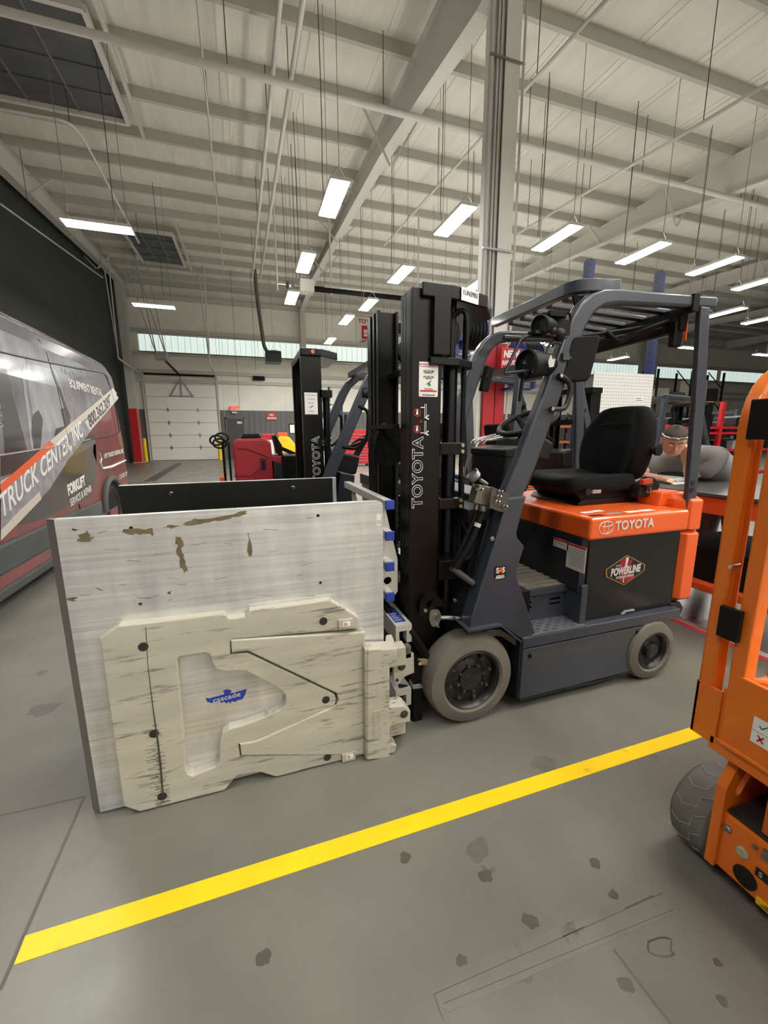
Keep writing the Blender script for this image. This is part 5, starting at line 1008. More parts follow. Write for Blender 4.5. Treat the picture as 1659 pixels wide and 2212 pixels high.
# ================================================================ workbench and person
BN = thing('workbench', 'orange steel workbench with a dark top behind the clamp forklift', 'workbench', (3.4, 2.3, 0))
bp_ = lambda mb, name, m, **k: part(mb, name, m, BN, **k)
M_BOR = mat('bench_orange', (206, 80, 30), .45, coat=.2)
bp_(MB().box(2.95, 3.85, 1.25, 3.3, .975, 1.0), 'bench_top', mat('bench_top_dark', (70, 70, 69), .35), bevel=.004)
bp_(MB().box(2.96, 2.99, 1.27, 3.28, .86, .972), 'front_rail', M_BOR, bevel=.004)
bp_(MB().box(3.81, 3.84, 1.27, 3.28, .86, .972), 'rear_rail', M_BOR, bevel=.004)
bp_(MB().box(2.965, 3.83, 1.27, 1.30, .86, .972), 'end_rail', M_BOR)
for x in (2.97, 3.77):
    for y in (1.27, 3.2): bp_(MB().box(x, x+.07, y, y+.07, 0, .86), 'leg', M_BOR, bevel=.003)
bp_(MB().box(2.97, 3.84, 1.34, 3.2, .31, .36), 'lower_shelf', M_BOR, bevel=.004)
o = tag(MB().box(3.05, 3.75, 1.5, 2.25, .36, .60).build('parts_crate', M_BLKM, None, bevel=.01), 'black crate on the lower shelf of the orange workbench', 'crate')
mb = MB(); q = [WZ(u, v, 1.0) for u, v in ((1423, 1036), (1470, 1033), (1503, 1043), (1456, 1047))]; mb.hexa([(p.x, p.y, z) for z in (1.0005, 1.003) for p in q]); tag(mb.build('paper_sheet', M_PRINTW), 'white paper sheet under the arms of the leaning person', 'paper')
mb = MB(); mb.box(3.25, 3.75, 1.35, 1.75, 1.0005, 1.004); tag(mb.build('paper_sheet', M_PAPER), 'pale sheet on the dark workbench top beside the orange lift', 'paper')
# ---------------------------------------------------------------- person leaning on the bench
PS = thing('person', 'person in a grey shirt leaning on the workbench with one hand against the face', 'person', (4.05, 2.5, 0))
def skin(name, verts, edges, m, parent, sub=2, root=0):
    me = bpy.data.meshes.new(name); off_ = Vector(root_loc(parent)); me.from_pydata([Vector(v[:3])-off_ for v in verts], edges, []); me.update()
    o = bpy.data.objects.new(name, me); COL.objects.link(o); o.parent = parent; md = o.modifiers.new('skin', 'SKIN'); md.use_smooth_shade = True
    for i, sv in enumerate(me.skin_vertices[0].data):
        r = verts[i][3]; sv.radius = r if isinstance(r, tuple) else (r, r); sv.use_root = (i == root)
    s2 = o.modifiers.new('sub', 'SUBSURF'); s2.levels = s2.render_levels = sub; me.materials.append(m); return o
M_SKIN = mat('skin', (212, 166, 140), .55, var=.06, vscale=20)
M_SHIRT = mat('shirt_grey', (116, 114, 112), .85, var=.12, vscale=7)
M_PANTS = mat('trousers_grey', (92, 92, 98), .85, var=.12, vscale=6)
M_HAIR = mat('hair_brown', (58, 46, 38), .8, var=.2, vscale=60)
# bare body: neck, forearms, hands (one continuous surface with the trunk under the shirt)
B = [(4.06, 2.50, .93, .13), (3.92, 2.47, 1.06, .14), (3.72, 2.44, 1.16, .12), (3.57, 2.43, 1.21, .085), (3.44, 2.42, 1.26, .055), (3.34, 2.41, 1.29, .055),
     (3.63, 2.36, 1.18, .045), (3.575, 2.36, 1.10, .04), (3.475, 2.415, 1.035, .037), (3.42, 2.395, 1.13, .034), (3.375, 2.37, 1.22, .027), (3.36, 2.36, 1.265, .03),
     (3.48, 2.60, 1.19, .07), (3.34, 2.66, 1.12, .05), (3.24, 2.66, 1.045, .038), (3.26, 2.52, 1.03, .034), (3.24, 2.40, 1.022, .026), (3.22, 2.36, 1.022, .028),
     (4.08, 2.40, .78, .095), (4.10, 2.38, .48, .062), (4.16, 2.38, .10, .045), (4.04, 2.38, .035, .04), (4.08, 2.60, .78, .095), (4.12, 2.63, .48, .062), (4.20, 2.64, .10, .045), (4.08, 2.64, .035, .04)]
E_ = [(0, 1), (1, 2), (2, 3), (3, 4), (4, 5), (3, 6), (6, 7), (7, 8), (8, 9), (9, 10), (10, 11), (3, 12), (12, 13), (13, 14), (14, 15), (15, 16), (16, 17), (0, 18), (18, 19), (19, 20), (20, 21), (0, 22), (22, 23), (23, 24), (24, 25)]
body_p = skin('body', B, E_, M_SKIN, PS)
# fingers
def finger(pts, r): return skin('finger', [(*p, r*(1-.12*i)) for i, p in enumerate(pts)], [(i, i+1) for i in range(len(pts)-1)], M_SKIN, PS, 2)
for k in range(4):
    dx, dy = .009*k, .009*k
    finger([(3.345+dx, 2.335+dy, 1.272), (3.325+dx, 2.318+dy, 1.303), (3.318+dx, 2.325+dy, 1.334-.003*k), (3.312+dx*.8, 2.345+dy, 1.350-.003*k)], .0092)
finger([(3.335, 2.345, 1.255), (3.308, 2.338, 1.275), (3.292, 2.338, 1.300)], .0098)
for k in range(4): finger([(3.215-.003*k, 2.372-.014*k+.02, 1.025), (3.185, 2.350-.013*k+.02, 1.030), (3.155, 2.338-.012*k+.02, 1.020-.002*k)], .0088)
finger([(3.235, 2.345, 1.026), (3.225, 2.322, 1.026), (3.205, 2.310, 1.022)], .0095)
# head
HC, face = Vector((3.25, 2.405, 1.345)), Vector((-.55, -.62, -.50)).normalized()
hs = face.cross(Vector((0, 0, 1))).normalized(); hu = hs.cross(face).normalized()
if hu.z < 0: hu = -hu
HB = lambda a, b, c: HC+hs*a+face*b+hu*c       # sideways, forwards, up
prof = [(-.112, .045, .040, .058), (-.098, .058, .050, .05), (-.07, .070, .062, .032), (-.035, .078, .076, .014), (0., .081, .086, .004), (.035, .080, .092, .0), (.065, .074, .088, -.004), (.09, .058, .070, -.008), (.108, .034, .042, -.010), (.114, .010, .012, -.010)]
rings = []
for c_, a_, b_3, f_ in prof: rings.append([HB(a_*math.cos(t), b_3*math.sin(t)+f_*.45, c_) for t in [2*math.pi*k/20 for k in range(20)]])
mb = MB(); mb.loft(rings); head = part(mb, 'head', M_SKIN, PS, smooth=80, sub=1)
mb = MB(); mb.loft([[HB(sx*w_, f_, c_) for sx, w_, f_ in ((-1, w_, f0), (-.4, w_, f1), (.4, w_, f1), (1, w_, f0))] for c_, w_, f0, f1 in ((-.042, .016, .080, .088), (-.032, .018, .082, .112), (-.015, .014, .080, .104), (.012, .010, .082, .094))]); part(mb, 'nose', M_SKIN, head, smooth=80, sub=1)
for s_ in (-1, 1):
    mb = MB(); mb.ball(HB(s_*.030, .078, .004), .0115, 12); part(mb, 'eye', mat('eye_white', (214, 208, 202), .3), head, smooth=80)
    mb = MB(); mb.loft([[HB(s_*(.030+dx), .083+f_, .004+dz) for dx, dz in ((-.015, h), (0, h+.004), (.015, h), (.012, h-.009), (0, h-.006), (-.012, h-.009))] for f_, h in ((0, .006), (.008, .006))]); part(mb, 'eyelid', M_SKIN, head, smooth=60)
    mb = MB(); mb.tube([HB(s_*.014, .088, .022), HB(s_*.030, .088, .027), HB(s_*.047, .078, .023)], [.0035, .004, .0025], 6); part(mb, 'eyebrow', M_HAIR, head)
    mb = MB(); mb.loft([[HB(s_*(.078+o2), .0+.022*math.cos(t), .0+.032*math.sin(t)) for t in [2*math.pi*k/12 for k in range(12)]] for o2 in (0, .010, .014)]); part(mb, 'ear', M_SKIN, head, smooth=60)
mb = MB(); mb.tube([HB(-.024, .078, -.066), HB(-.01, .088, -.063), HB(0, .089, -.065), HB(.01, .088, -.063), HB(.024, .078, -.066)], [.003, .006, .0055, .006, .003], 8); part(mb, 'mouth', mat('lips', (166, 104, 92), .5), head, smooth=60)
hr = []
for c_, k_ in ((.030, 1.06), (.050, 1.10), (.075, 1.13), (.098, 1.2), (.120, 1.3), (.134, 1.2)):
    i = min(range(len(prof)), key=lambda j: abs(prof[j][0]-c_)); _, a_, b_3, f_ = prof[i]
    hr.append([HB(a_*k_*math.cos(t), b_3*k_*math.sin(t)+f_*.45-(.030 if c_ < .05 and math.sin(t) > .3 else (.012 if c_ < .07 and math.sin(t) > .3 else 0)), c_-(.055 if c_ < .05 and math.sin(t) < -.2 else 0)) for t in [2*math.pi*k/20 for k in range(20)]])
mb = MB(); mb.loft(hr); part(mb, 'hair', M_HAIR, head, smooth=80, sub=1)
gl = part(MB().tube([HB(-.086, -.03, .045), HB(-.082, .045, .066), HB(-.05, .085, .072), HB(0, .094, .070), HB(.05, .085, .072), HB(.082, .045, .066), HB(.086, -.03, .045)], .0055, 6), 'safety_glasses', mat('glasses_frame', (226, 224, 218), .2), head, smooth=50)
for s_ in (-1, 1): part(slab(HB(s_*.034, .096, .076), hs*.026, (hu*.6+face*.4)*.018, .004), 'glasses_lens', mat('clear_lens', (170, 176, 176), .08), gl)
# clothes
T = [(4.07, 2.50, .90, (.165, .15)), (3.93, 2.47, 1.06, (.185, .165)), (3.72, 2.44, 1.165, (.20, .16)), (3.56, 2.43, 1.215, (.185, .15)), (3.45, 2.42, 1.25, (.10, .09)),
     (3.62, 2.31, 1.19, .125), (3.575, 2.34, 1.11, .095), (3.50, 2.61, 1.19, .115), (3.37, 2.66, 1.13, .088), (3.525, 2.38, 1.07, .07), (3.28, 2.665, 1.075, .064)]
skin('shirt', T, [(0, 1), (1, 2), (2, 3), (3, 4), (3, 5), (5, 6), (3, 7), (7, 8), (6, 9), (8, 10)], M_SHIRT, PS)
TR = [(4.06, 2.50, .93, .155), (4.08, 2.40, .78, .115), (4.10, 2.38, .48, .085), (4.16, 2.38, .11, .072), (4.08, 2.60, .78, .115), (4.12, 2.63, .48, .085), (4.20, 2.64, .11, .072)]
skin('trousers', TR, [(0, 1), (1, 2), (2, 3), (0, 4), (4, 5), (5, 6)], M_PANTS, PS)
for y in (2.38, 2.64):
    x = 4.10 if y < 2.5 else 4.13; mb = MB(); mb.loft([[(x+a*s2, y+b*s2*.5, z) for a, b in ((-.15, 0), (-.12, .06), (-.02, .09), (.08, .08), (.13, .04), (.13, -.04), (.08, -.08), (-.02, -.09), (-.12, -.06))] for z, s2 in ((.0, 1.), (.03, 1.0), (.07, .8), (.10, .6))]); part(mb, 'shoe', M_RUB, PS, smooth=60)
# ================================================================ things behind the clamp forklift
def simple_forklift(loc, rot, label, hoodm, mast_h=2.07, clamp_mast=True, group=None, sticker=False, forks=True):
    r = thing('forklift', label, 'forklift', loc, group, rot, local=True)
    q = lambda mb, name, m, par=None, **k: part(mb, name, m, par or r, **k)
    q(MB().box(-.30, .95, -.50, .50, .12, .42), 'chassis', M_CHAR, bevel=.01)
    q(MB().prism([(-.42, .42), (-.28, .42), (-.20, 1.05), (-.33, 1.08)], 'y', -.46, .46), 'front_cowl', M_CHARD, bevel=.01)
    q(MB().box(.12, .80, -.50, .50, .42, .86), 'battery_case', M_BATT, bevel=.01)
    q(MB().box(.10, .82, -.51, .51, .86, .98), 'seat_hood', hoodm, bevel=.015)
    q(MB().prism([(.78, .36), (1.02, .40), (1.06, .60), (1.06, .98), (.98, 1.05), (.82, 1.02), (.82, .42)], 'y', -.50, .50), 'counterweight', hoodm, bevel=.03)
    for x, R in ((-.42, .229), (.80, .18)):
        for s_ in (-1, 1):
            mb = MB(); mb.lathe([(R*.55, .01), (R*.6, 0), (R*.9, .0), (R, .03), (R, .11), (R*.92, .14), (R*.55, .14)], (x, s_*.53, R), (0, -s_, 0), 28, True); t_ = q(mb, 'tire', M_TIRE, smooth=40)
            mb = MB(); mb.lathe([(R*.56, .03), (R*.4, .05), (R*.15, .03)], (x, s_*.53, R), (0, -s_, 0), 18); q(mb, 'rim', M_RIM, t_, smooth=40)
    for s_ in (-1, 1):
        y = s_*.34; q(channel(-.62, -.45, y, y-s_*.06, .05, mast_h, -s_), 'outer_mast_rail', MASTM); q(channel(-.60, -.47, y-s_*.07, y-s_*.12, .07, mast_h-.02, -s_), 'inner_mast_rail', MASTM)
        mb = MB(); mb.cyl((-.40, y*.75, .2), (-.40, y*.75, mast_h-.3), .03, 14); q(mb, 'lift_cylinder', M_BLK, smooth=40)
        n_ = 34; mb = MB()
        for k in range(n_): mb.box(-.37, -.355, y*.6-.01, y*.6+.01, .3+.045*k, .3+.045*k+.036)
        q(mb, 'lift_chain', MATS['chain_steel'])
        q(ribbon([(-.46, .98), (-.41, 1.12), (-.08, 1.83), (-.02, 1.92), (.08, 2.0), (.20, 2.03), (.92, 2.06)], [.10, .10, .09, .08, .07, .06, .055], s_*.48-.027, s_*.48+.027), 'guard_side_frame', M_CHAR, bevel=.01, smooth=35)
        q(MB().bar((.93, s_*.48, 1.0), (.85, s_*.48, 2.05), .07, .08), 'guard_rear_post', M_CHAR)
        mb = MB(); mb.tube(bend([(-.17, s_*.50, 1.64), (-.09, s_*.52, 1.60), (-.10, s_*.52, 1.38), (-.20, s_*.52, 1.28), (-.32, s_*.50, 1.30)], .04), .014, 8); q(mb, 'grab_handle', M_BLKM, smooth=40)
    q(MB().prism([(-.62, -.36), (-.45, -.36), (-.28, -.22), (-.28, .22), (-.45, .36), (-.62, .36)], 'z', mast_h-.02, mast_h+.04), 'mast_top_tie', MASTM, bevel=.006)
    q(MB().box(-.47, -.36, -.34, .34, mast_h-.35, mast_h-.29), 'mast_upper_tie', MASTM)
    q(MB().box(-.50, -.42, -.37, -.33, 1.30, 1.37), 'cylinder_clamp', MASTM)
    q(MB().box(-.68, -.63, -.45, .45, .20, .62), 'fork_carriage', MASTM)
    if forks:
        for s_ in (-.22, .22): q(MB().prism([(-1.25, .04), (-.64, .03), (-.64, .60), (-.68, .60), (-.69, .07), (-1.25, .055)], 'y', s_-.05, s_+.05), 'fork', M_BLKM)
    for k in range(5): q(MB().box(.0, .86, -.36+.18*k-.02, -.36+.18*k+.02, 2.03, 2.045), 'guard_slat', M_CHAR)
    q(MB().box(-.02, .04, -.48, .48, 2.0, 2.05), 'guard_front_bar', M_CHAR); q(MB().box(.82, .88, -.48, .48, 2.0, 2.06), 'guard_rear_bar', M_CHAR)
    q(MB().box(.22, .66, -.22, .22, 1.0, 1.12), 'seat_cushion', M_SEAT, bevel=.04, bseg=3)
    mb = MB(); mb.prism(rpoly([(.60, 1.08), (.70, 1.06), (.80, 1.50), (.72, 1.52)], .03), 'y', -.21, .21); q(mb, 'seat_backrest', M_SEAT, bevel=.03, bseg=3)
    mb = MB(); mb.tube([Vector((.02+.15*math.cos(a), .17*math.sin(a), 1.36+.07*math.cos(a))) for a in [2*math.pi*k/24 for k in range(24)]], .015, 8, closed=True); sw_ = q(mb, 'steering_wheel', M_PLAST, smooth=50)
    mb = MB(); mb.tube([(-.16, 0, 1.05), (0.02, 0, 1.35)], .03, 8); q(mb, 'steering_column', M_PLAST, smooth=50)
    mb = MB(); mb.ball((.02, 0, 1.355), .05, 10, (1, 1, .5)); q(mb, 'wheel_hub', M_PLAST, sw_, smooth=50)
    q(MB().prism([(-.32, 1.05), (-.12, 1.03), (-.08, 1.2), (-.26, 1.24)], 'y', -.20, .30), 'dash_pod', M_PLAST, bevel=.02)
    mb = MB(); mb.lathe([(.05, 0), (.055, .05), (.03, .1)], (-.14, -.48, 1.75), (1, .1, 0), 16); q(mb, 'headlamp', M_PLAST, smooth=40)
    if sticker:
        yt_ = -.3415
        text('mast_lettering', 'TOYOTA', .09, (-.515, yt_, 1.19), (0, 0, 1), (-1, 0, 0), M_PRINTW, r, outline=.0022, bold=.002, xs=1.0, space=1.1)
        o = q(MB().box(-.60, -.49, yt_-.001, yt_+.0015, 1.575, 1.755), 'dealer_sticker', M_PRINTW); cx_ = -.545
        for z, s_, sz, m_ in ((1.735, 'LIFT TRUCK CENTER, INC', .011, M_PRINTR), (1.70, '(617) 676-7800', .012, M_PRINTB), (1.67, '(316) 942-7465', .012, M_PRINTB), (1.60, 'TOYOTA', .014, M_PRINTR)): text('print', s_, sz, (cx_, yt_-.0018, z), (1, 0, 0), (0, 0, 1), m_, o, xs=.75)
        q(MB().prism([(cx_-.02, 1.63), (cx_+.02, 1.645), (cx_+.005, 1.65), (cx_-.005, 1.628)], 'y', yt_-.002, yt_), 'leaf_print', M_PRINTGR, o)
        for dz in (0, .028): mb = MB(); bolt(mb, (-.46, -.37, 1.318+dz), (0, -1, 0), .012, .012); q(mb, 'clamp_bolt', M_CHROME)
        mb = MB(); mb.cyl((-.52, -.36, mast_h+.012), (-.52, -.372, mast_h+.012), .016, 14); q(mb, 'marker_lamp', mat('marker_orange', (224, 120, 80), .3))
    return r
simple_forklift((1.09, 3.94, 0), 0, 'charcoal forklift with TOYOTA lettered black mast parked behind the clamp forklift', M_CHARD, 2.07, sticker=True)
# rear post and roof bar of the next truck: a full forklift facing away
simple_forklift((3.19, 3.93, 0), math.pi, 'charcoal forklift standing between the red column sleeve and the rack frame', M_ORANGE, 1.85).scale = (.78, 1, 1)
simple_forklift((7.99, 6.03, 0), math.radians(180), 'charcoal forklift parked behind the pegboard with its rear guard post showing', M_ORANGE, 1.95)
simple_forklift((14.6, 9.3, 0), math.radians(200), 'dark forklift parked beside the red bar rack', M_ORANGE, 1.9)
# ---------------------------------------------------------------- red rider truck
RR = thing('pallet_truck', 'red rider pallet truck with a black seat back and battery box', 'pallet truck', (.08, 5.6, 0))
rq = lambda mb, name, m, **k: part(mb, name, m, RR, **k)
c5 = lambda pts: XZ(crop(pts, 460, 840, 4.608), 5.5)
M_RBODY = mat('truck_red', (166, 30, 44), .42, coat=.2)
sil = c5([(190, 545), (228, 500), (515, 490), (575, 525), (590, 670), (605, 905), (212, 905)]); zb_ = .12
sil = [(a, b) for a, b in sil[:5]]+[(.34, zb_), (-.14, zb_)]
rq(MB().prism(sil, 'y', 5.5, 6.25), 'power_unit_cover', M_RBODY, bevel=.03, bseg=3)
rq(MB().prism(c5([(560, 672), (690, 668), (690, 800), (600, 720), (570, 735)]), 'y', 5.52, 6.2), 'side_cover', M_RBODY, bevel=.01)
rq(MB().prism(c5([(275, 495), (300, 447), (465, 445), (492, 490)]), 'y', 5.62, 6.1), 'top_console', M_BLK, bevel=.012)
rq(MB().prism(rpoly(c5([(462, 690), (528, 690), (532, 800), (482, 810)]), .01), 'y', 5.485, 5.505), 'latch_recess', mat('dark_red', (84, 14, 22), .5))
rq(MB().prism(rpoly(c5([(485, 715), (515, 712), (515, 800), (490, 805)]), .008), 'y', 5.475, 5.49), 'latch', M_PLAST)
rq(MB().tube([(a, 5.497, b) for a, b in c5([(210, 870), (380, 865), (480, 775)])], .006, 6), 'cover_seam', MATS['dark_red']); rq(MB().tube([(a, 5.497, b) for a, b in c5([(232, 598), (330, 600), (420, 630), (560, 690)])], .006, 6), 'cover_seam', MATS['dark_red'])
rq(MB().prism(c5([(600, 465), (625, 455), (690, 560), (700, 670), (650, 655)]), 'y', 5.55, 6.0), 'seat_back', M_BLKM, bevel=.02)
rq(MB().prism(c5([(690, 575), (840, 640), (840, 680), (700, 620)]), 'y', 5.6, 5.68), 'arm_rail', M_BLKM)
bb = c5([(690, 655), (820, 650), (850, 700), (850, 905), (700, 905)]); rq(MB().prism([*bb[:3], (bb[3][0], .12), (bb[4][0], .12)], 'y', 5.45, 6.1), 'battery_box', M_BLK, bevel=.02)
sb = c5([(602, 715), (690, 750), (700, 905), (610, 905)]); rq(MB().prism([sb[0], sb[1], (sb[2][0], .12), (sb[3][0], .12)], 'y', 5.48, 6.1), 'grey_side_box', M_CHARD)
rq(MB().box(.30, 1.0, 5.55, 6.15, .10, .30), 'low_frame', M_BLK)
for x, y in ((-.02, 5.62), (-.02, 6.1), (.8, 5.65), (.8, 6.05)): rq(MB().cyl((x, y-.05, .10), (x, y+.05, .10), .10, 20), 'wheel', M_RUB, smooth=40)
# tiller and hoses on its left: a black hand pallet jack handle
TL = thing('jack_handle_rack', 'black upright tool rack with coiled hoses beside the red pallet truck', 'rack', (-.27, 5.7, 0))
for x, w_ in ((-.29, .03), (-.22, .025)): part(MB().box(x-w_/2, x+w_/2, 5.7, 5.73, .02, 1.32), 'rack_post', M_BLKM, TL)
part(MB().box(-.45, -.18, 5.60, 5.85, 0, .03), 'rack_foot', M_BLKM, TL)
for k, (dx, dz) in enumerate(((-.10, 1.34), (-.04, 1.37), (-.07, 1.30))): part(MB().tube([(-.26+dx+.08*math.cos(a), 5.71+.03*k, dz+.06*math.sin(a)) for a in [2*math.pi*j/18 for j in range(18)]], .012, 6, closed=True), 'hose_coil', M_RUB, TL, smooth=50)
for k in range(3): part(MB().box(-.36, -.30, 5.68, 5.76, .55+.12*k, .63+.12*k), 'orange_plug', M_PRINTO, TL, bevel=.01)
# ---------------------------------------------------------------- near white column with conduits and red sleeve
CL = thing('building_column', 'white steel column with conduits and a red lower sleeve behind the mast', 'column', (3.82, 5.9, 0))
cq = lambda mb, name, m, **k: part(mb, name, m, CL, **k)
cq(MB().box(3.79, 4.03, 5.90, 5.92, 0, 7.6).box(3.93, 3.95, 5.92, 6.28, 0, 7.6).box(3.70, 4.02, 6.28, 6.30, 0, 7.6).box(3.70, 3.72, 6.0, 6.28, 0, 7.6), 'column_shaft', mat('column_white', (226, 225, 219), .5))
cq(MB().box(3.60, 4.08, 5.86, 6.34, 0, .03), 'base_plate', M_STEEL_W)
for x, y, rr in ((3.57, 5.92, .034), (3.68, 5.93, .02), (3.735, 5.93, .018), (4.075, 5.88, .018)): cq(MB().cyl((x, y, .02), (x, y, 7.9), rr, 12), 'conduit', mat('conduit_grey', (200, 198, 192), .45), smooth=40)
cq(MB().box(3.62, 3.80, 5.96, 5.98, .02, 7.4), 'web_cover', mat('web_grey', (190, 188, 182), .6))
for z in (4.12, 6.55): cq(MB().box(3.53, 4.10, 5.875, 5.895, z, z+.03), 'conduit_strap', M_STEEL)
for x, dx in ((3.52, .08), (3.62, .2), (3.84, .17)): cq(MB().box(x, x+dx, 5.86 if x > 3.6 else 5.90, 5.89 if x > 3.6 else 5.93, .03, 2.80), 'red_sleeve', M_RED)
cq(MB().box(3.50, 3.53, 5.84, 5.90, .03, 2.45), 'white_edge', M_WHITE)
# hose reels on the column
def reel(x, y, z, R, label, sign=None):
    r = thing('hose_reel', label, 'hose reel', (x, y, z)); q = lambda mb, name, m, **k: part(mb, name, m, r, **k)
    for dx in (-.16, .16):
        q(plate(circ(y, z, R*.92, 30), [circ(y, z, R*.30, 16)], 'x', x+dx-.006, x+dx+.006), 'reel_side', M_REELB)
    for k in range(5):
        q(MB().tube([(x-.12+.06*k, y+R*.80*math.cos(a), z+R*.80*math.sin(a)) for a in [2*math.pi*j/28 for j in range(28)]], .032, 8, closed=True), 'hose_turn', M_RUB, smooth=50)
    q(MB().cyl((x-.17, y, z), (x+.17, y, z), R*.3, 20), 'reel_drum', M_REELB, smooth=40)
    for dx in (-.20, .20): q(MB().box(x+dx-.015, x+dx+.015, y-.05, y+.05, z-R*1.2, z+R*1.15), 'reel_upright', M_REELB)
    q(MB().cyl((x-.2, y-.04, z+R*1.1), (x+.2, y-.04, z+R*1.1), .012, 8), 'tie_rod', M_STEEL)
    q(MB().box(x-.22, x+.22, y+.05, y+.30, z-R*1.25, z-R*1.15), 'reel_base', M_REELB)
    q(MB().box(x-.20, x-.185, y-.25, y+.25, z-R*.55, z-R*.05), 'side_web', M_REELB)
    return r
rl_ = reel(4.16, 5.62, 2.50, .33, 'blue hose reel with a red NEW sign beside the white column')
sg2 = part(MB().box(3.54, 3.86, 5.295, 5.305, 2.33, 2.62), 'new_sign', M_RED, rl_, label='red sign reading NEW'); text('print', 'NEW', .13, (3.70, 5.292, 2.53), (1, 0, .05), (0, 0, 1), M_PRINTW, sg2, bold=.006, shear=.15, xs=.85); text('print', 'INVENTORY', .085, (3.70, 5.292, 2.41), (1, 0, .05), (0, 0, 1), M_PRINTW, sg2, bold=.004, shear=.15, xs=.62)
part(MB().box(3.60, 4.20, 5.31, 5.34, 2.25, 2.62), 'reel_front_panel', M_REELB, rl_)
part(MB().box(4.0, 4.1, 5.34, 5.60, 2.20, 2.26), 'reel_arm', M_REELB, rl_)
r2_ = reel(3.20, 5.62, 2.86, .26, 'blue hose reel on the other side of the white column'); part(MB().box(3.15, 3.6, 5.9, 5.95, 2.5, 2.55), 'reel_arm', M_REELB, r2_); part(MB().box(3.15, 3.22, 5.62, 5.92, 2.5, 2.55), 'reel_arm', M_REELB, r2_)
# ---------------------------------------------------------------- blue rack frame with pegboard
RK = thing('rack_frame', 'tall blue steel rack frame with punched uprights behind the driver seat', 'rack', (5.2, 4.8, 0))
for x in (4.51, 5.80):
    up2 = part(MB().box(x, x+.10, 4.8, 4.812, 0, 3.70).box(x, x+.01, 4.812, 4.90, 0, 3.70).box(x+.09, x+.10, 4.812, 4.90, 0, 3.70), 'upright', M_BLUEP, RK)
    for k in range(40): part(MB().box(x-.0012, x, 4.84, 4.858, .95+.07*k, .984+.07*k), 'punched_slot', M_PRINTB, up2)
    for k in range(40): part(MB().box(x+.02, x+.038, 4.7988, 4.8, .95+.07*k, .984+.07*k), 'punched_slot', M_PRINTB, up2)
    part(MB().box(x-.03, x+.13, 4.77, 4.93, 0, .01), 'foot_plate', M_BLUEP, RK)
for za, zb in ((.4, 1.0), (1.9, 1.3), (.3, .3)): part(MB().bar((4.6, 4.86, za), (5.81, 4.86, zb), .03, .05), 'brace', M_BLUEP, RK)
PB = thing('pegboard', 'white perforated pegboard fixed to the blue rack frame', 'pegboard', (5.3, 4.79, 1.16))
def peg_mat():
    m = bpy.data.materials.new('pegboard_white'); m.use_nodes = True; nt = m.node_tree; N, L = nt.nodes, nt.links; b = N['Principled BSDF']; tc = N.new('ShaderNodeTexCoord'); sp = N.new('ShaderNodeSeparateXYZ'); L.new(tc.outputs['Object'], sp.inputs[0])
    def cell(out):
        a = N.new('ShaderNodeMath'); a.operation = 'MULTIPLY'; a.inputs[1].default_value = 22; L.new(out, a.inputs[0]); f = N.new('ShaderNodeMath'); f.operation = 'FRACT'; L.new(a.outputs[0], f.inputs[0]); s = N.new('ShaderNodeMath'); s.operation = 'SUBTRACT'; s.inputs[1].default_value = .5; L.new(f.outputs[0], s.inputs[0]); q = N.new('ShaderNodeMath'); q.operation = 'POWER'; q.inputs[1].default_value = 2; L.new(s.outputs[0], q.inputs[0]); return q.outputs[0]
    ad = N.new('ShaderNodeMath'); L.new(cell(sp.outputs[0]), ad.inputs[0]); L.new(cell(sp.outputs[2]), ad.inputs[1]); lt = N.new('ShaderNodeMath'); lt.operation = 'LESS_THAN'; lt.inputs[1].default_value = .022; L.new(ad.outputs[0], lt.inputs[0])
    mx = N.new('ShaderNodeMix'); mx.data_type = 'RGBA'; L.new(lt.outputs[0], mx.inputs[0]); mx.inputs[6].default_value = rgb((226, 224, 220)); mx.inputs[7].default_value = rgb((120, 118, 116)); L.new(mx.outputs[2], b.inputs['Base Color']); b.inputs['Roughness'].default_value = .6; return m
part(MB().box(4.74, 5.88, 4.785, 4.797, 1.16, 2.27), 'board', peg_mat(), PB)
lb2 = part(MB().box(5.54, 5.72, 4.78, 4.785, 1.868, 1.95), 'shelf_label', M_PRINTW, PB)
for k in range(2): part(MB().box(5.56, 5.70-.03*k, 4.779, 4.78, 1.88+.03*k, 1.895+.03*k), 'print_line', M_PRINTG, lb2)
cb = thing('clipboard', 'brown clipboard hanging on the white pegboard', 'clipboard', (5.57, 4.77, 1.52)); part(MB().prism(rpoly([(5.40, 1.40), (5.76, 1.40), (5.76, 1.75), (5.40, 1.75)], .03), 'y', 4.775, 4.784), 'board', mat('clipboard_brown', (150, 128, 96), .6), cb); part(MB().box(5.52, 5.64, 4.768, 4.775, 1.725, 1.77), 'clip', M_STEEL, cb); part(MB().box(5.44, 5.73, 4.772, 4.775, 1.42, 1.70), 'paper', mat('paper_tan', (206, 186, 140), .6), cb)
mb = MB(); mb.cyl((5.58, 4.785, 1.765), (5.58, 4.76, 1.765), .005, 6); part(mb, 'hook', M_STEEL, cb)
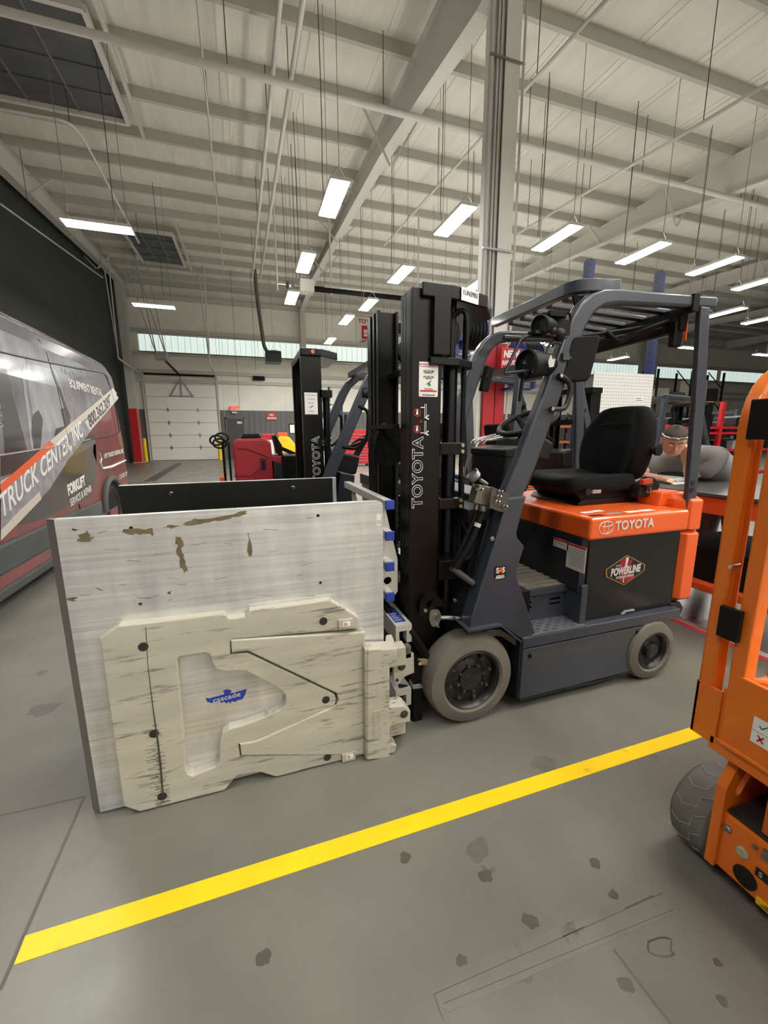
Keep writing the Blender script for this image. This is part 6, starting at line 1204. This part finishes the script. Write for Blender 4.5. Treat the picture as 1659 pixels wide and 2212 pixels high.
# ---------------------------------------------------------------- red bar rack with parts, far pallet racks
BR = thing('bar_rack', 'red steel bar rack holding black machine parts behind the person', 'rack', (11., 7.2, 0))
for x, zt in ((10.9, 2.14), (13.0, 1.6), (9.2, 1.6)): part(MB().bar((x-.02, 7.0, 0), (x+.02, 7.0, zt), .08, .11), 'post', M_RED, BR)
for z in (1.53, 1.40, .98, .42): part(MB().box(9.2, 13.05, 6.97, 7.04, z-.03, z+.03), 'rail', M_RED, BR)
for z in (1.37, .95, .39): part(MB().box(9.2, 13.05, 7.04, 7.8, z-.03, z), 'shelf', M_BLKM, BR)
random.seed(11)
for z, n_ in ((1.37, 6), (.95, 6), (.39, 6)):
    for k in range(n_):
        x = 9.35+k*3.5/n_; w_ = random.uniform(.34, .5); h = random.uniform(.2, .36) if z < 1.3 else random.uniform(.3, .5); t_ = random.random(); r = MB()
        if t_ < .35: r.lathe([(h*.4, 0), (h*.5, .02), (h*.5, w_-.02), (h*.4, w_)], (x, 7.4, z+h*.5+.002), (1, 0, 0), 18)
        else: r.prism(rpoly([(x, z+.002), (x+w_, z+.002), (x+w_*.9, z+h), (x+w_*.1, z+h*.9)], .03), 'y', 7.15, 7.7)
        tag(r.build('machine_part', mat('part_grey', (150, 146, 138), .6) if .35 < t_ < .5 else M_RUB, smooth=35), 'machine part lying on the red bar rack', 'machine part', 'machine parts on the red bar rack')
def pallet_rack(x0, x1, y, label, zs, top):
    r = thing('pallet_rack', label, 'rack', ((x0+x1)/2, y, 0))
    for x in (x0, (x0+x1)/2, x1):
        for dy in (0, 1.0): part(MB().box(x-.06, x+.06, y+dy, y+dy+.08, 0, top), 'upright', M_BLKM, r)
        for k in range(4): part(MB().bar((x, y+.04, .3+k*top/4), (x, y+1.04, .3+(k+.9)*top/4), .04, .05), 'brace', M_BLKM, r)
    for z in zs:
        for dy in (0, 1.0): part(MB().box(x0, x1, y+dy-.02, y+dy+.04, z-.14, z), 'beam', mat('rack_beam_orange', (176, 92, 50), .5), r)
        part(MB().box(x0, x1, y+.05, y+1.0, z-.03, z), 'deck', mat('deck_wood', (120, 96, 70), .8), r)
    return r
pallet_rack(23.7, 29.4, 19., 'dark pallet rack with orange beams in front of the far windows', (1.75, 3.42), 5.2)
random.seed(5)
for k, (x, w_, h, m_) in enumerate(((24.0, .9, .7, 'cardboard grey'), (25.1, 1.2, .5, 'dark tarp'), (26.75, 1.4, 1.3, 'pale crate'), (28.3, .9, .8, 'black drum'))):
    tag(MB().prism(rpoly([(x, 3.425), (x+w_, 3.425), (x+w_*.95, 3.42+h), (x+w_*.05, 3.42+h)], .06), 'y', 19.1, 19.9).build('stored_box', mat('stored_'+m_, {'c': (150, 146, 138), 'd': (70, 68, 64), 'p': (168, 164, 150), 'b': (34, 34, 36)}[m_[0]], .7)), m_+' stored on the upper level of the dark pallet rack', 'box')
for k in range(6): tag(MB().box(23.9+.92*k, 24.6+.92*k, 19.1, 19.9, 1.755, 2.3+.2*(k % 3)).build('stored_box', mat('stored_dark', (52, 50, 48), .7), bevel=.02), 'dark box stored on the lower level of the dark pallet rack', 'box', 'dark boxes on the lower rack level')
pallet_rack(13.5, 19., 20., 'low dark storage rack standing against the far wall', (1.0, 1.9), 2.4)
for k in (0, 1, 2, 4, 5, 6): tag(MB().box(13.7+.75*k, 14.3+.75*k, 20.1, 20.8, 1.005, 1.45+.1*(k % 2)).build('stored_box', mat('stored_dark', (52, 50, 48), .7), bevel=.02), 'dark box on the low storage rack by the far wall', 'box', 'boxes on the low storage rack')
# ---------------------------------------------------------------- tool chests, machines on the far left floor
def chest(x, y, w_, h, label):
    r = thing('tool_chest', label, 'tool chest', (x, y, 0)); part(MB().box(x, x+w_, y, y+.6, .12, h), 'cabinet', M_RED, r, bevel=.01); n_ = int((h-.2)/.13)
    for k in range(n_):
        d_ = part(MB().box(x+.03, x+w_-.03, y-.015, y, .16+.13*k, .27+.13*k), 'drawer', M_RED, r); part(MB().box(x+.06, x+w_-.06, y-.03, y-.015, .245+.13*k, .262+.13*k), 'handle', M_PRINTG, d_)
    for dx in (.06, w_-.06): part(MB().cyl((x+dx, y+.1, .06), (x+dx, y+.16, .06), .06, 12), 'caster', M_RUB, r)
chest(4.15, 18., 1.1, 1.62, 'tall red tool chest with pale drawer handles by the far wall'); chest(5.4, 18., .9, 1.1, 'short red tool chest standing next to a taller one')
o = thing('yellow_scrubber', 'yellow tank machine standing behind the red pallet truck', 'machine', (1.4, 16., 0)); part(MB().prism(rpoly([(1.05, .2), (1.85, .2), (1.80, 1.0), (1.55, 1.35), (1.15, 1.38)], .1), 'y', 16., 16.7), 'tank', M_YEL, o, bevel=.03); part(MB().prism([(1.1, 1.39), (1.5, 1.36), (1.5, 1.5), (1.15, 1.52)], 'y', 16.1, 16.6), 'lid', M_PRINTO, o, bevel=.02)
for x in (1.2, 1.7): part(MB().cyl((x, 16.05, .12), (x, 16.15, .12), .12, 16), 'wheel', M_RUB, o)
o = thing('white_machine', 'pale wheeled machine with a red cap next to the yellow tank machine', 'machine', (.75, 15., 0)); part(MB().prism(rpoly([(.55, 0), (.95, 0), (.9, 1.25), (.6, 1.25)], .05), 'y', 15., 15.5), 'body', M_WHITE, o); part(MB().box(.5, .95, 15., 15.5, 1.25, 1.45), 'cap', M_RED, o, bevel=.03)
o = thing('white_machine', 'pale wheeled machine with black straps right of the yellow tank machine', 'machine', (2.2, 16., 0)); part(MB().prism(rpoly([(2.0, 0), (2.5, 0), (2.45, 1.2), (2.1, 1.3)], .05), 'y', 16., 16.5), 'body', M_WHITE, o); part(MB().box(1.99, 2.5, 15.99, 16.0, .95, 1.05), 'strap', M_BLKM, o); part(MB().ball((2.2, 16.2, 1.45), .16), 'ball_cap', M_RED, o, smooth=50)
o = thing('monitor_stand', 'small white screen on a dark stand before the grey wainscot', 'monitor', (1.9, 17., 0)); part(MB().box(1.87, 1.93, 17., 17.06, 0, 1.45), 'pole', M_BLKM, o); part(MB().box(1.65, 2.15, 16.97, 17.0, 1.45, 1.85), 'frame', M_BLKM, o); part(MB().box(1.69, 2.11, 16.962, 16.97, 1.49, 1.81), 'screen', M_PRINTW, o); part(MB().box(1.7, 2.1, 16.9, 17.2, 0, .03), 'base', M_BLKM, o)
o = thing('blue_pole', 'thin blue pole with a rolled dark cover by the tool chests', 'pole', (3.6, 16., 0)); part(MB().cyl((3.6, 16., 0), (3.6, 16., 3.0), .045, 12), 'pole', M_BLUEP, o, smooth=40); part(MB().cyl((3.6, 16., 2.55), (2.9, 16., 2.55), .02, 8), 'arm', M_BLUEP, o); part(MB().tube([(3.75, 16., 2.2), (3.78, 16., 1.6), (3.72, 16., 1.1)], [.05, .12, .08], 10), 'rolled_cover', M_BLKM, o, smooth=50); part(MB().box(3.4, 3.8, 15.85, 16.15, 0, .03), 'base', M_BLUEP, o)
o = thing('belt_board', 'white wall board hung with long black belts', 'board', (3.1, 17.5, 0)); part(MB().box(2.75, 3.45, 17.5, 17.55, .2, 2.1), 'board', M_WHITE, o)
for k in range(4): part(MB().tube([(2.9+.13*k, 17.48, 1.9), (2.9+.13*k, 17.48, .7)], .03, 6), 'belt', M_BLKM, o)
for x in (2.8, 3.4): part(MB().box(x-.03, x+.03, 17.5, 17.9, 0, .2), 'foot', M_BLKM, o)
# ---------------------------------------------------------------- far wall: overhead door, exit door, bollards, signs
dr = struct(MB().box(-5.14, -1.50, Y1-.06, Y1-.035, 0, 4.28).build('door_1', M_BLKM), 'white sectional overhead door')
for k in range(6): part(MB().box(-5.14, -1.50, Y1-.10, Y1-.06, .02+.71*k, .02+.71*k+.695), 'door_panel', mat('door_white', (238, 236, 228), .5), dr, bevel=.006)
for x in (-4.1, -2.55):
    for k in range(1, 5): part(MB().box(x-.03, x+.03, Y1-.115, Y1-.10, .71*k-.11, .71*k+.13).box(x-.09, x+.09, Y1-.113, Y1-.10, .71*k-.02, .71*k+.04), 'hinge', M_STEEL, dr)
for x in (-5.22, -1.42): part(MB().box(x-.05, x+.05, Y1-.14, Y1-.035, 0, 4.7), 'door_track', M_STEEL_W, dr)
part(MB().cyl((-5.1, Y1-.25, 4.75), (-1.5, Y1-.25, 4.75), .05, 10), 'spring_shaft', M_BLKM, dr); 
for a, b in (((-3.3, 4.55), (-3.9, 3.6)), ((-3.3, 4.55), (-2.7, 3.6)), ((-3.9, 3.62), (-2.7, 3.62)), ((-3.3, 4.7), (-3.3, 3.62))): part(MB().bar((a[0], Y1-.16, a[1]), (b[0], Y1-.16, b[1]), .04, .05), 'door_brace', M_STEEL, dr)
for x in (-5.22, -1.40):
    part(MB().bar((x, Y1-.14, 4.7), (x-.25 if x < -3 else x-.1, Y1-3.4, 5.0), .05, .08), 'horizontal_track', M_STEEL_W, dr)
    xx = x-.25 if x < -3 else x-.1
    for dx in (-.7, .35): part(MB().bar((xx, Y1-3.4, 5.0), (xx+dx*.3, Y1-3.4-.4*dx, roof(Y1-3.4)), .05, .03), 'track_hanger', M_STEEL_W, dr)
op = WY(348, 768, 22.5); part(MB().box(op.x-.25, op.x+.25, 22.4, 22.9, op.z-.18, op.z+.18), 'door_operator', M_PRINTG, dr, bevel=.03); part(MB().bar((op.x, 22.9, op.z-.05), (-3.3, Y1-.15, 4.72), .08, .08), 'operator_rail', M_BLKM, dr)
for dx in (-.2, .2):
    for q_ in (-.35, .1): part(MB().bar((op.x+dx, 22.6, op.z), (op.x+dx+q_-.5, 22.0+q_, roof(22.)), .05, .02), 'operator_hanger', M_STEEL_W, dr)
for x, s_ in ((-5.32, 'left post'), (-1.50, 'right post')):
    b2 = tag(MB().lathe([(.10, 0), (.10, 1.22), (.07, 1.28), (.001, 1.30)], (x, 25.7, 0), (0, 0, 1), 20).build('bollard', M_YEL, smooth=40), 'yellow bollard between the red column sleeve and the overhead door' if x < -3 else 'yellow bollard between the overhead door and the exit door', 'bollard')
d2 = struct(MB().box(-1.02, -.08, Y1-.08, Y1-.03, 0, 2.38).build('door_2', mat('door_grey', (72, 73, 72), .5)), 'grey exit door')
for (a, b, c_, d_) in ((-1.10, -1.02, 0, 2.46), (-.08, 0., 0, 2.46), (-1.10, 0., 2.38, 2.46)): part(MB().box(a, b, Y1-.10, Y1-.03, c_, d_), 'door_frame', M_WALLG, d2)
part(MB().box(-.45, -.18, Y1-.085, Y1-.08, 2.1, 2.22), 'door_sign', M_PRINTW, d2); part(MB().box(-.25, -.1, Y1-.15, Y1-.08, 1.0, 1.05), 'push_bar', M_STEEL, d2)
ex = thing('exit_sign', 'lit red EXIT sign above the grey exit door', 'sign', (-.55, Y1-.1, 2.95)); part(MB().box(-.80, -.28, Y1-.16, Y1-.03, 2.85, 3.12), 'housing', M_WHITE, ex); text('letters', 'EXIT', .26, (-.54, Y1-.165, 2.985), (1, 0, 0), (0, 0, 1), mat('exit_red', (230, 40, 40), .5, emit=1.5), ex, bold=.012); part(MB().box(-.70, -.40, Y1-.2, Y1-.05, 2.70, 2.78), 'lamp_pair', M_PRINTW, ex)
rs = thing('red_sign', 'small red notice with white letters on the grey wainscot', 'sign', (1.55, Y1-.07, 2.5)); part(MB().box(1.27, 1.87, Y1-.075, Y1-.062, 2.3, 2.78), 'plate', M_RED, rs); text('letters', 'NO', .16, (1.57, Y1-.079, 2.62), (1, 0, 0), (0, 0, 1), M_PRINTW, rs, bold=.008); text('letters', 'SMOKING', .14, (1.57, Y1-.079, 2.43), (1, 0, 0), (0, 0, 1), M_PRINTW, rs, bold=.008, xs=.85)
ts = thing('wall_banner', 'white banner lettered TOYOTA LIFT TRUCKS high on the far wall', 'banner', (7.85, Y1-.05, 7.9)); part(MB().box(7.0, 8.75, Y1-.05, Y1-.02, 7.08, 8.72), 'sheet', M_WHITE, ts); text('letters', 'TOYOTA', .36, (7.875, Y1-.055, 8.42), (1, 0, 0), (0, 0, 1), M_PRINTR, ts, bold=.012); text('letters', 'LIFT TRUCKS', .24, (7.875, Y1-.055, 7.22), (1, 0, 0), (0, 0, 1), M_PRINTB, ts, bold=.012, xs=.9)
part(MB().box(7.35, 8.40, Y1-.054, Y1-.05, 7.38, 8.18), 'red_square', M_PRINTR, ts); part(MB().box(7.50, 7.90, Y1-.058, Y1-.054, 7.55, 7.70), 'truck_icon', M_PRINTW, ts); part(MB().box(7.50, 7.90, Y1-.058, Y1-.054, 7.74, 7.95), 'truck_icon', M_PRINTW, ts); part(MB().bar((7.98, Y1-.056, 7.5), (7.98, Y1-.056, 8.08), .004, .05, (1, 0, 0)), 'truck_icon', M_PRINTW, ts); part(MB().bar((8.05, Y1-.056, 7.6), (8.2, Y1-.056, 8.0), .004, .05, (1, 0, 0)), 'truck_icon', M_PRINTW, ts); part(MB().cyl((8.08, Y1-.058, 7.52), (8.08, Y1-.054, 7.52), .09, 16), 'truck_icon', M_PRINTW, ts)
el = thing('emergency_light', 'small dark emergency light box on the far wall girt', 'wall light', (.9, Y1-.2, 4.6)); part(MB().box(.62, 1.28, Y1-.28, Y1-.12, 4.62, 4.85), 'box', M_BLKM, el)
# ---------------------------------------------------------------- ceiling equipment
UH = thing('unit_heater', 'dark box unit heater hanging on a flue pipe', 'heater', (1.5, 21.8, 5.1)); part(MB().box(1.15, 1.89, 21.5, 22.4, 4.93, 5.44), 'case', M_CHARD, UH, bevel=.01)
for k in range(5): part(MB().box(1.89, 1.905, 21.56, 22.34, 4.99+.085*k, 5.03+.085*k), 'louvre', M_BLKM, UH)
part(MB().tube(bend([(1.25, 21.9, 5.44), (1.12, 21.9, 5.7), (.95, 22., 7.6), (.88, 22., roof(22.)-.02)], .2), .09, 10), 'flue_pipe', mat('flue_grey', (112, 110, 104), .5, .5), UH, smooth=40)
RH = thing('radiant_heater', 'long black radiant tube heater with a pale control box hung under the roof', 'heater', (4., 14., 6.0)); HY = 14.6; hb = WY(660, 622, HY)
part(MB().cyl((hb.x+.3, HY, 6.16), (hb.x+6.5, HY, 6.16), .09, 14), 'heater_tube', M_BLKM, RH, smooth=40); part(MB().prism([(-.25+HY, 6.21), (HY-.15, 6.30), (HY+.15, 6.30), (HY+.25, 6.21)], 'x', hb.x+.6, hb.x+6.5), 'reflector', M_STEEL_W, RH)
part(MB().box(hb.x-.2, hb.x+.25, HY-.25, HY+.25, 6.01, 6.36), 'control_box', M_PAPER, RH, bevel=.01); part(MB().ball((hb.x-.5, HY, 6.2), .15, 14), 'burner_fan', M_STEEL, RH, smooth=50)
for x in (hb.x-.9, hb.x+.85, hb.x+4.): part(MB().cyl((x, HY, 6.0), (x, HY, roof(HY)), .03, 8), 'hanger_pipe', M_STEEL_W, RH)
part(MB().cyl((hb.x-.9, HY, 6.2), (hb.x-.2, HY, 6.2), .04, 8), 'inlet_pipe', M_STEEL, RH)
def pipe(name, pts, r, label, m=M_STEEL_W, hang=()):
    o = thing(name, label, 'pipe', pts[0]); part(MB().tube(pts, r, 10), 'pipe_run', m, o, smooth=40)
    for p in hang: part(MB().cyl(p, (p[0], p[1], roof(p[1])), .008, 5), 'pipe_hanger', M_CORD, o)
    return o
pz = 7.55; k_ = (pz-1.4)/5.6; py_ = 7.88*k_
pipe('sprinkler_main', [(X0+.1, py_, pz), (X1-.2, py_, pz)], .062, 'thick pale sprinkler main running under the roof across the whole hall', hang=[(x, py_, pz) for x in (-3.2, .1, 2.9, 6.2, 9.5, 13.)])
for i_, (u0, v0, u1, v1, X_) in enumerate(((1310, 0, 830, 530, 5.0), (1659, 180, 1110, 510, 8.0), (655, 0, 562, 600, 1.35), (592, 130, 545, 600, 1.05), (440, 150, 484, 600, -.62))):
    a, b = (WX(u0, v0, X_), WX(u1, v1, X_)) if i_ < 2 else (WZ(u0, v0, 7.8), WZ(u1, v1, 7.8)); hl = [tuple(a.lerp(b, t)) for t in (.15, .55, .9)]
    pipe('branch_pipe', [tuple(a-(b-a)*.15), tuple(b)], (.03, .03, .045, .045, .018)[i_], ['pale branch pipe passing behind the white column', 'pale branch pipe running under the right-hand roof bay', 'thick pale pipe hung beneath the roof left of the main beam', 'second pale pipe running next to a thicker one left of the main beam', 'thin pale conduit running along the middle of the left roof bay'][i_], hang=hl)
a = [WZ(u, v, 8.) for u, v in ((0, 235), (150, 262), (180, 300), (300, 525))]; pipe('bent_conduit', [tuple(p) for p in bend(a, .3)], .03, 'bent pale conduit turning below the dark rooflight', hang=[tuple(a[1]), tuple(a[3])])
a0, a1 = WX(0, 440, -5.3), WX(222, 600, -5.3); pipe('wall_conduit', [tuple(a0), tuple(a1)], .025, 'thin pale conduit running along the dark left wall', hang=[tuple(a0.lerp(a1, .2)), tuple(a1)])
# drop cables and cord reels hanging from the roof
for i_, (u, v0, v1, Y_) in enumerate(((632, 300, 560, 12.), (640, 260, 600, 12.5), (648, 320, 610, 13.), (485, 600, 900, 22.), (523, 600, 960, 23.), (553, 560, 800, 22.), (808, 480, 620, 15.), (1165, 330, 510, 9.), (1255, 300, 480, 9.5), (950, 260, 460, 9.))):
    a, b = WY(u, v0, Y_), WY(u-(3 if u > 900 else 0), v1, Y_); o = thing('drop_cord', 'thin drop cord hanging from the roof', 'cord', (b.x, Y_, b.z), 'drop cords hanging from the roof'); part(MB().tube([(b.x, Y_, b.z), (b.x, Y_, roof(Y_))], .008, 6), 'cord', M_CORD if i_ % 3 else M_STEEL_W, o)
